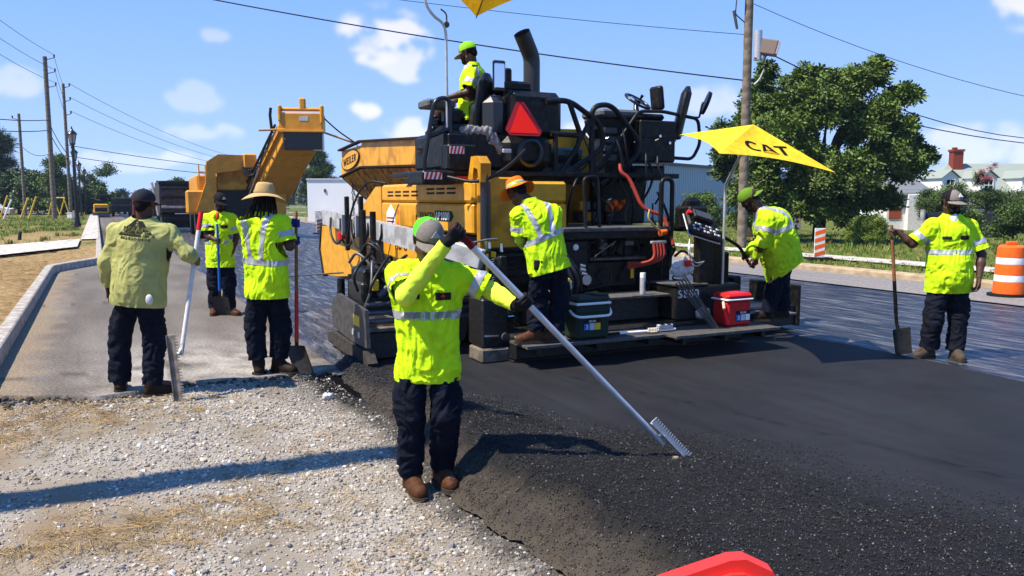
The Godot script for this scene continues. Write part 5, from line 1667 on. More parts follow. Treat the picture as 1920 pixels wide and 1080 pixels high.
	# bending man at the right end
	s = {"label": "worker in a stained lime shirt and backwards cap bending at the screed's right end",
	"base": Vector3(3.16, 0.300, -9.55), "cell": 0.0125,
	"head": Vector3(-0.362, 1.450, 0.000), "neck": Vector3(-0.227, 1.335, 0.000), "shL": Vector3(-0.165, 1.217, 0.150), "shR": Vector3(-0.064, 1.247, -0.220), "elL": Vector3(-0.256, 0.925, 0.180), "wrL": Vector3(-0.288, 0.772, 0.130), "elR": Vector3(-0.151, 0.936, -0.230), "wrR": Vector3(-0.300, 0.824, -0.120), "hipL": Vector3(0.017, 0.713, 0.090), "hipR": Vector3(0.102, 0.696, -0.110), "knL": Vector3(-0.071, 0.384, 0.090), "knR": Vector3(0.092, 0.361, -0.100), "anL": Vector3(-0.122, 0.101, 0.080), "anR": Vector3(0.122, 0.098, -0.080), "toL": Vector3(-0.345, 0.040, 0.100), "toR": Vector3(-0.095, 0.003, -0.060),
	"fwd": Vector3(-0.93, -0.2, -0.3), "look": Vector3(-0.8, -0.6, -0.05), "head_up": Vector3(-0.5, 0.85, 0),
	"width": 0.215, "girth": 1.15, "hem": 0.13, "hem_tilt": 0.35, "flat": 0.92, "shirt": "hivis_dirty", "tape": ["waist", "sleeve", "back"], "waist_y": 0.38, "strap_x": 0.10, "strap_tilt": 0.1, "sleeve_t": 0.45, "sleeve": "long", "cuff": 0.15, "fold": 0.008, "lump": [[0.0, 0.22, -0.05, 0.19, 0.2]],
	"handL": {"mode": "relaxed", "dir": Vector3(-0.2, -1, 0), "palm": Vector3(-0.3, 0, -1), "thumb": Vector3(-1, 0, 0)}, "handR": {"mode": "relaxed", "dir": Vector3(-0.5, -0.8, 0), "palm": Vector3(0, 0, 1), "thumb": Vector3(-1, 0, 0)},
	"boots": "boot_dark", "loose": 1.12, "beard": true,
	"hat": {"kind": "cap", "front": "cap_olive", "back": "cap_olive", "visor": "cap_olive", "reversed": true}}
	person(s)
	# the man standing on the right
	s = {"label": "bearded worker on the right in a grey and black cap, arm out to a shovel",
	"base": Vector3(4.73, 0.000, -8.75), "cell": 0.012,
	"head": Vector3(0.010, 1.716, 0.030), "neck": Vector3(0.024, 1.566, 0.000), "shR": Vector3(-0.175, 1.468, 0.020), "shL": Vector3(0.241, 1.465, -0.020), "elR": Vector3(-0.351, 1.255, -0.040), "wrR": Vector3(-0.532, 1.334, -0.020), "elL": Vector3(0.362, 1.145, 0.05), "wrL": Vector3(0.292, 0.883, 0.150), "hipR": Vector3(-0.045, 0.804, 0.000), "hipL": Vector3(0.140, 0.804, 0.000), "knR": Vector3(-0.115, 0.441, 0.060), "knL": Vector3(0.147, 0.426, 0.040), "anR": Vector3(-0.124, 0.105, 0.000), "anL": Vector3(0.124, 0.085, 0.080), "toR": Vector3(-0.348, 0.070, 0.100), "toL": Vector3(0.089, 0.004, 0.300),
	"fwd": Vector3(-0.12, 0, 1), "look": Vector3(0.28, -0.12, 0.95), "beard": true, "skin": "skin",
	"width": 0.205, "girth": 1.06, "arm": 1.12, "belly": 0.185, "hem": 0.07, "flat": 0.74, "shirt": "hivis", "tape": ["waist", "sleeve"], "waist_y": 0.375, "front_details": true, "cut": 0.85, "sleeve_t": 0.6,
	"handR": {"mode": "grip", "at": Vector3(-0.572, 1.372, -0.053), "axis": Vector3(-0.12, 0.97, 0.05), "palm": 1.0, "rad": 0.019}, "handL": {"mode": "relaxed", "dir": Vector3(-0.12, -1, 0.1), "palm": Vector3(-1, 0, 0), "thumb": Vector3(0, 0, 1)},
	"boots": "boot_grey", "loose": 1.16, "pants": "navy_light",
	"hat": {"kind": "cap", "front": "cap_grey", "back": "cap_black", "visor": "cap_grey", "emblem": "white"}}
	p = person(s)
	un = MB.new()
	un.ball(Vector3(0.018, 1.50, 0.088), Vector3(0.05, 0.10, 0.035), 10, 6)
	obj("undershirt", un, mats["white"], p)
	shovel("square shovel with a brown wooden handle held by the worker on the right", Vector3(4.145, 1.46, -8.8), Vector3(4.27, 0.47, -8.85), Vector3(4.345, 0.03, -8.79), mats["wood_handle"], Vector3(0.1, 0.15, 1), mats["black"], 0.21, 0.29)
const PYAW := 0.45379
func PV(l: Vector3) -> Vector3:      # from the paver's own axes (right, up, rear) to the world
	return Vector3(0.15, 0, -7.8) + Basis(Vector3.UP, PYAW) * l
var pav: Node3D
func px(called: String, m: String, x0: float, x1: float, y0: float, y1: float, z0: float, z1: float, bev := 0.012) -> MeshInstance3D:
	return part_box(called, pav, mats[m], x0, x1, y0, y1, z0, z1, bev)
func pt(called: String, m: String, pts: Array, r: float, rd := 0.12) -> MeshInstance3D:
	return part_tube(called, pav, mats[m], pts, r, rd)
func text_part(par: Node, text: String, h: float, w: float, at: Vector3, bs: Basis, m: Material) -> void:
	var o := put("lettering", letters(text, h, 0.003, true, w), m, par)
	o.transform = Transform3D(bs, at)
func hazard(at: Vector3, w: float, h: float) -> void:
	px("hazard_plate", "white", at.x, at.x + w, at.y, at.y + h, at.z, at.z + 0.006, 0.001)
	var n := 4
	for k in n:
		var b := MB.new()
		var x := at.x + w * k / n
		b.prism(PackedVector2Array([Vector2(x, at.y), Vector2(x + w / n * 0.5, at.y), Vector2(x + w / n * 0.95, at.y + h), Vector2(x + w / n * 0.45, at.y + h)]), Transform3D(Basis.IDENTITY, Vector3(0, 0, at.z + 0.0065)), 0.002)
		obj("hazard_stripe", b, mats["red"], pav)
func zy(called: String, m: String, pts: Array, x: float, depth: float) -> void:   # outline in (z, y), extruded towards +x from x
	var poly := PackedVector2Array()
	for p in pts: poly.append(Vector2(p[0], p[1]))
	var b := MB.new()
	b.prism(poly, Transform3D(Basis(Vector3(0, 0, 1), Vector3(0, 1, 0), Vector3(-1, 0, 0)), Vector3(x + depth, 0, 0)), depth)
	obj(called, b, mats[m], pav)
func seat_back(par: Node, at: Vector3, face: Vector3, w: float, h: float, lean := 0.18) -> void:
	var f := face.normalized()
	var s := Vector3.UP.cross(f).normalized()
	var up := (Vector3.UP - f * lean).normalized()
	var b := MB.new()
	var prof := []
	for i in 9:
		var v: float = i / 8.0
		var row := []
		for k in 17:
			var a: float = TAU * k / 16.0
			var ww: float = w * 0.5 * (1.0 - 0.30 * pow(v, 3.0)) * (0.55 if i == 8 else 1.0)
			row.append(at + up * (h * (v if i < 8 else 1.01)) + s * (signf(cos(a)) * pow(absf(cos(a)), 0.6) * ww) + f * (sin(a) * (0.07 if i < 8 else 0.03)))
		prof.append(row)
	for i in 8:
		for k in 16: b.quad_out(prof[i][k], prof[i][k + 1], prof[i + 1][k + 1], prof[i + 1][k], (prof[i][0] + prof[i + 1][8]) * 0.5)
	for k in 16: b.quad_out(prof[8][k], prof[8][k + 1], at + up * h, at + up * h, at)
	obj("seat_backrest", b, mats["seat_vinyl"], par)
	b = MB.new()
	b.box(at + f * w * 0.45 + Vector3(0, 0.0, 0), Vector3(w, 0.11, w * 0.95), 0.04, Basis(s, Vector3.UP, s.cross(Vector3.UP)))
	obj("seat_cushion", b, mats["seat_vinyl"], par)

func build_paver() -> void:
	M("grey_bulge", L(0.022, 0.023, 0.026), 0.3)
	M("seat_vinyl", L(0.0065, 0.0065, 0.007), 0.38)
	M("grey_plastic", L(0.10, 0.105, 0.11), 0.5, 0.0, texs["soft"], 3.0)
	M("grey_green", L(0.13, 0.155, 0.145), 0.5, 0.0, texs["grime"], 2.0)
	M("exhaust", L(0.035, 0.035, 0.037), 0.45, 0.3, texs["soft"], 2.0)
	M("screed_black", L(0.024, 0.021, 0.018), 0.5, 0.1, texs["caked"], 2.2, texs["dust_bump"], 0.5)
	M("walkway", L(0.10, 0.095, 0.088), 0.75, 0.2, texs["grime"], 4.0, texs["dust_bump"], 0.6)
	pav = thing("asphalt_paver", "big yellow and black tracked asphalt paver seen from behind", "paver", PV(Vector3.ZERO), PYAW)
	# chassis and tracks
	px("chassis", "black", 0.15, 2.75, 0.55, 1.34, -6.0, -1.35, 0.03)
	for x in [0.02, 2.5]:
		var b := MB.new()
		var o := PackedVector2Array()
		for k in 9: o.append(Vector2(-5.4 - sin(PI * k / 8.0) * 0.36, 0.38 + cos(PI * k / 8.0) * 0.36))
		for k in 9: o.append(Vector2(-1.9 + sin(PI * k / 8.0) * 0.36, 0.38 - cos(PI * k / 8.0) * 0.36))
		b.prism(o, Transform3D(Basis(Vector3(0, 0, 1), Vector3(0, 1, 0), Vector3(-1, 0, 0)), Vector3(x + 0.40, 0, 0)), 0.40)
		obj("track_belt", b, mats["rubber"], pav)
	# side of the engine bay
	px("engine_side_panel", "yellow_clean", -0.12, 1.05, 1.70, 1.94, -4.40, -1.06, 0.03)
	px("side_door", "yellow_clean", -0.125, 1.05, 1.36, 1.69, -4.40, -1.06, 0.02)
	px("lower_side_panel", "yellow_clean", -0.10, 1.0, 0.78, 1.35, -4.40, -2.35, 0.02)
	px("lower_side_recess", "black", -0.05, 1.0, 0.78, 1.35, -2.33, -1.10, 0.02)
	px("rear_panel", "yellow", -0.08, 0.42, 1.20, 1.98, -1.06, -1.0, 0.02)
	for k in 4:
		for j in 2: px("louvre_slot", "ink", -0.124, -0.10, 1.775 + 0.05 * j, 1.80 + 0.05 * j, -4.1 + k * 0.34, -3.85 + k * 0.34, 0.004)
	for k in 3:
		for j in 2: px("louvre_slot", "ink", -0.124, -0.10, 1.80 + 0.05 * j, 1.825 + 0.05 * j, -2.50 + k * 0.34, -2.23 + k * 0.34, 0.004)
	for k in 2: px("door_vent", "yellow", -0.129, -0.10, 1.385, 1.66, -3.55 + k * 0.34, -3.24 + k * 0.34, 0.006)
	var left := Basis(Vector3(0, 0, 1), Vector3.UP, Vector3(-1, 0, 0))
	text_part(pav, "YANCEY", 0.105, 0.52, Vector3(-0.126, 1.53, -2.49), left, mats["ink"])
	text_part(pav, "CPB", 0.06, 0.16, Vector3(-0.126, 1.51, -2.93), left, mats["ink"])
	zy("model_plate", "ink", [[-2.2, 1.485], [-1.68, 1.485], [-1.60, 1.545], [-1.66, 1.605], [-2.2, 1.605]], -0.129, 0.004)
	text_part(pav, "AP1000", 0.095, 0.46, Vector3(-0.1305, 1.545, -1.95), left, mats["white"])
	zy("warning_sticker", "white", [[-4.15, 1.40], [-3.75, 1.40], [-3.75, 1.55], [-3.95, 1.67], [-4.15, 1.55]], -0.129, 0.004)
	for k in 2:
		zy("warning_sticker", "orange_part", [[-3.68, 1.40 + 0.14 * k], [-3.58, 1.40 + 0.14 * k], [-3.63, 1.48 + 0.14 * k]], -0.129, 0.004)
	for y in [1.42, 1.47]: zy("warning_text", "smv_edge", [[-4.12, y], [-3.78, y], [-3.78, y + 0.02], [-4.12, y + 0.02]], -0.132, 0.003)
	text_part(pav, "HD G", 0.10, 0.5, Vector3(-0.103, 1.10, -3.6), left, mats["ink"])
	px("side_mount", "black", -0.16, 0.05, 1.94, 2.10, -3.30, -3.05, 0.02)
	# hopper
	zy("hopper_wing", "yellow_clean", [[-7.30, 1.27], [-7.46, 0.86], [-7.2, 0.42], [-6.2, 0.47], [-4.6, 0.62], [-4.42, 1.32]], -0.34, 0.05)
	zy("hopper_wing_edge", "black", [[-7.34, 1.29], [-7.51, 0.86], [-7.23, 0.38], [-7.17, 0.40], [-7.44, 0.86], [-7.28, 1.27]], -0.36, 0.09)
	zy("hopper_wing", "yellow_clean", [[-7.30, 1.27], [-7.46, 0.86], [-7.2, 0.42], [-4.6, 0.62], [-4.42, 1.32]], 3.0, 0.05)
	px("hopper_floor", "black", -0.2, 2.95, 0.40, 0.50, -7.2, -4.5, 0.01)
	px("hopper_back", "yellow", -0.05, 2.85, 0.6, 1.9, -4.6, -4.45, 0.02)
	zy("hopper_gusset", "yellow_clean", [[-5.9, 1.45], [-4.42, 1.42], [-4.42, 1.92], [-4.7, 1.92]], -0.12, 0.06)
	px("push_roller_bar", "black", 0.2, 2.6, 0.45, 0.7, -7.6, -7.4, 0.03)
	pt("sensor_rod", "steel", [Vector3(-0.5, 0.62, -5.2), Vector3(-2.0, 0.60, -5.0)], 0.012, 0.0)
	# rear structure below the deck
	px("rear_frame", "black", 0.40, 2.60, 0.62, 1.37, -1.70, -1.30, 0.03)
	px("rear_yellow_frame", "yellow", 0.62, 2.35, 1.42, 2.0, -2.3, -2.2, 0.02)
	px("sticker", "sticker_yellow", 1.00, 1.20, 1.62, 1.86, -2.20, -2.19, 0.001)
	px("deck", "walkway", 0.90, 2.42, 1.37, 1.42, -2.2, -0.88, 0.008)
	px("deck_edge", "black", 0.90, 2.42, 1.29, 1.366, -0.92, -0.88, 0.006)
	px("valve_box", "black", 0.92, 1.26, 0.78, 1.28, -1.20, -0.92, 0.02)
	px("rear_cover", "black", 1.30, 2.0, 0.70, 1.02, -1.25, -1.05, 0.02)
	px("cross_step", "walkway", 1.30, 2.08, 1.035, 1.06, -1.25, -0.95, 0.005)
	for k in 6: px("pump", "screed_black", 1.34 + 0.11 * k, 1.42 + 0.11 * k, 1.07, 1.22 + 0.03 * (k % 3), -1.20, -1.12, 0.01)
	for k in 7: part_cone("fitting", pav, mats["chrome"], Vector3(1.38 + 0.095 * k, 1.16 + 0.05 * (k % 3), -1.10), Vector3(1.40 + 0.095 * k, 1.18 + 0.05 * (k % 2), -1.05), 0.016, 0.014, 8)
	part_cone("gauge", pav, mats["white"], Vector3(1.08, 1.20, -0.915), Vector3(1.08, 1.20, -0.905), 0.035, 0.035, 16)
	part_cone("lamp", pav, mats["chrome"], Vector3(1.14, 0.84, -0.80), Vector3(1.14, 0.84, -0.76), 0.055, 0.06, 16)
	px("label", "sticker_yellow", 1.92, 1.965, 0.80, 0.93, -1.046, -1.04, 0.001)
	# screed
	px("screed_body", "screed_black", 0.06, 3.10, 0.075, 0.34, -1.05, -0.40, 0.02)
	px("screed_tower", "screed_black", 0.45, 2.12, 0.345, 0.62, -1.05, -0.72, 0.02)
	px("screed_step", "walkway", 0.82, 2.14, 0.625, 0.655, -1.0, -0.55, 0.006)
	px("step_bracket", "screed_black", 1.00, 1.04, 0.45, 0.62, -0.72, -0.58, 0.005)
	px("screed_box", "screed_black", 2.16, 3.10, 0.345, 0.74, -0.95, -0.46, 0.02)
	px("screed_box_lid", "walkway", 2.14, 2.62, 0.745, 0.765, -0.97, -0.44, 0.005)
	text_part(pav, "SE60", 0.095, 0.30, Vector3(2.33, 0.655, -0.458), Basis.IDENTITY, mats["white"])
	for k in 2:
		var x0: float = [0.0, 1.66][k]; var x1: float = [1.71, 3.12][k]
		var z0: float = [-0.40, -0.30][k]; var z1: float = [0.0, 0.20][k]
		var y: float = [0.272, 0.280][k]
		var g := MB.new()
		var x := x0 + 0.012
		while x < x1 - 0.012:
			g.box(Vector3(x, y + 0.012, (z0 + z1) / 2), Vector3(0.014, 0.024, z1 - z0 - 0.02), 0.0)
			x += 0.0235
		for zz in [z0 + 0.01, (z0 + z1) / 2, z1 - 0.01]: g.box(Vector3((x0 + x1) / 2, y + 0.010, zz), Vector3(x1 - x0, 0.034, 0.02), 0.003)
		var wk := obj("walkway_grating", g, mats["walkway"], pav)
		wk.set_meta("kind", "stuff")
		for xx in [x0 + 0.15, (x0 + x1) / 2, x1 - 0.2]: px("walkway_bracket", "screed_black", xx, xx + 0.05, y - 0.09, y - 0.004, z0 - 0.05, z1 - 0.08, 0.005)
	px("screed_plate", "screed_black", 0.05, 3.12, 0.058, 0.072, -1.0, -0.42, 0.003)
	# left end gate of the main screed
	px("end_gate_shoe", "dusty_plate", -0.26, 0.12, 0.055, 0.20, -0.86, -0.52, 0.015)
	px("end_gate", "screed_black", -0.24, 0.06, 0.205, 0.72, -0.92, -0.56, 0.02)
	px("end_gate_post", "screed_black", -0.18, -0.10, 0.5, 1.22, -0.70, -0.62, 0.01)
	px("end_gate_post", "screed_black", 0.0, 0.08, 0.5, 1.15, -0.70, -0.62, 0.01)
	part_cone("end_gate_pin", pav, mats["chrome"], Vector3(-0.22, 0.335, -0.545), Vector3(-0.06, 0.325, -0.545), 0.014, 0.014)
	part_cone("end_gate_roller", pav, mats["dark_steel"], Vector3(0.02, 0.31, -0.56), Vector3(0.02, 0.31, -0.52), 0.045, 0.045)
	var ch := MB.new()
	for k in 26:
		var y := 0.52 + 0.024 * k
		for q in 2: ch.tube(rounded([Vector3(-0.115 + 0.03 * q, y, -0.585), Vector3(-0.09 + 0.03 * q, y + 0.012, -0.572), Vector3(-0.065 + 0.03 * q, y + 0.024, -0.585)], 0.01, 2), 0.006, 5)
	obj("spring_column", ch, mats["dark_steel"], pav)
	px("toolbox_latch", "chrome", 0.075, 0.16, 0.40, 0.52, -0.62, -0.60, 0.008)
	# left extension
	px("extension_body", "screed_black", -1.30, -0.27, 0.06, 0.36, -1.75, -1.15, 0.02)
	px("extension_ledge", "dusty_plate", -1.28, -0.28, 0.362, 0.41, -1.28, -1.10, 0.01)
	px("extension_frame", "screed_black", -1.28, 0.10, 0.5, 0.86, -1.9, -1.35, 0.02)
	for k in 3: pt("extension_tube", "dark_steel", [Vector3(-1.28, 0.46 + 0.09 * k, -1.22), Vector3(0.1, 0.46 + 0.09 * k, -1.22)], 0.028, 0.0)
	var b := MB.new()
	M("grey_plate", L(0.055, 0.052, 0.05), 0.6, 0.1, texs["grime"], 2.0)
	zy("extension_end_plate", "grey_plate", [[-2.30, 0.26], [-2.40, 0.42], [-2.30, 0.60], [-2.05, 0.68], [-0.95, 0.62], [-0.90, 0.24], [-1.5, 0.22]], -1.36, 0.04)
	zy("extension_shoe", "dusty_black", [[-2.5, 0.055], [-2.55, 0.12], [-2.3, 0.21], [-0.92, 0.20], [-0.80, 0.10], [-0.84, 0.055]], -1.38, 0.10)
	zy("sticker", "sticker_yellow", [[-1.40, 0.42], [-1.16, 0.42], [-1.16, 0.53], [-1.40, 0.53]], -1.364, 0.004)
	for z in [-1.42, -1.18]: part_cone("bolt_hole", pav, mats["alu"], Vector3(-1.368, 0.335, z), Vector3(-1.35, 0.335, z), 0.035, 0.035)
	for q in [[-1.08, -1.95, 0.66, 1.62, 0.035], [-0.94, -2.05, 0.62, 1.60, 0.04], [-1.25, -2.35, 0.5, 0.82, 0.05], [-1.05, -2.6, 0.55, 0.84, 0.06]]:
		part_cone("post", pav, mats["black"], Vector3(q[0], q[2], q[1]), Vector3(q[0], q[3], q[1]), q[4], q[4] * 0.9, 12)
	px("extension_cylinder_block", "black", -1.25, -0.95, 0.66, 1.0, -1.9, -1.35, 0.03)
	for k in 6: part_cone("coil", pav, mats["dark_steel"], Vector3(-1.12 + 0.03 * k, 0.72 + 0.03 * k, -1.28), Vector3(-1.05 + 0.03 * k, 0.76 + 0.03 * k, -1.28), 0.04, 0.04, 10)
	px("junction_box", "sticker_yellow", -1.20, -1.12, 0.78, 0.90, -1.30, -1.24, 0.01)
	var rng := RandomNumberGenerator.new()
	rng.seed = 21
	for k in 12:
		var a := Vector3(rng.randf_range(-1.35, -0.85), rng.randf_range(0.85, 1.2), rng.randf_range(-2.0, -1.25))
		var c := Vector3(rng.randf_range(-1.35, -0.9), rng.randf_range(0.5, 0.8), rng.randf_range(-1.6, -1.15))
		pt("hose", ["hose", "hose", "hose", "dark_steel"][k % 4], [a, a + Vector3(rng.randf_range(-0.1, 0.2), 0.15, 0.1), c + Vector3(rng.randf_range(-0.1, 0.15), 0.2, 0.12), c], 0.016, 0.2)
	# levelling beam and its posts
	b = MB.new()
	var r0 := [Vector3(-0.55, 1.57, -6.35), Vector3(-0.45, 1.57, -6.35), Vector3(-0.45, 1.33, -6.30), Vector3(-0.55, 1.33, -6.30)]
	var r1 := [Vector3(-0.55, 1.36, -1.0), Vector3(-0.45, 1.36, -1.0), Vector3(-0.45, 1.13, -1.0), Vector3(-0.55, 1.13, -1.0)]
	for k in 4: b.quad_out(r0[k], r0[(k + 1) % 4], r1[(k + 1) % 4], r1[k], Vector3(-0.5, 1.35, -3.6))
	b.quad_out(r0[0], r0[1], r0[2], r0[3], Vector3(-0.5, 1.4, 0)); b.quad_out(r1[0], r1[1], r1[2], r1[3], Vector3(-0.5, 1.3, -6))
	obj("levelling_beam", b, mats["galv"], pav)
	b = MB.new()
	b.bar(Vector3(-0.5, 1.24, -1.0), Vector3(-0.2, 1.12, -0.62), 0.12, 0.20, 0.01)
	obj("beam_end", b, mats["galv"], pav)
	for z in [-4.6, -3.85]:
		px("beam_post", "black", -0.62, -0.56, 1.0, 1.78, z, z + 0.07, 0.01)
		px("beam_clamp", "galv", -0.66, -0.40, 1.22, 1.52, z - 0.03, z - 0.005, 0.006)
	for k in 4:
		var z := -5.6 + 0.62 * k
		pt("hose", "hose", [Vector3(-0.58, 1.45, z), Vector3(-0.62, 1.2, z + 0.1), Vector3(-0.6, 1.02, z + 0.45), Vector3(-0.57, 1.25, z + 0.8), Vector3(-0.55, 1.42, z + 0.75)], 0.018, 0.3)
	part_cone("grade_sensor", pav, mats["red"], Vector3(-0.64, 1.16, -4.7), Vector3(-0.64, 1.26, -4.7), 0.07, 0.07)
	pt("hose", "hose", [Vector3(-0.3, 1.95, -3.6), Vector3(-0.5, 2.0, -3.9), Vector3(-0.6, 1.6, -4.3), Vector3(-0.6, 1.2, -4.5)], 0.016, 0.4)
	# lifting cylinder
	part_cone("lift_cylinder", pav, mats["cylinder_blue"] if mats.has("cylinder_blue") else M("cylinder_blue", L(0.012, 0.016, 0.025), 0.3), Vector3(-0.02, 1.32, -0.95), Vector3(-0.02, 2.05, -0.95), 0.055, 0.055, 16)
	part_cone("cylinder_rod", pav, mats["chrome"], Vector3(-0.02, 0.95, -0.95), Vector3(-0.02, 1.32, -0.95), 0.026, 0.026)
	zy("cylinder_bracket", "yellow", [[-1.25, 1.92], [-1.12, 1.92], [-1.08, 2.08], [-0.98, 2.06], [-0.96, 1.92], [-0.90, 1.92], [-0.89, 2.12], [-1.0, 2.2], [-1.15, 2.2]], -0.10, 0.12)
	pt("hose", "hose", [Vector3(-0.35, 1.98, -1.2), Vector3(-0.1, 1.9, -0.9), Vector3(0.25, 2.1, -0.9), Vector3(0.48, 2.28, -1.0)], 0.018, 0.3)
	px("hose_clamp", "alu", 0.20, 0.30, 2.24, 2.28, -1.0, -0.97, 0.004)
	# small hydraulics between the panel and the screed
	for k in 9:
		px("linkage", "black", -0.25 + 0.07 * (k % 3), 0.35 + 0.05 * (k % 4), 0.72 + 0.065 * k, 0.755 + 0.065 * k, -1.0 - 0.05 * (k % 3), -0.93 - 0.05 * (k % 3), 0.006)
	for q in [[-0.16, 1.16, 0.10], [-0.02, 1.22, 0.07], [0.12, 1.18, 0.09]]:
		part_cone("valve", pav, mats["chrome"], Vector3(q[0], q[1], -0.85), Vector3(q[0], q[1] + q[2], -0.85), 0.022, 0.016, 10)
	pt("lever", "steel", [Vector3(-0.3, 1.28, -0.8), Vector3(-0.05, 1.32, -0.8), Vector3(0.05, 1.32, -0.8)], 0.012, 0.05)
	for q in [[-0.22, 1.05, "sticker_yellow"], [0.02, 1.12, "sticker_yellow"], [-0.32, 0.98, "orange_part"]]:
		px("label", q[2], q[0], q[0] + 0.06, q[1], q[1] + 0.06, -0.905, -0.90, 0.001)
	px("label", "sticker_yellow", -0.17, -0.14, 0.98, 1.18, -0.615, -0.61, 0.001)
	# hose bundle beside the orange-hatted man
	for k in 7:
		pt("hose", ["hose", "dark_steel"][k % 2], [Vector3(0.55 + 0.03 * k, 1.32, -0.95), Vector3(0.62 + 0.035 * k, 1.15, -0.72), Vector3(0.78 + 0.04 * k, 0.88, -0.66), Vector3(0.85 + 0.035 * k, 0.70, -0.8)], 0.022, 0.2)
	for q in [Vector3(0.98, 1.02, -0.66), Vector3(1.0, 0.93, -0.66), Vector3(0.96, 0.98, -0.62)]: part_cone("hose_fitting", pav, mats["chrome"], q, q + Vector3(0.07, -0.015, 0), 0.022, 0.018, 10)
	# operator's deck
	px("operator_deck", "black", -0.45, 2.85, 2.00, 2.06, -2.9, -1.35, 0.01)
	px("console_base", "black", -0.28, 1.0, 2.06, 2.50, -2.5, -1.45, 0.05)
	px("side_step_box", "black", -0.60, -0.22, 1.90, 2.05, -1.8, -1.3, 0.02)
	hazard(Vector3(-0.58, 1.955, -1.296), 0.20, 0.075)
	px("console_corner", "black", -0.30, 0.05, 2.06, 2.34, -1.55, -1.32, 0.02)
	hazard(Vector3(-0.28, 2.235, -1.316), 0.17, 0.08)
	px("hazard_plate", "red", -0.20, 0.0, 1.945, 1.995, -1.34, -1.334, 0.001)
	px("rear_cover_box", "black", 0.50, 1.20, 2.45, 2.98, -2.1, -1.42, 0.07)
	px("rear_cover_top", "black", 0.46, 0.86, 2.98, 3.10, -2.0, -1.55, 0.03)
	px("rear_cover_side", "grey_bulge", 0.22, 0.52, 2.42, 2.92, -2.05, -1.46, 0.09)
	px("fan_shroud", "black", 0.40, 1.05, 2.10, 2.46, -1.9, -1.36, 0.08)
	var wh := MB.new()
	wh.lathe(PackedVector2Array([Vector2(0.13, -0.03), Vector2(0.17, -0.02), Vector2(0.17, 0.02), Vector2(0.13, 0.03)]), Transform3D(Basis(Vector3.RIGHT, PI / 2), Vector3(0.72, 2.27, -1.33)), 24)
	obj("fan_ring", wh, mats["black_gloss"], pav)
	# slow vehicle triangle
	for q in [[1.0, "smv_edge", 0.0], [0.80, "smv_red", 0.004]]:
		b = MB.new()
		var c := Vector2(0.628, 2.60)
		var o := PackedVector2Array()
		for p in [Vector2(-0.045, 0.25), Vector2(0.045, 0.25), Vector2(0.235, -0.09), Vector2(0.19, -0.155), Vector2(-0.19, -0.155), Vector2(-0.235, -0.09)]: o.append(c + p * q[0])
		if q[0] < 0.9: o = PackedVector2Array([c + Vector2(0, 0.225), c + Vector2(0.185, -0.125), c + Vector2(-0.185, -0.125)])
		b.prism(o, Transform3D(Basis(Vector3.RIGHT, -0.30), Vector3(0, 0, 0)).translated(Vector3(0, 0.12, -0.58 + q[2])), 0.006)
		obj("slow_vehicle_triangle" if q[0] > 0.9 else "triangle_face", b, mats[q[1]], pav)
	# exhaust
	b = MB.new()
	b.tube(rounded([Vector3(1.18, 2.6, -2.2), Vector3(1.18, 3.50, -2.2), Vector3(1.00, 3.77, -2.12)], 0.07, 4), 0.105, 20, false)
	b.tube(rounded([Vector3(1.00, 3.77, -2.12), Vector3(1.18, 3.50, -2.2), Vector3(1.18, 2.6, -2.2)], 0.07, 4), 0.097, 20, false)
	obj("exhaust_stack", b, mats["exhaust"], pav)
	part_cone("exhaust_clamp", pav, mats["steel"], Vector3(1.18, 3.02, -2.2), Vector3(1.18, 3.05, -2.2), 0.112, 0.112, 20)
	# guard rails
	pt("guard_rail", "black", [Vector3(0.95, 2.86, -1.4), Vector3(1.25, 2.90, -1.4), Vector3(1.70, 2.64, -1.4), Vector3(1.75, 2.38, -1.4), Vector3(1.62, 2.28, -1.4), Vector3(1.20, 2.02, -1.4)], 0.034, 0.14)
	pt("guard_rail_brace", "black", [Vector3(1.26, 2.88, -1.4), Vector3(1.42, 2.50, -1.4), Vector3(1.38, 2.36, -1.4), Vector3(1.10, 1.98, -1.4)], 0.032, 0.05)
	pt("guard_rail_brace", "black", [Vector3(1.57, 2.70, -1.4), Vector3(1.40, 2.42, -1.4)], 0.03, 0.0)
	pt("guard_rail_brace", "black", [Vector3(1.02, 2.50, -1.4), Vector3(1.42, 2.49, -1.4)], 0.03, 0.0)
	pt("guard_rail_post", "black", [Vector3(1.08, 2.50, -1.4), Vector3(1.08, 2.0, -1.4)], 0.032, 0.0)
	pt("left_hand_rail", "black_gloss", [Vector3(-0.20, 2.06, -1.5), Vector3(-0.20, 2.86, -1.5), Vector3(-0.38, 2.83, -1.5), Vector3(-0.52, 2.10, -1.5), Vector3(-0.46, 1.98, -1.5), Vector3(-0.2, 2.0, -1.5)], 0.026, 0.1)
	pt("left_hand_rail", "black_gloss", [Vector3(-0.45, 2.42, -1.5), Vector3(-0.20, 2.52, -1.5)], 0.024, 0.0)
	# left seat, mirror, control pad
	seat_back(pav, Vector3(0.29, 2.50, -1.78), Vector3(-0.75, 0, -0.66), 0.46, 0.68, 0.12)
	px("seat_pedestal", "black", -0.15, 0.35, 2.4, 2.6, -2.5, -1.7, 0.05)
	
	var bf := Field.new(Vector3(-0.2, 2.1, -1.7), Vector3(0.7, 2.75, -1.3), 0.016)
	bf.cap(Vector3(-0.02, 2.50, -1.50), Vector3(0.25, 2.48, -1.50), 0.06, 0.07, 0.05, Vector3.BACK, 0.5); bf.cap(Vector3(0.25, 2.48, -1.47), Vector3(0.45, 2.22, -1.43), 0.07, 0.035, 0.05, Vector3.BACK, 0.5)
	var bn := bf.nets(); wrinkle(bn, 0.03, Vector3(12, 7, 12), 31)
	put("plastic_cover", bn.mesh(), M("bag_grey", L(0.22, 0.21, 0.20), 0.3, 0.0, texs["grime"], 5.0), pav)
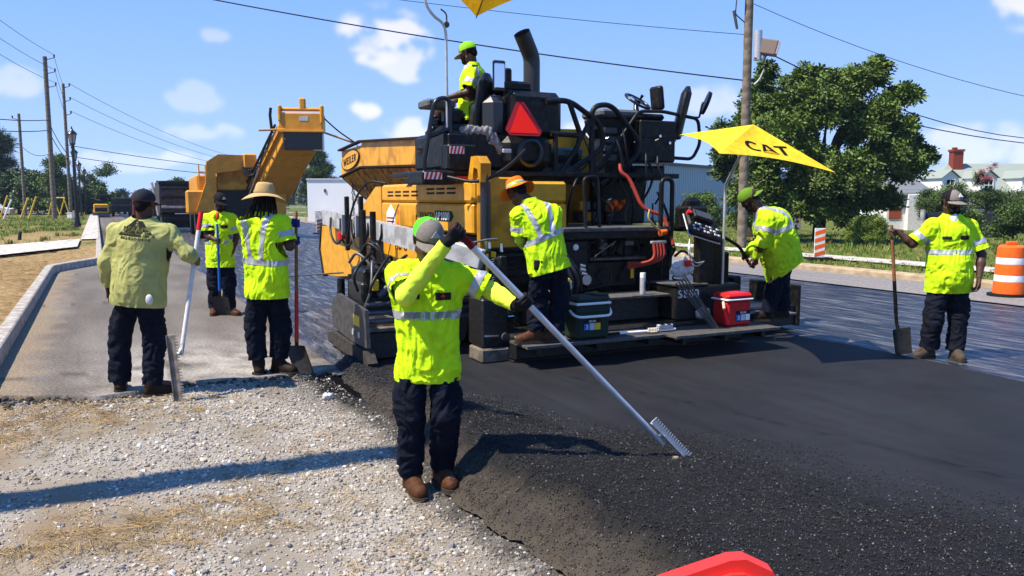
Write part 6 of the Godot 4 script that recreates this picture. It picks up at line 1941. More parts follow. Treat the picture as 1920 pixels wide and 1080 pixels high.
	px("arm_pad", "black", 0.30, 0.56, 2.80, 2.92, -1.9, -1.6, 0.04)
	for q in [[0.40, "black_gloss", 0.0, 1.0], [0.40, "mirror", 0.012, 0.82]]:
		b = MB.new()
		b.box(Vector3(0.40, 3.13, -1.50 + q[2]), Vector3(0.16 * q[3], 0.33 * (q[3] + 0.05), 0.03), 0.028)
		var mm := obj("mirror_glass" if q[1] == "mirror" else "mirror_frame", b, mats[q[1]], pav)
	px("mirror_mount", "black", 0.50, 0.60, 2.92, 3.24, -1.62, -1.56, 0.02)
	px("control_pad", "grey_plastic", -0.42, -0.08, 2.76, 2.85, -1.95, -1.6, 0.02)
	for k in 8: part_cone("button", pav, mats["black"], Vector3(-0.37 + 0.075 * (k % 4), 2.85, -1.85 + 0.12 * (k / 4)), Vector3(-0.37 + 0.075 * (k % 4), 2.862, -1.85 + 0.12 * (k / 4)), 0.016, 0.014, 8)
	px("pad_arm", "black", -0.16, 0.05, 2.60, 2.78, -1.9, -1.75, 0.03)
	# rear hood and tool chest
	b = MB.new()
	b.prism(PackedVector2Array([Vector2(0.92, 1.45), Vector2(2.29, 1.45), Vector2(2.28, 2.56), Vector2(2.14, 2.68), Vector2(0.92, 2.66)]), Transform3D(Basis.IDENTITY, Vector3(0, 0, -3.9)), 1.3)
	obj("engine_hood", b, mats["yellow"], pav)
	px("hood_trim", "sticker_yellow", 1.12, 2.20, 2.345, 2.36, -2.6, -2.594, 0.001)
	px("tool_chest", "grey_green", 1.15, 1.88, 1.93, 2.26, -2.56, -2.12, 0.02)
	px("tool_chest_lid", "grey_green", 1.14, 1.89, 2.266, 2.40, -2.57, -2.10, 0.03)
	px("chest_strap", "black", 1.13, 1.90, 2.20, 2.26, -2.58, -2.09, 0.004)
	for x in [1.36, 1.70]: px("chest_latch", "black", x, x + 0.10, 2.14, 2.33, -2.105, -2.07, 0.01)
	# right console, wheel and seat
	px("dash", "grey_plastic", 1.78, 2.34, 2.74, 2.84, -2.0, -1.5, 0.03)
	b = MB.new()
	b.prism(PackedVector2Array([Vector2(1.90, 2.05), Vector2(2.30, 2.05), Vector2(2.30, 2.73), Vector2(1.80, 2.73), Vector2(1.82, 2.60), Vector2(1.90, 2.5), Vector2(1.86, 2.35)]), Transform3D(Basis.IDENTITY, Vector3(0, 0, -1.95)), 0.35)
	obj("dash_pedestal", b, mats["black"], pav)
	for k in 4: px("pedestal_louvre", "grey_plastic", 1.87, 2.06, 2.22 + 0.11 * k, 2.29 + 0.11 * k, -1.60, -1.585, 0.006)
	var st := Transform3D(Basis(Vector3.RIGHT, 0.55) * Basis(Vector3.BACK, -0.25), Vector3(2.47, 2.98, -1.75))
	b = MB.new()
	var ring := PackedVector3Array()
	for k in 29: ring.append(st * Vector3(cos(TAU * k / 28.0) * 0.175, 0, sin(TAU * k / 28.0) * 0.175))
	b.tube(ring, 0.017, 8, false)
	for k in 3: b.bar(st * Vector3.ZERO, st * Vector3(cos(TAU * k / 3.0 + 0.5) * 0.17, 0, sin(TAU * k / 3.0 + 0.5) * 0.17), 0.03, 0.012)
	b.cone(st * Vector3(0, 0.02, 0), st * Vector3(0, -0.04, 0), 0.045, 0.045)
	b.cone(st * Vector3(0, -0.04, 0), Vector3(2.42, 2.78, -1.7), 0.03, 0.045)
	b.cone(st * Vector3(0.12, 0, -0.12), st * Vector3(0.12, 0.07, -0.12), 0.012, 0.022)
	obj("steering_wheel", b, mats["black_gloss"], pav)
	px("console_box", "black", 2.27, 2.82, 2.20, 2.715, -1.95, -1.40, 0.02)
	px("console_lid", "black", 2.275, 2.815, 2.50, 2.70, -1.40, -1.385, 0.005)
	for q in [[2.55, 2.52], [2.70, 2.44]]: part_cone("latch", pav, mats["chrome"], Vector3(q[0], q[1], -1.385), Vector3(q[0], q[1], -1.36), 0.022, 0.018, 10)
	px("arm_rest", "black", 2.42, 2.80, 2.74, 2.82, -1.9, -1.6, 0.03)
	seat_back(pav, Vector3(2.98, 2.52, -1.62), Vector3(-0.80, 0, -0.6), 0.50, 0.66, 0.22)
	b = MB.new()
	b.box(Vector3(2.70, 3.02, -1.65), Vector3(0.09, 0.30, 0.22), 0.025, Basis(Vector3.BACK, 0.12))
	obj("monitor", b, mats["black"], pav)
	pt("mirror_arm", "black", [Vector3(3.20, 2.80, -1.6), Vector3(3.34, 2.80, -1.6), Vector3(3.38, 2.97, -1.6), Vector3(3.40, 3.0, -1.6)], 0.014, 0.03)
	part_cone("mirror_frame", pav, mats["black"], Vector3(3.44, 3.00, -1.62), Vector3(3.475, 2.985, -1.60), 0.16, 0.15, 20)
	pt("console_rail", "black", [Vector3(1.575, 2.0, -1.4), Vector3(1.575, 2.84, -1.4), Vector3(1.84, 2.88, -1.4), Vector3(2.26, 2.46, -1.4), Vector3(2.25, 2.28, -1.4), Vector3(1.7, 1.92, -1.4)], 0.033, 0.12)
	pt("console_rail", "black", [Vector3(1.72, 2.1, -1.45), Vector3(2.28, 2.82, -1.45), Vector3(2.62, 2.83, -1.42), Vector3(3.18, 2.76, -1.42), Vector3(3.22, 2.45, -1.42), Vector3(3.10, 2.25, -1.42), Vector3(2.8, 2.26, -1.42)], 0.022, 0.08)
	pt("console_rail", "black", [Vector3(1.6, 2.02, -1.42), Vector3(2.0, 2.5, -1.42)], 0.026, 0.0)
	pt("step_rail", "black", [Vector3(2.24, 1.42, -0.9), Vector3(2.24, 1.98, -0.9), Vector3(2.40, 1.98, -0.9), Vector3(2.40, 1.42, -0.9), Vector3(2.38, 0.9, -0.9)], 0.028, 0.08)
	pt("step_rail", "black", [Vector3(1.20, 1.42, -0.9), Vector3(1.20, 1.98, -0.95), Vector3(1.38, 2.0, -0.95), Vector3(1.40, 1.2, -0.9)], 0.022, 0.06)
	px("deck_support", "black", 2.28, 2.75, 1.98, 2.16, -2.4, -1.5, 0.03)
	px("console_post", "black", 2.0, 2.7, 1.42, 2.0, -2.15, -1.85, 0.03)
	for k in 10: px("engine_block", ["black", "yellow", "dark_steel", "black"][k % 4], 1.58 + 0.10 * (k % 5), 1.66 + 0.10 * (k % 5), 1.46 + 0.14 * (k / 5), 1.58 + 0.14 * (k / 5), -1.85, -1.70 + 0.02 * (k % 3), 0.012)
	for k in 4: part_cone("coupling", pav, mats["orange_part"], Vector3(1.92 + 0.07 * k, 1.62 + 0.06 * (k % 2), -1.55), Vector3(1.97 + 0.07 * k, 1.64 + 0.06 * (k % 2), -1.55), 0.045, 0.045, 12)
	pt("red_hose", "red_hose", [Vector3(1.95, 2.16, -1.35), Vector3(1.93, 2.06, -1.3), Vector3(2.02, 2.0, -1.25), Vector3(2.12, 1.62, -1.1), Vector3(2.36, 1.55, -1.0), Vector3(2.40, 1.2, -0.86)], 0.024, 0.12)
	for k in 4:
		pt("red_hose", "red_hose", [Vector3(2.10 + 0.045 * k, 1.22, -0.84), Vector3(2.10 + 0.045 * k, 1.05, -0.80), Vector3(1.98 + 0.03 * k, 0.99, -0.84), Vector3(1.85, 0.99 - 0.02 * k, -1.0)], 0.019, 0.14)
	px("hose_bracket", "alu", 2.07, 2.28, 1.22, 1.25, -0.87, -0.83, 0.004)
	part_cone("coupling", pav, mats["orange_part"], Vector3(2.16, 1.345, -0.80), Vector3(2.25, 1.36, -0.80), 0.04, 0.03, 10)
	pt("orange_cord", "straw", [Vector3(2.02, 1.62, -0.82), Vector3(1.98, 1.52, -0.80), Vector3(2.08, 1.42, -0.79), Vector3(2.18, 1.36, -0.79)], 0.012, 0.08)
	# screed control panel
	var cp := Transform3D(Basis(Vector3.UP, -0.15) * Basis(Vector3.BACK, -0.28) * Basis(Vector3.RIGHT, 0.75), Vector3(2.48, 1.42, -0.42))
	for q in [["control_panel", "black", Vector3(0, 0, 0), Vector3(0.42, 0.07, 0.34), 0.02], ["panel_trim", "alu", Vector3(0, -0.03, 0), Vector3(0.435, 0.012, 0.355), 0.005], ["screen_hood", "black", Vector3(-0.02, 0.06, -0.11), Vector3(0.26, 0.06, 0.14), 0.012], ["screen", "grey_screen", Vector3(-0.02, 0.093, -0.11), Vector3(0.21, 0.004, 0.10), 0.001]]:
		b = MB.new()
		if q[1] == "grey_screen": M("grey_screen", L(0.045, 0.05, 0.05), 0.2)
		b.box(q[2], q[3], q[4]); var ob := obj(q[0], b, mats[q[1]], pav); ob.transform = cp
	for k in 24:
		b = MB.new()
		b.box(Vector3(-0.165 + 0.047 * (k % 8), 0.04, 0.02 + 0.05 * (k / 8)), Vector3(0.030, 0.012, 0.030), 0.003)
		var ob := obj("button", b, mats["alu" if (k * 7) % 3 else "black"], pav); ob.transform = cp
	b = MB.new(); b.cone(Vector3(-0.19, 0.03, -0.13), Vector3(-0.19, 0.07, -0.13), 0.03, 0.03)
	var ob2 := obj("emergency_stop", b, mats["red"], pav); ob2.transform = cp
	px("panel_post", "black", 2.50, 2.72, 0.75, 1.34, -0.62, -0.5, 0.02)
	px("panel_post", "black", 2.76, 2.98, 0.5, 1.36, -0.75, -0.6, 0.02)
	px("bucket", "black", 2.62, 2.92, 1.38, 1.66, -1.15, -0.85, 0.03)
	seat_back(pav, Vector3(2.78, 1.40, -1.02), Vector3(0, 0, -1), 0.32, 0.36, 0.05)
	pt("lever", "black", [Vector3(2.86, 1.32, -0.55), Vector3(3.10, 1.18, -0.5), Vector3(3.28, 0.95, -0.5), Vector3(3.34, 0.92, -0.5)], 0.02, 0.06)
	for q in [[3.02, 0.76, 1.1], [3.22, 0.3, 0.8]]: px("right_post", "black", q[0], q[0] + 0.12, q[1] - 0.45, q[2], -0.9, -0.7, 0.02)
	px("right_extension", "screed_black", 3.12, 4.55, 0.06, 0.34, -1.55, -1.0, 0.02)
	px("right_extension_step", "walkway", 3.25, 4.2, 0.265, 0.295, -1.0, -0.62, 0.006)
	px("right_end_plate", "black", 4.55, 4.60, 0.05, 0.6, -1.9, -0.95, 0.01)
	for k in 2: pt("cable", "alu", [Vector3(2.36, 1.28, -0.5), Vector3(2.30 - 0.03 * k, 1.12, -0.42), Vector3(2.38, 1.0 - 0.05 * k, -0.42), Vector3(2.56, 1.02, -0.48)], 0.006, 0.1)
	# small fittings all over the rear
	for k in 60:
		var q := Vector3(rng.randf_range(0.5, 2.7), rng.randf_range(0.72, 1.32), rng.randf_range(-1.28, -0.95))
		var r := rng.randf()
		if r < 0.4: part_cone("bolt", pav, mats["steel" if k % 3 else "black"], q, q + Vector3(0, 0, 0.025), 0.014, 0.012, 6)
		elif r < 0.7: part_box("bracket", pav, mats["black" if k % 4 else "dark_steel"], q.x, q.x + rng.randf_range(0.03, 0.14), q.y, q.y + rng.randf_range(0.02, 0.09), q.z - 0.05, q.z + 0.03, 0.006)
		else: pt("hose", "hose", [q, q + Vector3(rng.randf_range(-0.2, 0.2), 0.1, 0.12), q + Vector3(rng.randf_range(-0.3, 0.3), -0.12, 0.12), q + Vector3(rng.randf_range(-0.3, 0.3), -0.2, -0.02)], rng.randf_range(0.008, 0.018), 0.12)
	for k in 26:
		var q := Vector3(rng.randf_range(1.25, 2.75), rng.randf_range(1.5, 2.6), rng.randf_range(-1.5, -1.36))
		if k % 3 == 0: part_cone("fitting", pav, mats["chrome" if k % 2 else "dark_steel"], q, q + Vector3(0.03, 0.02, 0.03), 0.015, 0.012, 8)
		else: pt("hose", "hose", [q, q + Vector3(rng.randf_range(-0.15, 0.15), -0.15, 0.08), q + Vector3(rng.randf_range(-0.2, 0.2), -0.4, 0.05), q + Vector3(rng.randf_range(-0.2, 0.2), -0.6, -0.1)], rng.randf_range(0.010, 0.02), 0.15)
	# hopper insert
	var h := thing("hopper_insert", "rusty yellow hopper box standing above the paver's front", "hopper", PV(Vector3(0.35, 0, -4.0)), PYAW)
	var hb := func(n: String, m: String, q: Array, th := 0.03) -> void:
		var w := MB.new()
		var nn: Vector3 = (q[1] - q[0]).cross(q[2] - q[0]).normalized() * th
		var ce: Vector3 = (q[0] + q[1] + q[2] + q[3]) * 0.25 + nn * 0.5
		w.quad_out(q[0], q[1], q[2], q[3], ce); w.quad_out(q[0] + nn, q[1] + nn, q[2] + nn, q[3] + nn, ce)
		for k in 4: w.quad_out(q[k], q[(k + 1) % 4], q[(k + 1) % 4] + nn, q[k] + nn, ce)
		obj(n, w, mats[m], h)
	M("rust_yellow", L(0.42, 0.19, 0.02), 0.6, 0.0, noise_tex("rust", 0.012, 0.12, 1.0, 5, 512, Color(1, 0.8, 0.55), FastNoiseLite.TYPE_SIMPLEX_SMOOTH, 0.25, 0.55), 0.7)
	var A := Vector3(0, 2.23, 0); var B := Vector3(0, 2.32, -3.1); var C := Vector3(-0.02, 2.18, -4.5); var D := Vector3(2.2, 2.23, 0)
	hb.call("side_board", "yellow", [A, B, B + Vector3(0, 0.42, 0), A + Vector3(0, 0.36, 0)])
	hb.call("front_board", "yellow", [B, C, C + Vector3(0.02, 0.47, 0), B + Vector3(0, 0.36, 0)])
	hb.call("rear_board", "yellow", [A, D, D + Vector3(0, 0.36, 0), A + Vector3(0, 0.36, 0)])
	hb.call("far_board", "yellow", [D, D + Vector3(0, 0.1, -4.5), D + Vector3(0, 0.5, -4.5), D + Vector3(0, 0.36, 0)])
	hb.call("sloped_side", "rust_yellow", [A + Vector3(0.02, -0.03, -0.05), B + Vector3(0.02, -0.04, 0.05), Vector3(0.55, 1.50, -2.6), Vector3(0.55, 1.45, -0.5)])
	hb.call("sloped_front", "rust_yellow", [B + Vector3(0.02, -0.04, -0.05), C + Vector3(0.04, -0.03, 0), Vector3(0.45, 1.5, -3.5), Vector3(0.55, 1.5, -2.7)])
	hb.call("sloped_rear", "rust_yellow", [A + Vector3(0.03, -0.03, -0.04), D + Vector3(-0.03, -0.03, -0.04), Vector3(1.8, 1.45, -0.5), Vector3(0.5, 1.45, -0.5)])
	for q in [["rim", [A + Vector3(-0.02, 0.37, 0.03), B + Vector3(-0.02, 0.43, 0), C + Vector3(-0.02, 0.48, 0)]], ["lower_flange", [A + Vector3(0, -0.015, 0), B + Vector3(0, -0.02, 0), C + Vector3(0, -0.02, 0)]], ["rim", [A + Vector3(0, 0.37, 0), D + Vector3(0, 0.37, 0)]], ["lower_flange", [A + Vector3(0, -0.015, 0), D + Vector3(0, -0.015, 0)]]]:
		for k in q[1].size() - 1:
			var w := MB.new()
			w.bar(q[1][k], q[1][k + 1], 0.09, 0.035, 0.006)
			obj(q[0], w, mats["rust_black"] if mats.has("rust_black") else M("rust_black", L(0.03, 0.02, 0.014), 0.8, 0.0, texs["grime"], 3.0), h)
	var lb := (C - B).normalized()
	var out := -Vector3.UP.cross(lb).normalized()
	if out.x > 0: out = -out
	var ctr := B.lerp(C, 0.5) + Vector3(0, 0.20, 0) + out * 0.012
	var oval := MB.new()
	var o1 := PackedVector2Array(); var o2 := PackedVector2Array()
	for k in 28:
		o1.append(Vector2(cos(TAU * k / 28.0) * 0.60, sin(TAU * k / 28.0) * 0.175)); o2.append(Vector2(cos(TAU * k / 28.0) * 0.55, sin(TAU * k / 28.0) * 0.155))
	var ob_bs := Basis(-lb, Vector3.UP, out)
	oval.prism(o1, Transform3D(ob_bs, ctr), 0.008); obj("badge_rim", oval, mats["ink"], h)
	oval = MB.new(); oval.prism(o2, Transform3D(ob_bs, ctr + out * 0.002), 0.010); obj("badge", oval, mats["yellow_clean"], h)
	text_part(h, "WEILER", 0.13, 0.85, ctr + out * 0.0145, ob_bs, mats["ink"])
	for q in [[B + Vector3(0.1, -0.1, -0.2), Vector3(0.2, 1.62, -3.4)], [C + Vector3(0.1, -0.1, 0.3), Vector3(0.25, 1.4, -3.6)], [B + Vector3(0.05, -0.1, -0.9), Vector3(0.15, 1.2, -4.2)]]:
		var n := 22
		var path := sag(q[0], q[1], 0.14, n)
		var w := MB.new()
		for k in n:
			var m := (path[k] + path[k + 1]) * 0.5
			var d := (path[k + 1] - path[k]) * 0.62
			var sd := Vector3.RIGHT if k % 2 else Vector3.BACK
			w.tube(rounded([m - d, m + sd * 0.022, m + d, m - sd * 0.022, m - d], 0.015, 2), 0.008, 5)
		obj("chain", w, mats["dark_steel"], h)
	# canopies
	umbrella("yellow work umbrella with a black logo over the screed's right end", PV(Vector3(2.88, 0.5, -0.5)), [PV(Vector3(2.86, 0.5, -0.5)), PV(Vector3(2.86, 1.9, -0.5)), Vector3(2.42, 2.2, -8.62), Vector3(2.5, 2.44, -8.45)],
		[Vector3(1.85, 2.45, -9.0), Vector3(1.95, 2.17, -7.65), Vector3(3.15, 2.00, -7.9), Vector3(3.05, 2.29, -9.25)], Vector3(2.5, 2.51, -8.45), true)
	umbrella("yellow umbrella on a steel pole above the seated operator", PV(Vector3(-0.2, 2.06, -1.6)), [PV(Vector3(-0.19, 2.06, -1.6)), PV(Vector3(-0.20, 3.66, -1.6)), PV(Vector3(-0.36, 3.74, -1.6)), PV(Vector3(-0.47, 3.92, -1.6)), PV(Vector3(-0.30, 4.25, -1.55)), Vector3(-0.1, 4.2, -8.2)],
		[Vector3(-1.0, 3.80, -7.6), Vector3(-0.36, 3.56, -8.3), Vector3(0.75, 3.95, -8.6), Vector3(0.11, 4.2, -7.9)], Vector3(-0.12, 4.15, -8.15), false)

func umbrella(label: String, foot: Vector3, pole: Array, corners: Array, apex: Vector3, logo: bool) -> void:
	var u := thing("umbrella", label, "umbrella", foot)
	var pts := []
	for p in pole: pts.append(p - foot)
	part_tube("pole", u, mats["alu"], pts, 0.016, 0.14)
	var a := apex - foot
	if not logo:
		var kb := MB.new(); kb.ball(PV(Vector3(-0.19, 3.66, -1.6)) - foot, Vector3(0.032, 0.036, 0.032), 10, 7); obj("pole_knuckle", kb, mats["dark_steel"], u)
		part_tube("hook", u, mats["dark_steel"], [PV(Vector3(-0.19, 3.69, -1.6)) - foot, PV(Vector3(-0.19, 3.78, -1.6)) - foot, PV(Vector3(-0.26, 3.82, -1.6)) - foot], 0.009, 0.04)
	for k in 4:
		var c0: Vector3 = corners[k] - foot
		var c1: Vector3 = corners[(k + 1) % 4] - foot
		var mid := (c0 + c1) * 0.5
		var b := MB.new()
		var nn := (c0 - a).cross(c1 - a).normalized()
		if nn.y < 0: nn = -nn
		var n := 10
		for i in n:
			for j in n:
				var q: Array = []
				for ij in [[i, j], [i + 1, j], [i + 1, j + 1], [i, j + 1]]:
					var v: float = ij[0] / float(n); var w: float = ij[1] / float(n)
					var e := c0.lerp(c1, w)
					e = e.lerp(a, 0.11 * 4.0 * w * (1.0 - w))
					q.append(a.lerp(e, v) - nn * (0.030 * sin(PI * v) * sin(PI * w)))
				b.quad_out(q[0], q[1], q[2], q[3], q[0] - nn)
		obj("canopy_panel", b, mats["umbrella"], u)
		part_tube("rib", u, mats["dark_steel"], [a - nn * 0.03, c0 - Vector3(0, 0.015, 0)], 0.006)
		if logo and k == 1:
			var x := (c1 - c0).normalized()
			var y := nn.cross(x)
			if y.y < 0: y = -y
			var o := a.lerp(mid, 0.60) + nn * 0.012
			var bs := Basis(x, y, x.cross(y))
			var tm := TM.new()
			tm.v = b.v; tm.n = b.n; tm.i = PackedInt32Array(range(b.v.size()))
			put("lettering", drape(letters("CAT", 0.20, 0.001, true, 0.48), tm, o, x, y, nn, 0.003), mats["ink"], u)
			b = MB.new()
			b.prism(PackedVector2Array([Vector2(-0.085, -0.108), Vector2(0.085, -0.108), Vector2(0.0, -0.035)]), Transform3D.IDENTITY, 0.001)
			put("logo_triangle", drape(b.mesh(), tm, o, x, y, nn, 0.006), mats["umbrella"], u)
# ---------------------------------------------------------------- surroundings
func leaf_cluster(sd: int, n: int, w: float, l: float) -> ArrayMesh:
	var rng := RandomNumberGenerator.new()
	rng.seed = sd
	var b := MB.new()
	for k in n:
		var p := Vector3(rng.randfn(), rng.randfn() * 0.8, rng.randfn()) * 0.36
		var d := (p.normalized() + Vector3(rng.randfn(), rng.randfn() + 0.2, rng.randfn()) * 0.7).normalized()
		var s := d.cross(Vector3(rng.randfn(), rng.randfn(), rng.randfn())).normalized()
		var nn := s.cross(d)
		if nn.y < 0: nn = -nn
		nn = (nn + p.normalized() * 0.5).normalized()
		var m := p + d * l * 0.5
		b.tri(p, m + s * w * 0.5 + nn * 0.02, p + d * l, nn, (nn + s * 0.4).normalized(), nn)
		b.tri(p, m - s * w * 0.5 + nn * 0.02, p + d * l, nn, (nn - s * 0.4).normalized(), nn)
	return b.mesh()
var leaf_meshes := {}
func crown(par: Node, blobs: Array, n: int, s: float, col: Color, seedn: int, kind := 0, name := "crown") -> void:
	if not leaf_meshes.has(kind): leaf_meshes[kind] = [leaf_cluster(5, 14, 0.30, 0.62), leaf_cluster(9, 22, 0.075, 0.9), leaf_cluster(3, 18, 0.24, 0.40)][kind]
	var rng := RandomNumberGenerator.new()
	rng.seed = seedn
	var total := 0.0
	for q in blobs: total += q[1].x * q[1].y
	var xs := []; var cs := []
	for q in blobs:
		var cnt := int(n * q[1].x * q[1].y / total)
		var subs := maxi(6, cnt / 45)
		for j in subs:
			var d := Vector3(rng.randfn(), rng.randfn(), rng.randfn()).normalized()
			if d.y < -0.6: d.y = -d.y
			var ce: Vector3 = q[0] + d * q[1] * 0.84 * pow(rng.randf(), 0.35)
			var sr: float = (q[1].x + q[1].y) * 0.5 * rng.randf_range(0.16, 0.36)
			var tone := rng.randf_range(0.72, 1.3)
			for k in cnt / subs:
				var e := Vector3(rng.randfn(), rng.randfn() * 0.75, rng.randfn()) * 0.55
				if e.length() > 1.35: e *= 0.6
				var k2: float = s * rng.randf_range(0.6, 1.2)
				xs.append(Transform3D(Basis.from_euler(Vector3(rng.randf() * 0.8, rng.randf() * TAU, rng.randf() * 0.8)).scaled(Vector3(k2, k2, k2)), ce + e * sr))
				cs.append(col * tone * rng.randf_range(0.7, 1.25) + Color(0.012, 0.008, 0.0) * rng.randf())
	var m := MV("leaf", 0.45)
	m.backlight_enabled = true
	m.backlight = Color(0.22, 0.30, 0.06)
	stuff(name, leaf_meshes[kind], xs, cs, m, par)
func tree(called: String, label: String, at: Vector3, trunk_h: float, r: float, blobs: Array, n: int, s: float, col: Color, kind := 0, group := "", cat := "tree") -> Node3D:
	var t := thing(called, label, cat, at, 0.0, group)
	var bk := M("bark", L(0.055, 0.042, 0.032), 0.95, 0.0, texs["grime"], 1.5, texs["dust_bump"], 0.8)
	part_tube("trunk", t, bk, [Vector3(0, -0.2, 0), Vector3(0.04 * trunk_h, trunk_h * 0.5, 0), Vector3(0.0, trunk_h, 0)], r, trunk_h * 0.4)
	for q in blobs:
		if (q[0] as Vector3).y < trunk_h * 0.6: continue
		var b := MB.new()
		var st := Vector3(0, trunk_h * 0.85, 0)
		b.tube(rounded([st, st.lerp(q[0], 0.5) + Vector3(0, 0.15, 0), q[0]], 0.3), r * 0.55, 7, true, r * 0.14)
		obj("limb", b, bk, t)
	crown(t, blobs, n, s, col, int(absf(at.x * 31.0 + at.z * 17.0)) + 5, kind)
	return t
func bush(label: String, at: Vector3, rad: Vector3, n: int, s: float, col: Color, kind := 2) -> Node3D:
	var t := thing("shrub", label, "shrub", at)
	part_tube("stem", t, M("bark"), [Vector3(0, -0.1, 0), Vector3(0.02, rad.y, 0)], 0.04)
	crown(t, [[Vector3(0, rad.y, 0), rad]], n, s, col, int(absf(at.x * 13.0 + at.z * 7.0)) + 3, kind)
	return t
func utility_pole(label: String, at: Vector3, h: float, r: float, arms: Array) -> Node3D:
	var t := thing("utility_pole", label, "pole", at)
	part_cone("shaft", t, mats["pole_wood"], Vector3(0, -0.3, 0), Vector3(0, h, 0), r, r * 0.78, 16)
	for a in arms:
		var q := Vector3(a[0], a[1], a[2])
		part_tube("arm", t, mats["dark_steel"], [Vector3(0, q.y - 0.15, 0), Vector3(q.x, q.y, q.z)], 0.035)
		part_cone("insulator", t, mats["dark_steel"], q, q + Vector3(0, 0.22, 0), 0.05, 0.07, 10)
	return t
func wire(label: String, a: Vector3, b: Vector3, drop: float, r: float) -> void:
	var w := MB.new()
	w.tube(sag(Vector3.ZERO, b - a, drop, 16), r, 5)
	var o := obj("overhead_wire", w, mats["wire"], self)
	o.position = a
	tag(o, label, "wire")
func lamp_post(label: String, at: Vector3, h: float) -> void:
	var t := thing("street_lamp", label, "street lamp", at, 0.0, "old-fashioned street lamps")
	var k := h / 5.0
	var m: Material = mats["black_gloss"]
	var b := MB.new()
	b.lathe(PackedVector2Array([Vector2(0.20, 0.0), Vector2(0.20, 0.12), Vector2(0.16, 0.16), Vector2(0.17, 0.35), Vector2(0.11, 0.50), Vector2(0.10, 0.62), Vector2(0.075, 0.70)]), Transform3D(Basis.IDENTITY.scaled(Vector3(k, k, k)), Vector3.ZERO), 16)
	obj("base", b, m, t)
	part_cone("post", t, m, Vector3(0, 0.68 * k, 0), Vector3(0, 4.05 * k, 0), 0.075 * k, 0.06 * k)
	b = MB.new()
	b.lathe(PackedVector2Array([Vector2(0.06, 4.0), Vector2(0.10, 4.06), Vector2(0.05, 4.12), Vector2(0.12, 4.2), Vector2(0.13, 4.24)]), Transform3D(Basis.IDENTITY.scaled(Vector3(k, k, k)), Vector3.ZERO), 14)
	obj("neck", b, m, t)
	b = MB.new()
	b.cone(Vector3(0, 4.24 * k, 0), Vector3(0, 4.68 * k, 0), 0.12 * k, 0.20 * k, 6)
	obj("lantern_glass", b, mats["lantern"] if mats.has("lantern") else M("lantern", L(0.32, 0.33, 0.34), 0.25), t)
	for q in 6:
		var a := TAU * q / 6.0
		var x := (Vector3.UP.cross(Vector3.UP) + Vector3(1, 0, 0))
		part_tube("lantern_rib", t, m, [Vector3(cos(a) * 0.125 * k, 4.24 * k, sin(a) * 0.125 * k), Vector3(cos(a) * 0.205 * k, 4.68 * k, sin(a) * 0.205 * k)], 0.014 * k, 0.0, 5)
	b = MB.new()
	b.lathe(PackedVector2Array([Vector2(0.235, 4.67), Vector2(0.235, 4.70), Vector2(0.16, 4.80), Vector2(0.08, 4.86), Vector2(0.06, 4.93), Vector2(0.025, 4.97), Vector2(0.03, 5.02), Vector2(0.0, 5.08)]), Transform3D(Basis.IDENTITY.scaled(Vector3(k, k, k)), Vector3.ZERO), 12)
	obj("lantern_cap", b, m, t)
func wall_box(called: String, par: Node, m: Material, a: Vector3, b: Vector3, th: float) -> void:   # upright slab along a-b, b.y is the height
	var w := MB.new()
	var d := Vector3(b.x - a.x, 0, b.z - a.z)
	var x := d.normalized()
	w.box((a + Vector3(b.x, a.y, b.z)) / 2 + Vector3(0, b.y / 2, 0), Vector3(d.length(), b.y, th), 0.0, Basis(x, Vector3.UP, x.cross(Vector3.UP)))
	obj(called, w, m, par)
func window_on(par: Node, at: Vector3, bs: Basis, w: float, h: float, panes: int) -> void:
	var b := MB.new()
	b.T = Transform3D(bs, at)
	for q in [[-w / 2, 0.0, 0.07, h], [w / 2, 0.0, 0.07, h]]: b.box(Vector3(q[0], 0, 0), Vector3(q[2], q[3] + 0.07, 0.08))
	for q in [-h / 2, h / 2, 0.0]: b.box(Vector3(0, q, 0.003), Vector3(w - 0.07, 0.06, 0.08))
	b.box(Vector3(0, 0, 0.001), Vector3(0.04, h - 0.06, 0.06))
	var o := obj("window", b, mats["white"], par)
	var g := MB.new()
	g.T = b.T
	g.box(Vector3(0, 0, -0.03), Vector3(w - 0.06, h - 0.05, 0.02))
	obj("pane", g, mats["dark_glass"], o)

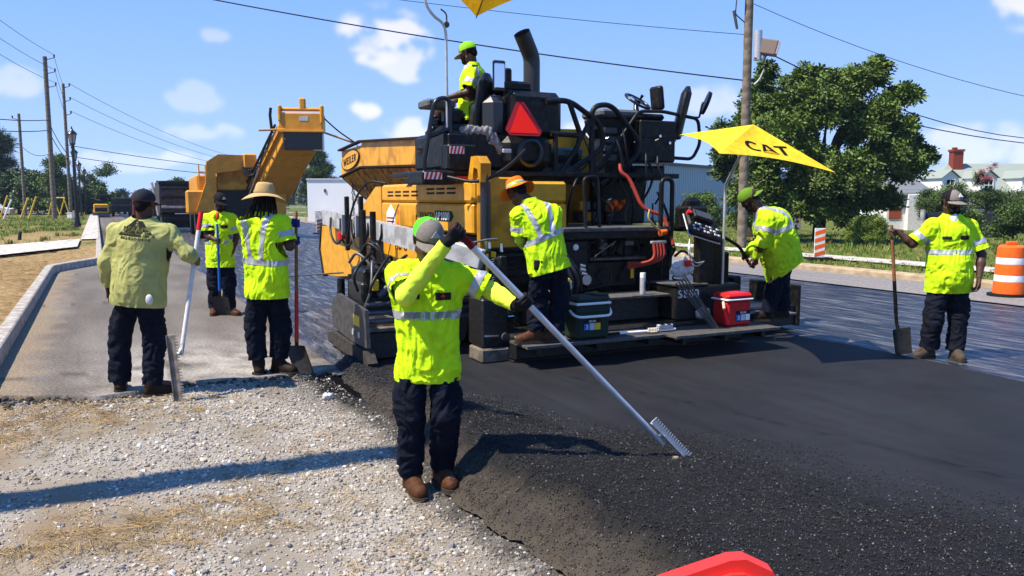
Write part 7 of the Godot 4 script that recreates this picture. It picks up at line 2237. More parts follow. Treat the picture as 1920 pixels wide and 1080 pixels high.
func build_background() -> void:
	M("bark", L(0.055, 0.042, 0.032), 0.95, 0.0, texs["grime"], 1.5, texs["dust_bump"], 0.8)
	# poles and wires
	utility_pole("tall bare utility pole nearest on the left, three short arms at its top", Vector3(-34.3, 0.1, -60.5), 12.0, 0.19, [[0.75, 11.9, 0.1], [0.75, 10.9, 0.1], [0.75, 9.9, 0.1]])
	utility_pole("slimmer utility pole just right of the tall bare one", Vector3(-36.4, 0.1, -66.6), 10.9, 0.14, [[0.5, 10.7, 0.0], [0.5, 9.6, 0.0], [0.5, 8.5, 0.0]])
	utility_pole("leaning-looking grey utility pole in front of the dark pines", Vector3(-44.2, 0.1, -73.3), 9.2, 0.15, [[-0.6, 8.8, 0.0]])
	utility_pole("weathered wooden pole at the left verge close to the camera", Vector3(-6.55, 0.1, -3.25), 10.5, 0.20, [[0.4, 10.2, 0.0]])
	utility_pole("far slim pole behind the dump truck", Vector3(-50.0, 0, -135.0), 8.0, 0.16, [])
	utility_pole("far pole with a crossarm behind the yellow transfer machine", Vector3(-32.0, 0, -100.0), 6.6, 0.16, [[0.6, 6.3, 0.0], [-0.6, 6.3, 0.0]])
	var rp := utility_pole("wooden utility pole on the right carrying a floodlight", Vector3(7.40, 0.0, -25.9), 10.5, 0.155, [[-0.55, 8.2, 0.2]])
	part_cone("transformer", rp, mats["alu"], Vector3(0.28, 6.05, 0.1), Vector3(0.28, 6.95, 0.1), 0.13, 0.13, 14)
	part_tube("conduit", rp, mats["galv"], [Vector3(0.20, 5.3, 0.12), Vector3(0.36, 5.45, 0.14), Vector3(0.48, 5.75, 0.16)], 0.025, 0.1)
	part_tube("fuse_bracket", rp, mats["dark_steel"], [Vector3(-0.1, 7.2, 0), Vector3(-0.45, 7.45, 0.1), Vector3(-0.42, 7.9, 0.1)], 0.02, 0.08)
	part_cone("fuse_switch", rp, mats["dark_steel"], Vector3(-0.38, 7.0, 0.1), Vector3(-0.50, 7.55, 0.1), 0.04, 0.05)
	var fl := thing("floodlight", "brown rectangular floodlight mounted on the right-hand wooden pole", "floodlight", Vector3(7.85, 6.3, -25.7))
	var b := MB.new(); b.box(Vector3(0.12, 0.12, 0), Vector3(0.62, 0.48, 0.26), 0.04, Basis(Vector3.BACK, -0.25) * Basis(Vector3.UP, -0.5)); obj("housing", b, M("flood_brown", L(0.16, 0.12, 0.10), 0.5), fl)
	b = MB.new(); b.box(Vector3(0.17, 0.11, 0.13), Vector3(0.50, 0.38, 0.03), 0.01, Basis(Vector3.BACK, -0.25) * Basis(Vector3.UP, -0.5)); obj("glass", b, M("flood_glass", L(0.30, 0.27, 0.23), 0.2), fl)
	b = MB.new(); b.cone(Vector3(-0.02, -0.32, 0), Vector3(0.05, -0.08, 0), 0.05, 0.06); b.bar(Vector3(-0.3, -0.2, 0), Vector3(0.0, -0.25, 0), 0.04, 0.04); obj("mount", b, mats["dark_steel"], fl)
	wire("black cable crossing the whole sky to the right-hand pole", Vector3(-14.5, 9.45, -29.0), Vector3(7.3, 5.45, -25.9), 0.25, 0.022)
	wire("thin upper wire reaching the right-hand pole near the top of the frame", Vector3(-8.0, 8.95, -28.0), Vector3(7.3, 6.85, -25.9), 0.12, 0.010)
	wire("thin wire running right from the pole above the tree", Vector3(7.5, 7.8, -25.9), Vector3(22.0, 4.5, -28.0), 0.55, 0.010)
	wire("cable running right from the floodlight behind the tree", Vector3(7.6, 6.5, -25.9), Vector3(40.0, 6.6, -50.0), 2.0, 0.020)
	wire("lowest cable leaving to the right behind the tree crown", Vector3(7.5, 5.45, -25.9), Vector3(40.0, 5.2, -50.0), 1.0, 0.022)
	var q1 := Vector3(-34.3, 0.1, -60.5); var q2 := Vector3(-36.4, 0.1, -66.6)
	for k in 3:
		wire("power line from the frame edge to the tall pole, %s of three" % ["topmost", "middle one", "lowest"][k], Vector3(-25.0 + 0.3 * k, 17.0 - 1.4 * k, -24.0), q1 + Vector3(0.75 if k != 1 else 0.6, 12.1 - k, 0.1), 1.2, 0.016)
		wire("line from the slim pole across to the far poles, %s of three" % ["topmost", "middle one", "lowest"][k], q2 + Vector3(0.5, 10.9 - 1.1 * k, 0), Vector3(-32.6, 6.5 - 0.5 * k, -100.0), 0.8, 0.018)
		wire("short span between the two left poles, %s of three" % ["topmost", "middle one", "lowest"][k], q1 + Vector3(0.75, 12.0 - k, 0.1), q2 + Vector3(0.0, 10.8 - 1.1 * k, 0), 0.15, 0.014)
	for k in 2:
		wire("thick telephone cable sagging to the tall pole, %s" % ["upper one" , "lower one"][k], Vector3(-25.0, 6.9 - 0.6 * k, -24.0), q1 + Vector3(0, 7.4 - 0.75 * k, 0.1), 0.9, 0.030)
		wire("telephone cable behind the street lamps, %s" % ["upper one", "lower one"][k], q1 + Vector3(0, 7.4 - 0.75 * k, 0.1), q2 + Vector3(0, 5.3 - 0.5 * k, 0), 0.25, 0.028)
		wire("low cable from the slim pole across the road, %s" % ["upper one", "lower one"][k], q2 + Vector3(0, 6.0 - 0.9 * k, 0), Vector3(-18.5, 1.9 + 2.0 - 0.55 * k, -75.0), 0.3, 0.026)
		wire("cable joining the grey pole and the tall pole, %s" % ["upper one", "lower one"][k], Vector3(-44.2, 6.5 - 2.0 * k, -73.3), q1 + Vector3(0, 5.0 - 0.8 * k, 0), 0.5, 0.022)
	# lamps
	var ls := [[147, 41.7, 5.3], [149, 54.0, 5.2], [156, 68.0, 5.2], [165, 79.0, 5.2], [170, 91.0, 5.2]]
	var lw := ["nearest black lantern street lamp on the left, tallest in the row", "second black lantern lamp, half hidden behind the nearest one", "third black lantern lamp along the left pavement", "fourth black lantern lamp along the left pavement", "farthest black lantern lamp of the left row"]
	for k in 5: lamp_post(lw[k], Vector3((ls[k][0] - 960) / 1507.0 * ls[k][1], [0.05, -0.1, -0.3, -0.45, -0.6][k], -ls[k][1]), ls[k][2])
	lamp_post("small lantern lamp in front of the white building across the road", Vector3(-15.7, 0.0, -70.0), 3.2)
	# trees on the left
	var dk := Color(0.022, 0.048, 0.012)
	var md := Color(0.045, 0.085, 0.018)
	var lt := Color(0.085, 0.14, 0.025)
	tree("pine_tree", "tall dark pine at the left edge of the frame", Vector3(-58.5, 0, -90), 9.0, 0.3, [[Vector3(-0.5, 9.2, 0), Vector3(2.6, 1.6, 2.0)], [Vector3(1.4, 7.4, 0), Vector3(2.6, 1.5, 2.2)], [Vector3(-1.5, 6.0, 0), Vector3(3.2, 1.8, 2.4)], [Vector3(2.2, 5.2, 0.5), Vector3(1.5, 0.9, 1.5)], [Vector3(0, 3.6, 0), Vector3(3.4, 2.0, 2.5)]], 2600, 0.75, dk, 1)
	for q in [["dense dark tree low at the left edge", -57.0, -84.0, 4.6, 3.6, dk], ["dark bushy tree behind the grey pole", -50.0, -82.0, 4.4, 3.2, dk], ["broad green tree left of the tall pole", -45.5, -80.0, 4.0, 3.0, md], ["low leafy tree under the pines", -53.5, -76.0, 2.6, 3.0, md], ["leafy tree behind the tall pole", -42.0, -82.0, 2.8, 2.2, md]]:
		tree("broadleaf_tree", q[0], Vector3(q[1], 0, q[2]), q[3] * 0.4, 0.25, [[Vector3(0, q[3] * 0.62, 0), Vector3(q[4], q[3] * 0.42, q[4] * 0.8)], [Vector3(-q[4] * 0.5, q[3] * 0.35, 0.4), Vector3(q[4] * 0.7, q[3] * 0.36, q[4] * 0.6)], [Vector3(q[4] * 0.5, q[3] * 0.32, 0.5), Vector3(q[4] * 0.7, q[3] * 0.32, q[4] * 0.6)]], 1500, 0.55, q[5], 0)
	tree("young_tree", "bright yellow-green young tree between the two left poles", Vector3(-42.8, 0, -76.0), 3.0, 0.1, [[Vector3(0, 4.9, 0), Vector3(0.9, 1.3, 0.9)], [Vector3(0.1, 2.9, 0), Vector3(1.3, 1.5, 1.2)], [Vector3(-0.2, 1.3, 0), Vector3(1.0, 0.9, 1.0)]], 900, 0.42, lt, 2)
	tree("young_tree", "thin sparse tree behind the row of lamps", Vector3(-47.5, 0, -92.0), 4.0, 0.1, [[Vector3(1.0, 4.9, 0), Vector3(1.5, 0.7, 1.2)], [Vector3(-0.6, 3.6, 0), Vector3(1.2, 1.2, 1.0)], [Vector3(0.5, 2.4, 0), Vector3(1.3, 1.0, 1.0)]], 500, 0.45, lt, 2)
	var rng := RandomNumberGenerator.new()
	rng.seed = 77
	var far := []
	for k in 72:
		var pxx: float = -1100.0 + k * 58.0 + rng.randf_range(-15, 15)
		var dz := rng.randf_range(170.0, 240.0)
		var hh := rng.randf_range(3.6, 6.2) * (0.72 if pxx < 330.0 else 1.0)
		for q in [[0.0, 0.55, 0.95, 0.45], [0.9, 0.38, 0.8, 0.34], [-0.9, 0.36, 0.8, 0.34]]:
			far.append([Vector3((pxx - 960.0) / 1507.0 * dz + q[0] * hh, hh * q[1] - 0.3, -dz), Vector3(hh * q[2], hh * q[3], hh * 0.7)])
	crown(self, far, 30000, 1.0, Color(0.035, 0.06, 0.018), 77, 0, "far_treeline")
	tag(get_node("far_treeline"), "hazy line of far-off trees along the whole horizon", "trees")
	tree("broadleaf_tree", "round dark tree rising behind the dump truck", Vector3(-49.0, 0, -120.0), 2.5, 0.3, [[Vector3(0, 3.3, 0), Vector3(2.6, 1.6, 2.0)], [Vector3(3.2, 2.8, 0), Vector3(1.6, 1.3, 1.4)]], 700, 0.6, md, 0)
	tree("pine_tree", "open-crowned pine above the white building", Vector3(-19.6, 0, -82.0), 5.2, 0.2, [[Vector3(0, 5.6, 0), Vector3(1.2, 0.8, 1.0)], [Vector3(0.5, 4.6, 0), Vector3(1.6, 0.8, 1.2)], [Vector3(-0.9, 3.8, 0), Vector3(1.3, 0.8, 1.0)], [Vector3(0.2, 3.0, 0), Vector3(2.0, 1.0, 1.4)]], 1300, 0.5, md, 1)
	tree("broadleaf_tree", "leafy tree left of the white building", Vector3(-22.2, 0, -78.0), 2.0, 0.2, [[Vector3(0, 2.6, 0), Vector3(1.4, 1.4, 1.2)], [Vector3(-0.6, 1.2, 0), Vector3(1.4, 1.2, 1.2)]], 700, 0.5, md, 0)
	# trees on the right
	var big := Color(0.074, 0.122, 0.020)
	tree("broadleaf_tree", "large glossy-leaved tree right of the wooden pole", Vector3(11.5, 0.05, -30.3), 2.6, 0.24, [[Vector3(0.2, 4.9, 0), Vector3(1.9, 1.1, 1.5)], [Vector3(1.9, 4.3, 0.3), Vector3(1.4, 1.0, 1.3)], [Vector3(1.3, 5.9, 0), Vector3(1.0, 0.6, 0.9)], [Vector3(2.0, 6.5, 0), Vector3(0.45, 0.35, 0.5)], [Vector3(-0.5, 5.9, 0), Vector3(1.1, 0.7, 0.9)], [Vector3(-1.7, 3.6, 0.6), Vector3(1.5, 1.2, 1.3)], [Vector3(-2.1, 4.8, 0), Vector3(1.0, 0.8, 1.0)], [Vector3(2.3, 3.0, 0.3), Vector3(1.3, 1.0, 1.2)], [Vector3(0.3, 2.4, 0.9), Vector3(2.0, 1.1, 1.2)], [Vector3(-2.3, 2.0, 0.5), Vector3(1.2, 0.9, 1.0)], [Vector3(3.3, 3.6, 0), Vector3(0.7, 0.45, 0.6)], [Vector3(3.9, 3.3, 0), Vector3(0.6, 0.22, 0.5)], [Vector3(2.9, 5.3, 0), Vector3(0.8, 0.55, 0.7)], [Vector3(2.3, 1.6, 0.2), Vector3(0.9, 0.5, 0.8)], [Vector3(-0.9, 1.3, 0.6), Vector3(1.2, 0.7, 0.9)], [Vector3(0.9, 1.3, 0.4), Vector3(0.9, 0.6, 0.8)], [Vector3(-2.6, 1.0, 0.4), Vector3(0.9, 0.6, 0.8)], [Vector3(0.1, 1.1, 1.0), Vector3(1.1, 0.55, 0.6)], [Vector3(-1.7, 0.7, 0.7), Vector3(0.9, 0.5, 0.7)]], 15000, 0.25, big, 0)
	tree("broadleaf_tree", "darker tree partly behind the wooden pole", Vector3(10.1, 0.05, -34.0), 2.8, 0.22, [[Vector3(0.3, 6.5, 0), Vector3(0.7, 0.7, 0.7)], [Vector3(0.2, 5.4, 0), Vector3(1.3, 0.9, 1.0)], [Vector3(-0.4, 4.3, 0), Vector3(1.6, 0.9, 1.2)], [Vector3(-0.7, 3.2, 0), Vector3(1.3, 0.8, 1.0)], [Vector3(1.2, 3.4, 0), Vector3(1.5, 1.2, 1.1)], [Vector3(0.2, 1.6, 0), Vector3(1.3, 0.9, 1.0)]], 4200, 0.30, Color(0.050, 0.095, 0.018), 0)
	var hb := bush("clipped round hedge bush on the right verge", Vector3(12.45, 0.08, -28.2), Vector3(0.74, 0.56, 0.70), 2600, 0.12, Color(0.15, 0.21, 0.03), 2)
	bush("clipped square-topped hedge in front of the blue warehouse", Vector3(9.1, 0.05, -39.0), Vector3(1.4, 0.98, 0.9), 1500, 0.22, Color(0.085, 0.14, 0.025), 2)
	bush("leafy shrub right of the warehouse hedge", Vector3(11.3, 0.05, -38.0), Vector3(1.2, 0.75, 0.8), 900, 0.22, Color(0.06, 0.11, 0.02), 2)
	var crape := tree("flowering_tree", "crape myrtle with pink blossom in front of the white house", Vector3(22.6, 0.0, -38.5), 1.5, 0.06, [[Vector3(-1.6, 1.7, 0), Vector3(1.1, 0.7, 0.9)], [Vector3(0.2, 1.6, 0), Vector3(1.3, 0.7, 0.9)], [Vector3(2.0, 1.3, 0), Vector3(1.3, 0.65, 0.9)], [Vector3(-0.4, 2.6, 0), Vector3(0.4, 0.4, 0.4)], [Vector3(-2.6, 1.1, 0), Vector3(0.9, 0.7, 0.8)]], 2600, 0.19, Color(0.07, 0.11, 0.03), 2)
	crown(crape, [[Vector3(-0.35, 2.7, 0.3), Vector3(0.35, 0.5, 0.4)], [Vector3(0.1, 3.2, 0.2), Vector3(0.25, 0.25, 0.2)], [Vector3(2.0, 1.9, 0.6), Vector3(0.5, 0.25, 0.4)], [Vector3(3.2, 1.6, 0.6), Vector3(0.6, 0.4, 0.4)]], 260, 0.13, Color(0.34, 0.10, 0.13), 19, 2, "blossom")
	for q in [[19.6, -31.5, 0.9, 0.75, "low dark shrub behind the standing worker"], [21.8, -31.0, 1.3, 0.85, "wide green shrub right of the standing worker"], [23.6, -30.5, 1.2, 1.0, "light green shrub at the right edge of the frame"], [17.4, -31.0, 0.7, 0.6, "small shrub beside the grey fence post"], [19.0, -27.5, 0.9, 0.45, "yellow-green weedy bush on the right verge"], [25.6, -40.5, 1.6, 1.15, "tall shrub hiding the foot of the white house at the frame edge"], [21.0, -40.0, 1.2, 1.05, "rounded shrub below the house's first dormer"]]:
		bush(q[4], Vector3(q[0], 0.05, q[1]), Vector3(q[2], q[3], q[2]), 700, 0.26, [Color(0.045, 0.085, 0.02), Color(0.05, 0.095, 0.02), Color(0.09, 0.15, 0.03), Color(0.05, 0.09, 0.02), Color(0.10, 0.15, 0.03)][int(q[0] * 10.0) % 5], 2)
	# warehouse
	var wh := thing("warehouse", "long pale blue corrugated metal warehouse behind the paver", "warehouse", Vector3(4.6, 0, -50.6))
	var d := Vector3(33.0, 0, -44.0); var dn := d.normalized()
	b = MB.new()
	var out := Vector3.UP.cross(dn); if out.z < 0: out = -out
	var nrib := 170
	for k in nrib:
		var s0 := d * (float(k) / nrib); var step := d / nrib
		var cs := [s0, s0 + step * 0.55, s0 + step * 0.65 + out * 0.05, s0 + step * 0.9 + out * 0.05, s0 + step]
		for j in 4: b.quad_out(cs[j], cs[j + 1], cs[j + 1] + Vector3(0, 4.2, 0), cs[j] + Vector3(0, 4.2, 0), (cs[j] + cs[j + 1]) * 0.5 - out)
	obj("wall", b, M("blue_metal", L(0.27, 0.36, 0.42), 0.45, 0.2), wh)
	b = MB.new(); b.bar(Vector3(0, 4.28, 0) + out * 0.1, d + Vector3(0, 4.28, 0) + out * 0.1, 0.3, 0.18); obj("eave", b, M("eave_dark", L(0.06, 0.07, 0.08), 0.5), wh)
	b = MB.new(); b.quad_out(Vector3(0, 4.35, 0), d + Vector3(0, 4.35, 0), d + Vector3(0, 5.2, 0) - out * 12.0, Vector3(0, 5.2, 0) - out * 12.0, Vector3(0, -5, 0)); b.quad_out(Vector3.ZERO, Vector3(0, 4.2, 0), Vector3(0, 5.2, 0) - out * 12.0, -out * 12.0, d); obj("roof", b, mats["blue_metal"], wh)
	for t in [0.19, 0.42, 0.7]: part_cone("downpipe", wh, mats["eave_dark"], d * t + out * 0.14, d * t + out * 0.14 + Vector3(0, 4.2, 0), 0.07, 0.07, 8)
	# white building in the middle distance
	var wb := thing("white_building", "plain white flat-roofed building between the machines", "building", Vector3(-15.3, 0, -60.5))
	part_box("wall", wb, mats["white_wall"], 0, 7.0, 0, 3.1, -6.0, 0.0, 0.01)
	part_box("parapet", wb, M("pale_grey", L(0.45, 0.45, 0.46), 0.8), -0.06, 7.06, 3.1, 3.22, -6.06, 0.06, 0.01)
	part_box("air_unit", wb, mats["galv"], 0.7, 1.5, 0.0, 0.85, 0.2, 0.7, 0.02)
	part_box("air_unit", wb, mats["galv"], 1.7, 2.3, 0.0, 0.7, 0.2, 0.7, 0.02)
	part_box("vent", wb, mats["dark_steel"], 1.25, 1.4, 2.2, 2.45, 0.0, 0.06, 0.01)
	var fc := thing("chain_fence", "low grey fence beside the white building", "fence", Vector3(-17.6, 0, -60.0))
	for k in 6: part_cone("post", fc, mats["galv"], Vector3(0.45 * k, 0, 0), Vector3(0.45 * k, 1.2, 0), 0.03, 0.03, 6)
	for k in 3: part_tube("rail", fc, mats["galv"], [Vector3(0, 0.3 + 0.4 * k, 0), Vector3(2.3, 0.3 + 0.4 * k, 0)], 0.02)
	# white house with the green roof
	var rm := M("roof_green", L(0.27, 0.31, 0.275), 0.9, 0.0, noise_tex("shingle", 0.05, 0.75, 1.0, 3), 0.8)
	var h := thing("house", "white house with pale green roof, dormers and a red brick chimney", "house", Vector3(31.5, -1.25, -60.0))
	part_box("wall", h, mats["white"], -0.9, 16.0, 0, 2.7, -9.0, 0.0, 0.01)
	var rr := [Vector3(-1.3, 2.55, 0.5), Vector3(16.5, 2.55, 0.5), Vector3(16.5, 5.75, -4.5), Vector3(3.2, 5.75, -4.5), Vector3(-1.3, 2.55, -9.5), Vector3(16.5, 2.55, -9.5)]
	b = MB.new(); b.quad_out(rr[0], rr[1], rr[2], rr[3], Vector3(6, 0, -4.5)); b.quad_out(rr[0], rr[3], rr[3] + Vector3(0, 0, -0.01), rr[4], Vector3(6, 0, -4.5)); b.quad_out(rr[4], rr[3], rr[2], rr[5], Vector3(6, 0, -4.5))
	var rf := obj("roof", b, rm, h)
	var n := 26
	for k in n:       # shingle courses, a little proud of the slope
		var t0 := float(k) / n
		b = MB.new()
		var y := lerpf(2.55, 5.75, t0); var z := lerpf(0.5, -4.5, t0)
		b.box(Vector3((lerpf(-1.3, 3.2, t0) + 16.5) / 2, y + 0.03, z - 0.02), Vector3(16.5 - lerpf(-1.3, 3.2, t0), 0.02, 0.24), 0.0, Basis(Vector3.RIGHT, atan2(3.2, 5.0)))
		obj("shingle_course", b, rm, rf)
	var cb := MB.new(); cb.box(Vector3(3.45, 5.75, -4.0), Vector3(0.78, 1.9, 0.7)); cb.box(Vector3(3.45, 6.74, -4.0), Vector3(0.92, 0.16, 0.84)); cb.box(Vector3(3.30, 6.88, -4.0), Vector3(0.3, 0.2, 0.3))
	obj("chimney", cb, M("brick_red", L(0.24, 0.05, 0.03), 0.9, 0.0, texs["grime"], 2.0), rf)
	for x in [1.05, 3.9, 7.0]:
		var dm := MB.new()
		dm.prism(PackedVector2Array([Vector2(x - 0.62, 3.2), Vector2(x + 0.62, 3.2), Vector2(x + 0.62, 4.55), Vector2(x, 5.05), Vector2(x - 0.62, 4.55)]), Transform3D(Basis.IDENTITY, Vector3(0, 0, -3.2)), 3.0)
		obj("dormer", dm, mats["white"], h)
		dm = MB.new()
		for sg in [-1.0, 1.0]: dm.quad_out(Vector3(x, 5.12, 0.0), Vector3(x + sg * 0.76, 4.50, 0.0), Vector3(x + sg * 0.76, 4.50, -3.4), Vector3(x, 5.12, -4.2), Vector3(x, 3, -2))
		obj("dormer_roof", dm, rm, h)
		window_on(h, Vector3(x, 3.98, -0.18), Basis.IDENTITY, 0.66, 0.85, 4)
	# neighbouring grey house and the white garage
	var g := thing("house", "grey-roofed house half hidden behind the big tree", "house", Vector3(22.6, -0.6, -52.0))
	part_box("wall", g, M("pale_blue", L(0.33, 0.38, 0.42), 0.8), 0, 4.0, 0, 3.0, -5.0, 0.0, 0.01)
	b = MB.new(); b.quad_out(Vector3(-0.4, 2.7, 0.5), Vector3(4.4, 2.7, 0.5), Vector3(4.0, 4.0, -2.5), Vector3(0.0, 4.0, -2.5), Vector3(2, 0, -2.5)); obj("roof", b, M("grey_roof", L(0.14, 0.15, 0.16), 0.9), g)
	part_box("chimney", g, mats["brick_red"], 0.4, 1.1, 3.6, 4.8, -3.0, -2.4, 0.01)
	window_on(g, Vector3(2.4, 1.8, 0.04), Basis.IDENTITY, 0.7, 1.0, 4)
	var ga := thing("garage", "small white outbuilding with a rust-red shutter beside the round bush", "building", Vector3(19.5, -0.2, -42.0))
	part_box("wall", ga, mats["white"], 0, 2.7, 0, 2.1, -4.0, 0.0, 0.01)
	part_box("roof", ga, rm, -0.3, 3.0, 2.1, 2.22, -4.3, 0.25, 0.01)
	part_box("shutter", ga, M("rust_red", L(0.30, 0.07, 0.03), 0.8), 0.1, 0.75, 0.9, 1.55, 0.0, 0.04, 0.01)
	part_box("white_pier", ga, mats["white"], 0.95, 1.7, 0.0, 2.16, 0.0, 0.3, 0.02)
	var df := thing("fence", "dark board fence with a grey post behind the standing worker", "fence", Vector3(16.7, 0.0, -33.0), 0.12)
	for k in 12: part_box("board", df, M("fence_dark", L(0.045, 0.055, 0.055), 0.9), 0.22 + 0.30 * k, 0.50 + 0.30 * k, 0.05, 1.15 + 0.03 * (k % 3), -0.03, 0.0, 0.006)
	part_cone("post", df, mats["galv"], Vector3(0.1, 0, 0.02), Vector3(0.1, 1.3, 0.02), 0.10, 0.10, 12)
	var wf := thing("fence", "weathered low fence under the big tree", "fence", Vector3(11.9, 0.0, -42.0), -0.25)
	for k in 10: part_box("board", wf, M("fence_grey", L(0.16, 0.15, 0.14), 0.9), 0.30 * k, 0.28 + 0.30 * k, 0.0, 1.0 + 0.04 * (k % 2), -0.03, 0.0, 0.006)
# ---------------------------------------------------------------- other machines and small things
func wheel(par: Node, c: Vector3, r: float, w: float, ax := Vector3.RIGHT) -> void:
	part_cone("wheel", par, mats["rubber"], c - ax * w / 2, c + ax * w / 2, r, r, 20)
	var o := MB.new(); o.cone(c - ax * (w / 2 + 0.01), c + ax * (w / 2 + 0.01), r * 0.55, r * 0.55, 14)
	obj("rim", o, mats["dark_steel"], par.get_child(par.get_child_count() - 1))
func plate(called: String, par: Node, m: Material, poly: Array, z0: float, depth: float) -> void:
	var q := PackedVector2Array()
	for p in poly: q.append(Vector2(p[0], p[1]))
	var b := MB.new(); b.prism(q, Transform3D(Basis.IDENTITY, Vector3(0, 0, z0)), depth)
	obj(called, b, m, par)
func build_machines() -> void:
	M("mtv", L(0.62, 0.28, 0.03), 0.45, 0.0, texs["soft"], 0.5)
	var y: Material = mats["mtv"]
	# material transfer machine, px/m about 62 at z -24.3; axes: x right, y up, z towards the camera
	var t := thing("transfer_machine", "tall yellow asphalt transfer machine with a raised discharge conveyor", "machine", Vector3(-12.3, 0.0, -35.2), 0.42)
	t.scale = Vector3(1.2, 1.2, 1.2)
	part_box("body", t, y, -1.1, 1.5, 0.9, 2.3, -6.0, -0.2, 0.05)
	plate("side_shield", t, y, [[-1.15, 1.0], [-0.45, 1.0], [-0.45, 2.35], [0.9, 2.55], [0.9, 3.0], [-0.35, 3.02], [-0.75, 2.75], [-0.80, 2.0]], -0.2, 0.45)
	part_box("hood_underside", t, mats["yellow"], -0.4, 0.95, 1.75, 2.5, -0.6, -0.18, 0.03)
	part_box("dark_bay", t, mats["black"], -0.4, 1.3, 0.2, 1.75, -0.4, 0.0, 0.02)
	part_box("side_tank", t, y, 1.3, 2.0, 0.7, 1.65, -1.2, 0.0, 0.04)
	part_box("front_fender", t, y, -1.45, -0.6, 0.9, 1.75, -0.9, 0.1, 0.06)
	for k in 3: part_tube("guard_rail", t, mats["yellow_clean"], [Vector3(-1.0, 1.75 + 0.32 * k, 0.0), Vector3(-0.55, 1.75 + 0.32 * k, 0.0)], 0.025)
	for k in 3: part_tube("guard_rail", t, mats["yellow_clean"], [Vector3(-1.0 + 0.22 * k, 1.7, 0.0), Vector3(-1.0 + 0.22 * k, 2.65, 0.0)], 0.025)
	for q in [[-0.9, -1.0], [1.6, -1.0], [-0.9, -4.8], [1.6, -4.8]]: wheel(t, Vector3(q[0], 0.62, q[1]), 0.62, 0.5)
	# conveyor from the pivot up and towards the camera right
	var a := Vector3(1.35, 1.35, -0.9); var c := Vector3(2.25, 3.75, 2.1)
	var d := (c - a).normalized(); var s := Vector3.UP.cross(d).normalized(); var u := d.cross(s)
	var b := MB.new(); b.box((a + c) / 2, Vector3(1.40, 0.72, (c - a).length()), 0.03, Basis(s, u, d)); obj("conveyor", b, y, t)
	for k in 5: part_box("conveyor_plate", t, mats["yellow"], -0.66, 0.66, -0.015, 0.0, -0.02, 0.02, 0.004).transform = Transform3D(Basis(s, u, d), a.lerp(c, 0.15 + 0.16 * k) - u * 0.365)
	for sg in [-1.0, 1.0]:
		b = MB.new(); b.bar(a + s * sg * 0.76 + u * 0.1, c + s * sg * 0.76 + u * 0.1, 0.10, 0.22); obj("conveyor_rail", b, y, t)
		part_tube("conveyor_hose", t, mats["hose"], [a + s * sg * 0.86 + u * 0.3, (a + c) / 2 + s * sg * 0.88 + u * 0.22, c + s * sg * 0.86 + u * 0.25], 0.045)
		for k in 4: part_tube("conveyor_hose", t, mats["hose"], [a.lerp(c, 0.1 + 0.2 * k) + s * sg * 0.84 + u * 0.2, a.lerp(c, 0.2 + 0.2 * k) + s * sg * 0.98 - u * 0.1, a.lerp(c, 0.3 + 0.2 * k) + s * sg * 0.84 + u * 0.25], 0.03, 0.2)
		part_cone("conveyor_cylinder", t, mats["chrome"], a + s * sg * 0.88 - u * 0.2 + d * 0.6, a + s * sg * 0.86 + d * 2.0, 0.05, 0.04)
	var hd := Basis(Vector3.UP, -0.30)
	for q in [["head_box", y, Vector3(0, 0.20, 0), Vector3(1.45, 0.62, 0.9), 0.04], ["chute", mats["black_gloss"], Vector3(0.05, -0.42, 0.1), Vector3(1.30, 0.62, 0.6), 0.02], ["head_roller", y, Vector3(0, 0.62, 0.35), Vector3(1.4, 0.12, 0.12), 0.05], ["head_roller_end", y, Vector3(-0.70, 0.48, 0.35), Vector3(0.12, 0.55, 0.3), 0.04], ["head_roller_end", y, Vector3(0.70, 0.45, 0.35), Vector3(0.12, 0.62, 0.3), 0.04], ["tension_arm", y, Vector3(0.05, 0.80, 0.3), Vector3(0.22, 0.42, 0.22), 0.05], ["warning_plate", mats["alu"], Vector3(0.1, 0.3, 0.455), Vector3(0.3, 0.14, 0.01), 0.002], ["head_flange", y, Vector3(0, -0.12, 0.3), Vector3(1.55, 0.07, 0.5), 0.01]]:
		b = MB.new(); b.box(q[2], q[3], q[4]); var o := obj(q[0], b, q[1], t); o.transform = Transform3D(hd, c + Vector3(0.05, 0.1, 0.15))
	part_tube("spreader_bar", t, y, [c + Vector3(0.7, 0.0, 0.3), c + Vector3(1.9, -0.38, 0.3), c + Vector3(1.9, -0.55, 0.3)], 0.035)
	part_tube("spreader_bar", t, y, [c + Vector3(-1.45, -0.02, 0.4), c + Vector3(-0.4, 0.05, 0.4)], 0.035)
	part_tube("hose", t, mats["hose"], [c + Vector3(0.7, 0.5, 0.4), c + Vector3(1.2, 0.05, 0.4), c + Vector3(1.85, -0.35, 0.3)], 0.025, 0.3)
	part_tube("work_light", t, mats["black"], [c + Vector3(-1.0, -0.1, 0.3), c + Vector3(-1.05, 0.5, 0.3), c + Vector3(-1.02, 0.75, 0.3)], 0.05)
	for k in 6: part_tube("hose", t, mats["hose"], [Vector3(0.5 + 0.05 * k, 2.9, 0.2), Vector3(0.45 + 0.06 * k, 2.2, 0.45), Vector3(0.95 + 0.04 * k, 2.35, 0.5), Vector3(1.3 + 0.03 * k, 3.0, 0.9)], 0.025, 0.3)
	part_box("motor", t, y, 0.5, 0.95, 2.55, 3.05, 0.0, 0.4, 0.04)
	# dump truck
	t = thing("dump_truck", "dark grey dump truck seen from behind with its tailgate up", "truck", Vector3(-16.7, 0, -41.5), 0.45)
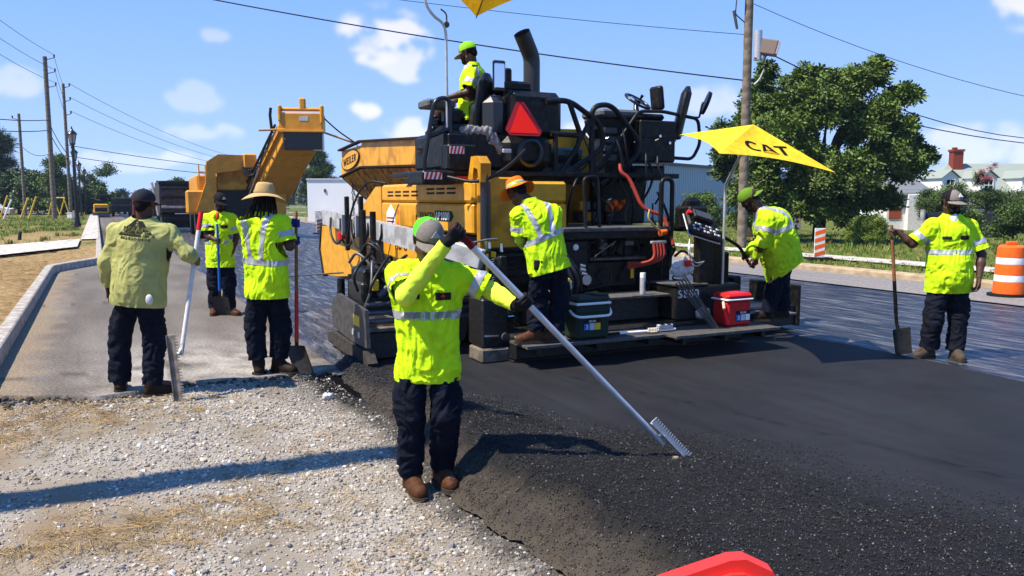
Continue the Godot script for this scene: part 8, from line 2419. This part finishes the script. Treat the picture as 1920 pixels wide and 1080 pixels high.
	for q in [["tailgate", mats["truck_grey"], -1.22, 1.22, 1.05, 2.35, -0.05, 0.05], ["bed_side", mats["truck_grey"], -1.28, -1.2, 1.0, 2.62, -5.5, 0.05], ["bed_side", mats["truck_grey"], 1.2, 1.28, 1.0, 2.62, -5.5, 0.05], ["bed_floor", mats["black"], -1.2, 1.2, 1.0, 1.1, -5.5, 0.0], ["bed_front", mats["black"], -1.2, 1.2, 1.0, 2.75, -5.6, -5.5], ["top_bar", mats["black"], -1.3, 1.3, 2.45, 2.60, -0.1, 0.08], ["tailgate_rib", mats["galv"], -1.2, 1.2, 1.25, 1.38, 0.05, 0.12], ["tailgate_rib", mats["black"], -1.2, 1.2, 1.75, 1.88, 0.05, 0.12], ["tailgate_rib", mats["black"], -1.2, 1.2, 2.2, 2.3, 0.05, 0.12], ["number_plate", mats["alu"], 0.3, 0.7, 1.98, 2.14, 0.05, 0.07], ["mud_flap", mats["rubber"], -1.2, 1.2, 0.25, 0.95, -0.2, -0.15], ["bumper", mats["black"], -1.1, 1.1, 0.62, 0.80, -0.1, 0.1]]:
		part_box(q[0], t, q[1], q[2], q[3], q[4], q[5], q[6], q[7], 0.015)
	for x in [-1.0, -0.55, 0.55, 1.0]: part_box("tailgate_post", t, mats["truck_grey"], x - 0.05, x + 0.05, 1.05, 2.35, 0.05, 0.10, 0.01)
	part_tube("tarp_arm", t, mats["alu"], [Vector3(-1.36, 0.9, 0.0), Vector3(-1.60, 2.55, 0.0)], 0.06)
	part_box("cab", t, mats["truck_red"], -1.2, 1.2, 1.0, 2.6, -7.6, -5.8, 0.08)
	for q in [[-0.95, -0.9], [0.95, -0.9], [-0.95, -2.2], [0.95, -2.2], [-1.0, -6.6], [1.0, -6.6]]: wheel(t, Vector3(q[0], 0.5, q[1]), 0.5, 0.45)
	t = thing("truck", "red truck parked ahead of the dump truck", "truck", Vector3(-21.8, 0, -49.0), 0.45)
	part_box("cab", t, mats["truck_red"], -1.1, 1.1, 0.7, 2.1, -2.0, 0.0, 0.12)
	part_box("rear_window", t, mats["dark_glass"], -0.8, 0.8, 1.4, 1.95, 0.0, 0.02, 0.005)
	part_box("bed", t, mats["truck_red"], -1.1, 1.1, 0.7, 1.35, 0.03, 2.3, 0.05)
	part_box("bumper", t, mats["black"], -1.1, 1.1, 0.42, 0.62, 2.2, 2.4, 0.03)
	for q in [[-0.9, 1.5], [0.9, 1.5], [-0.9, -1.4], [0.9, -1.4]]: wheel(t, Vector3(q[0], 0.38, q[1]), 0.38, 0.28)
	# roller
	t = thing("road_roller", "yellow double-drum road roller far down the left pavement", "roller", Vector3(-37.4, -0.3, -73.5), 0.47)
	part_box("rear_body", t, mats["yellow_clean"], -0.62, 0.62, 0.75, 1.55, -0.9, 0.0, 0.08)
	part_box("grille", t, mats["black"], -0.5, 0.5, 0.85, 1.2, 0.0, 0.02, 0.005)
	part_box("frame", t, mats["black"], -0.5, 0.5, 0.55, 0.85, -3.2, -0.6, 0.04)
	part_box("front_body", t, mats["yellow_clean"], -0.55, 0.55, 0.75, 1.2, -3.4, -2.2, 0.08)
	for z in [-0.55, -2.9]: part_cone("drum", t, mats["dark_steel"], Vector3(-0.7, 0.5, z), Vector3(0.7, 0.5, z), 0.5, 0.5, 24)
	for q in [[-0.55, -1.0], [0.55, -1.0], [-0.55, -2.0], [0.55, -2.0]]: part_tube("canopy_post", t, mats["black"], [Vector3(q[0], 1.2, q[1]), Vector3(q[0], 2.3, q[1])], 0.03)
	part_box("canopy", t, mats["black"], -0.75, 0.75, 2.3, 2.4, -2.3, -0.5, 0.03)
	part_box("seat", t, mats["black"], -0.25, 0.25, 1.2, 1.75, -1.5, -1.1, 0.05)
	for q in [["white sedan parked beyond the street lamps", -57.5, -108.0, 0.1], ["white van parked left of the roller", -49.5, -105.0, -0.2], ["white car cut by the left edge of the frame", -50.2, -77.0, 0.3]]:
		t = thing("parked_car", q[0], "car", Vector3(q[1], 0, q[2]), q[3])
		b = MB.new()
		var o := PackedVector2Array([Vector2(-2.2, 0.3), Vector2(2.2, 0.3), Vector2(2.25, 0.75), Vector2(1.4, 0.9), Vector2(0.8, 1.42), Vector2(-1.1, 1.45), Vector2(-1.8, 0.95), Vector2(-2.2, 0.85)])
		b.prism(o, Transform3D(Basis.IDENTITY, Vector3(0, 0, -0.85)), 1.7); obj("body", b, mats["white_plastic"], t)
		b = MB.new(); b.prism(PackedVector2Array([Vector2(-1.55, 0.93), Vector2(1.2, 0.93), Vector2(0.72, 1.34), Vector2(-1.05, 1.36)]), Transform3D(Basis.IDENTITY, Vector3(0, 0, -0.87)), 1.74); obj("window", b, mats["dark_glass"], t)
		for w in [[-1.35, 0.8], [1.35, 0.8], [-1.35, -0.8], [1.35, -0.8]]: wheel(t, Vector3(w[0], 0.32, w[1]), 0.32, 0.2, Vector3.BACK)
	for k in 3: 
		t = thing("construction_vehicle", ["dark maroon vehicle far down the road", "small red pickup far down the road", "black tractor unit far down the road"][k], "vehicle", Vector3([-43.0, -45.4, -37.7][k], 0, [-88.0, -95.0, -78.0][k]), 0.47)
		var cm: Material = [mats["truck_red"], mats["truck_red"], mats["black"]][k]
		part_box("body", t, cm, -0.9, 0.9, 0.45, 1.15, -3.5, 0.0, 0.06)
		part_box("cab", t, cm, -0.85, 0.85, 1.15, 1.85, -2.4, -0.9, 0.1)
		part_box("rear_window", t, mats["dark_glass"], -0.7, 0.7, 1.25, 1.75, -0.9, -0.88, 0.004)
		for w in [[-0.75, -0.7], [0.75, -0.7], [-0.75, -2.8], [0.75, -2.8]]: wheel(t, Vector3(w[0], 0.36, w[1]), 0.36, 0.24)
	# traffic drum, panels
	t = thing("traffic_drum", "orange and white traffic drum on a black rubber base at the right edge", "drum", Vector3(8.86, 0.02, -14.25))
	t.scale = Vector3(0.84, 0.92, 0.84)
	var lv := [0.0, 0.235, 0.36, 0.57, 0.695, 0.90]
	for k in 5:
		b = MB.new()
		var r0: float = 0.305 - 0.055 * lv[k] / 0.95; var r1: float = 0.305 - 0.055 * lv[k + 1] / 0.95
		b.lathe(PackedVector2Array([Vector2(r0 - 0.006, lv[k] + 0.05), Vector2(r0, lv[k] + 0.062), Vector2(r1, lv[k + 1] + 0.038), Vector2(r1 - 0.006, lv[k + 1] + 0.05)]), Transform3D.IDENTITY, 32)
		obj("white_band" if k % 2 else "orange_band", b, mats["white" if k % 2 else "orange"], t)
	b = MB.new(); b.lathe(PackedVector2Array([Vector2(0.246, 0.95), Vector2(0.20, 0.985), Vector2(0.0, 0.99)]), Transform3D.IDENTITY, 32); b.box(Vector3(0, 1.02, 0), Vector3(0.22, 0.07, 0.05), 0.015); obj("top", b, mats["orange"], t)
	b = MB.new(); b.lathe(PackedVector2Array([Vector2(0.36, 0.004), Vector2(0.36, 0.05), Vector2(0.27, 0.055)]), Transform3D(Basis.from_scale(Vector3(1.15, 1, 1)), Vector3.ZERO), 28); obj("rubber_base", b, mats["rubber"], t)
	for q in [["orange and white striped panel at the right kerb", Vector3(8.02, 0.16, -20.95), 0.82, 0.27], ["orange and white striped panel far off by the white building", Vector3(-9.55, 0.0, -40.0), 0.75, 0.3]]:
		t = thing("vertical_panel", q[0], "barricade", q[1], 0.5 if q[3] > 0.28 else 0.0)
		part_box("panel", t, mats["white"], -q[3] / 2, q[3] / 2, 0.06, q[2], -0.02, 0.02, 0.004)
		part_box("base", t, mats["rubber"], -0.3, 0.3, 0.0, 0.06, -0.2, 0.2, 0.01)
		var n := 4
		for k in n:
			var y0: float = 0.07 + (q[2] - 0.08) * k / n; var hh: float = (q[2] - 0.08) / n
			plate("stripe", t, mats["orange"], [[-q[3] / 2, y0], [q[3] / 2, y0 + hh * 0.45], [q[3] / 2, y0 + hh], [-q[3] / 2, y0 + hh * 0.55]], 0.0205, 0.003)

func build_paver_load() -> void:
	var up := Basis(Vector3.UP, PYAW)
	var t := thing("cooler", "dark green cooler with a white handle on the walkway", "cooler", PV(Vector3(0.80, 0.298, -0.20)), PYAW + 0.02)
	part_box("tub", t, mats["green_cooler"], -0.200, 0.200, 0.0, 0.31, -0.14, 0.14, 0.03)
	part_box("rim", t, mats["green_cooler"], -0.208, 0.208, 0.27, 0.36, -0.148, 0.148, 0.02)
	part_box("white_line", t, mats["white_plastic"], -0.211, 0.211, 0.362, 0.388, -0.152, 0.152, 0.008)
	part_box("lid", t, mats["green_cooler"], -0.208, 0.208, 0.39, 0.45, -0.148, 0.148, 0.025)
	part_box("lid_panel", t, mats["green_lid"], 0.05, 0.195, 0.452, 0.464, -0.13, 0.13, 0.006)
	part_tube("handle", t, mats["white_plastic"], [Vector3(-0.215, 0.30, 0.02), Vector3(-0.225, 0.265, 0.10), Vector3(-0.19, 0.245, 0.165), Vector3(0.19, 0.245, 0.165), Vector3(0.235, 0.29, 0.10), Vector3(0.22, 0.36, 0.02)], 0.014, 0.06)
	cooler_label(t, Vector3(-0.02, 0.155, 0.141), mats["sticker_yellow"])
	t = thing("cooler", "bright red cooler with a white line and tan handle on the walkway", "cooler", PV(Vector3(2.72, 0.305, -0.16)), PYAW + 0.02)
	part_box("tub", t, mats["red_plastic"], -0.185, 0.180, 0.0, 0.295, -0.13, 0.13, 0.03)
	part_box("side_panel", t, mats["red_plastic"], -0.191, -0.17, 0.06, 0.24, -0.08, 0.09, 0.010)
	part_box("white_line", t, mats["white_plastic"], -0.197, 0.192, 0.298, 0.318, -0.143, 0.143, 0.008)
	var b := MB.new()
	b.box(Vector3(-0.002, 0.348, 0), Vector3(0.375, 0.058, 0.272), 0.028)
	obj("lid", b, mats["red_plastic"], t)
	part_tube("handle", t, M("tan_plastic", L(0.50, 0.40, 0.30), 0.5), [Vector3(-0.188, 0.28, 0.06), Vector3(-0.21, 0.265, 0.09), Vector3(-0.235, 0.215, 0.13)], 0.017, 0.04)
	cooler_label(t, Vector3(0.045, 0.12, 0.131), mats["white_plastic"])
	t = thing("spray_can", "white marking paint spray can standing on the screed step", "spray can", PV(Vector3(1.80, 0.656, -0.62)))
	b = MB.new(); b.lathe(PackedVector2Array([Vector2(0.0, 0.0), Vector2(0.031, 0.002), Vector2(0.033, 0.01), Vector2(0.033, 0.185), Vector2(0.028, 0.195)]), Transform3D.IDENTITY, 20); obj("can", b, mats["alu"], t)
	part_cone("cap", t, mats["white_plastic"], Vector3(0, 0.195, 0), Vector3(0, 0.25, 0), 0.033, 0.031, 20)
	part_box("print", t, mats["dark_steel"], 0.012, 0.028, 0.06, 0.15, 0.0245, 0.029, 0.001)
	t = thing("measuring_rod", "white rod with a spirit level tied on by cord", "tool", PV(Vector3(1.62, 0.325, -0.12)), PYAW - 0.04)
	part_cone("rod", t, mats["white_plastic"], Vector3(-0.45, 0, 0), Vector3(0.26, 0, 0), 0.014, 0.014)
	part_cone("black_end", t, mats["ink"], Vector3(-0.68, 0, 0), Vector3(-0.45, 0, 0), 0.016, 0.016)
	part_box("level", t, mats["alu"], 0.03, 0.22, 0.016, 0.062, -0.025, 0.025, 0.006)
	for k in 2: part_box("level_window", t, mats["ink"], 0.06 + 0.08 * k, 0.11 + 0.08 * k, 0.060, 0.066, -0.02, 0.026, 0.002)
	b = MB.new()
	for k in 6: b.tube(rounded([Vector3(-0.10 + 0.02 * k, -0.01, 0.02), Vector3(-0.09 + 0.02 * k, 0.035, 0.01), Vector3(-0.08 + 0.02 * k, 0.02, -0.02), Vector3(-0.07 + 0.015 * k, -0.01, 0.03)], 0.02, 3), 0.007, 5)
	var cd := obj("cord", b, M("rope", L(0.52, 0.46, 0.36), 0.9), t)
	t = thing("tamping_tool", "bundle of thin steel rods leaning against the screed", "tool", PV(Vector3(2.36, 0.30, -0.05)))
	for k in 5:
		var off := Vector3(0.016 * k, 0.0, 0.02 * (k % 2))
		part_tube("rod", t, M("rod_steel", L(0.09, 0.075, 0.06), 0.5, 0.3), [off, up * Vector3(-0.30 + 0.012 * k, 0.50 + 0.02 * k, -0.30) + off], 0.009)
	for q in [["plastic_bag", "crumpled white plastic bag with a yellow wrapper behind the green cooler", Vector3(0.72, 0.80, -0.62), 0.13], ["plastic_bag", "grey and red snack bag hanging by the control panel", Vector3(2.22, 0.95, -0.44), 0.14], ["plastic_bag", "small white bag beside the red cooler", Vector3(2.50, 0.42, -0.40), 0.09]]:
		t = thing(q[0], q[1], "bag", PV(q[2]), PYAW)
		var f := Field.new(Vector3(-0.3, -0.25, -0.2), Vector3(0.3, 0.3, 0.2), 0.014)
		f.cap(Vector3(-q[3] * 0.5, 0, 0), Vector3(q[3] * 0.5, 0.01, 0), q[3] * 0.62, q[3] * 0.55, 0.05, Vector3.BACK, 0.55)
		f.cap(Vector3(0, 0, 0), Vector3(q[3] * 0.2, q[3] * 0.9, 0), q[3] * 0.5, q[3] * 0.2, 0.05, Vector3.BACK, 0.5)
		var m := f.nets(); wrinkle(m, 0.022, Vector3(14, 14, 14), 9)
		put("bag", m.mesh(), mats["bag"], t)
		if q[3] > 0.1: put("wrapper", patch(m, Vector3(0.05, 0.06, 0), Vector3.RIGHT, Vector3.UP, 0.06, 0.035, Vector3.BACK, 0.006).mesh(), mats["sticker_yellow" if q[3] < 0.135 else "red"], t)

func cooler_label(t: Node3D, at: Vector3, third: Material) -> void:
	part_box("label", t, mats["ink"], at.x - 0.105, at.x + 0.105, at.y - 0.06, at.y + 0.06, at.z - 0.001, at.z + 0.002, 0.0005)
	var cl := [M("label_blue", L(0.02, 0.13, 0.42), 0.4), mats["alu"], third]
	for k in 3: part_box("label_print", t, cl[k], at.x - 0.10 + 0.068 * k, at.x - 0.037 + 0.068 * k, at.y - 0.052, at.y + 0.018, at.z + 0.001, at.z + 0.004, 0.0005)
	text_part(t, "IGLOO", 0.022, 0.085, at + Vector3(0, 0.040, 0.0035), Basis.IDENTITY, mats["white"])
	text_part(t, "3", 0.045, 0.026, at + Vector3(-0.068, -0.017, 0.0055), Basis.IDENTITY, mats["white"])

func build_details() -> void:
	# slanted guards over the guy wires
	for q in [[-40.3, -62.5, 1.15, 0], [-39.4, -62.0, 1.2, 0], [-38.5, -61.0, 1.0, 1], [-37.7, -61.8, 1.1, 0], [-36.9, -61.5, 1.15, 0]]:
		var g := thing("guy_guard", "slanted %s guy-wire guard on the left lawn, %s" % ["white" if q[3] else "yellow", "only pale one of the row" if q[3] else ("leftmost" if q[0] < -40 else ("second from the left" if q[0] < -39 else ("fourth from the left" if q[0] < -37.5 else "rightmost, by the tall pole")))], "guy guard", Vector3(q[0], 0.1, q[1]))
		part_cone("tube", g, M("guard_yellow", L(0.62, 0.42, 0.05), 0.6) if q[3] == 0 else mats["white_plastic"], Vector3.ZERO, Vector3(0.72, 1.55 * q[2], 0), 0.06, 0.06, 10)
	var sw := thing("swing_frame", "yellow pipe frame on the lawn behind the guy wires", "frame", Vector3(-38.0, 0.1, -66.0))
	for q in [[0.0, 0.5], [1.1, 0.6], [0.9, 1.5], [1.9, 1.4]]: part_tube("leg", sw, M("guard_yellow"), [Vector3(q[0], 0, 0), Vector3(q[1], 1.7, 0)], 0.05)
	part_tube("top_rail", sw, M("guard_yellow"), [Vector3(0.5, 1.7, 0), Vector3(1.5, 1.7, 0)], 0.05)
	var ub := thing("utility_box", "small white utility box at the foot of the slim pole", "box", Vector3(-34.2, 0.1, -62.5))
	part_box("cabinet", ub, mats["white_plastic"], -0.2, 0.2, 0, 0.5, -0.15, 0.15, 0.02); part_box("lid", ub, mats["white"], -0.22, 0.22, 0.5, 0.55, -0.17, 0.17, 0.01)
	var vp := thing("valve_post", "short dark post in the grass beside the pavement", "post", Vector3(-19.3, 0.1, -31.5), 0.3)
	part_cone("post", vp, M("dark_green", L(0.02, 0.035, 0.025), 0.6), Vector3.ZERO, Vector3(0.04, 0.30, 0), 0.07, 0.06); part_cone("cap", vp, mats["dark_green"], Vector3(0.04, 0.30, 0), Vector3(0.05, 0.36, 0), 0.075, 0.05)
	# crumpled paper on the gravel
	var f := Field.new(Vector3(-0.08, -0.06, -0.08), Vector3(0.08, 0.08, 0.08), 0.008)
	f.cap(Vector3(-0.02, 0.02, 0), Vector3(0.02, 0.025, 0), 0.032, 0.026, 0.02)
	var m := f.nets(); wrinkle(m, 0.014, Vector3(26, 26, 26), 12)
	var o := put("crumpled_paper", m.mesh(), mats["bag"], self)
	o.position = RW(1.76, 7.02, -0.035)
	tag(o, "crumpled white paper lying on the gravel beside the new asphalt", "paper")
	# the red plastic edge close to the camera
	var r := thing("plastic_barrier", "red plastic barrier corner close to the camera at the bottom edge", "barrier", Vector3(0.42, 0.0, -1.6))
	M("red_near", L(0.72, 0.03, 0.025), 0.45)
	plate("panel", r, mats["red_near"], [[-0.45, 0.0], [0.135, 0.0], [0.135, 0.955], [0.118, 0.985], [0.062, 1.012], [0.03, 1.010], [-0.105, 0.962], [-0.45, 0.80]], -0.02, 0.04)
	plate("raised_rim", r, mats["red_near"], [[-0.42, 0.0], [0.112, 0.0], [0.112, 0.945], [0.100, 0.965], [0.058, 0.985], [0.03, 0.984], [-0.105, 0.935], [-0.42, 0.79]], 0.02, 0.012)
	part_box("foot", r, mats["rubber"], -0.45, 0.2, -0.12, 0.0, -0.2, 0.2, 0.02)
	# a lump of mix stuck to the lute
	var lump := put("asphalt_clump", stone_mesh(51), M("clump", L(0.22, 0.18, 0.14), 0.95), self)
	lump.position = Vector3(1.055, 0.085, -5.02); lump.scale = Vector3(0.07, 0.06, 0.06)
	tag(lump, "pale dusty clump of mix beside the raking lute's blade", "asphalt")
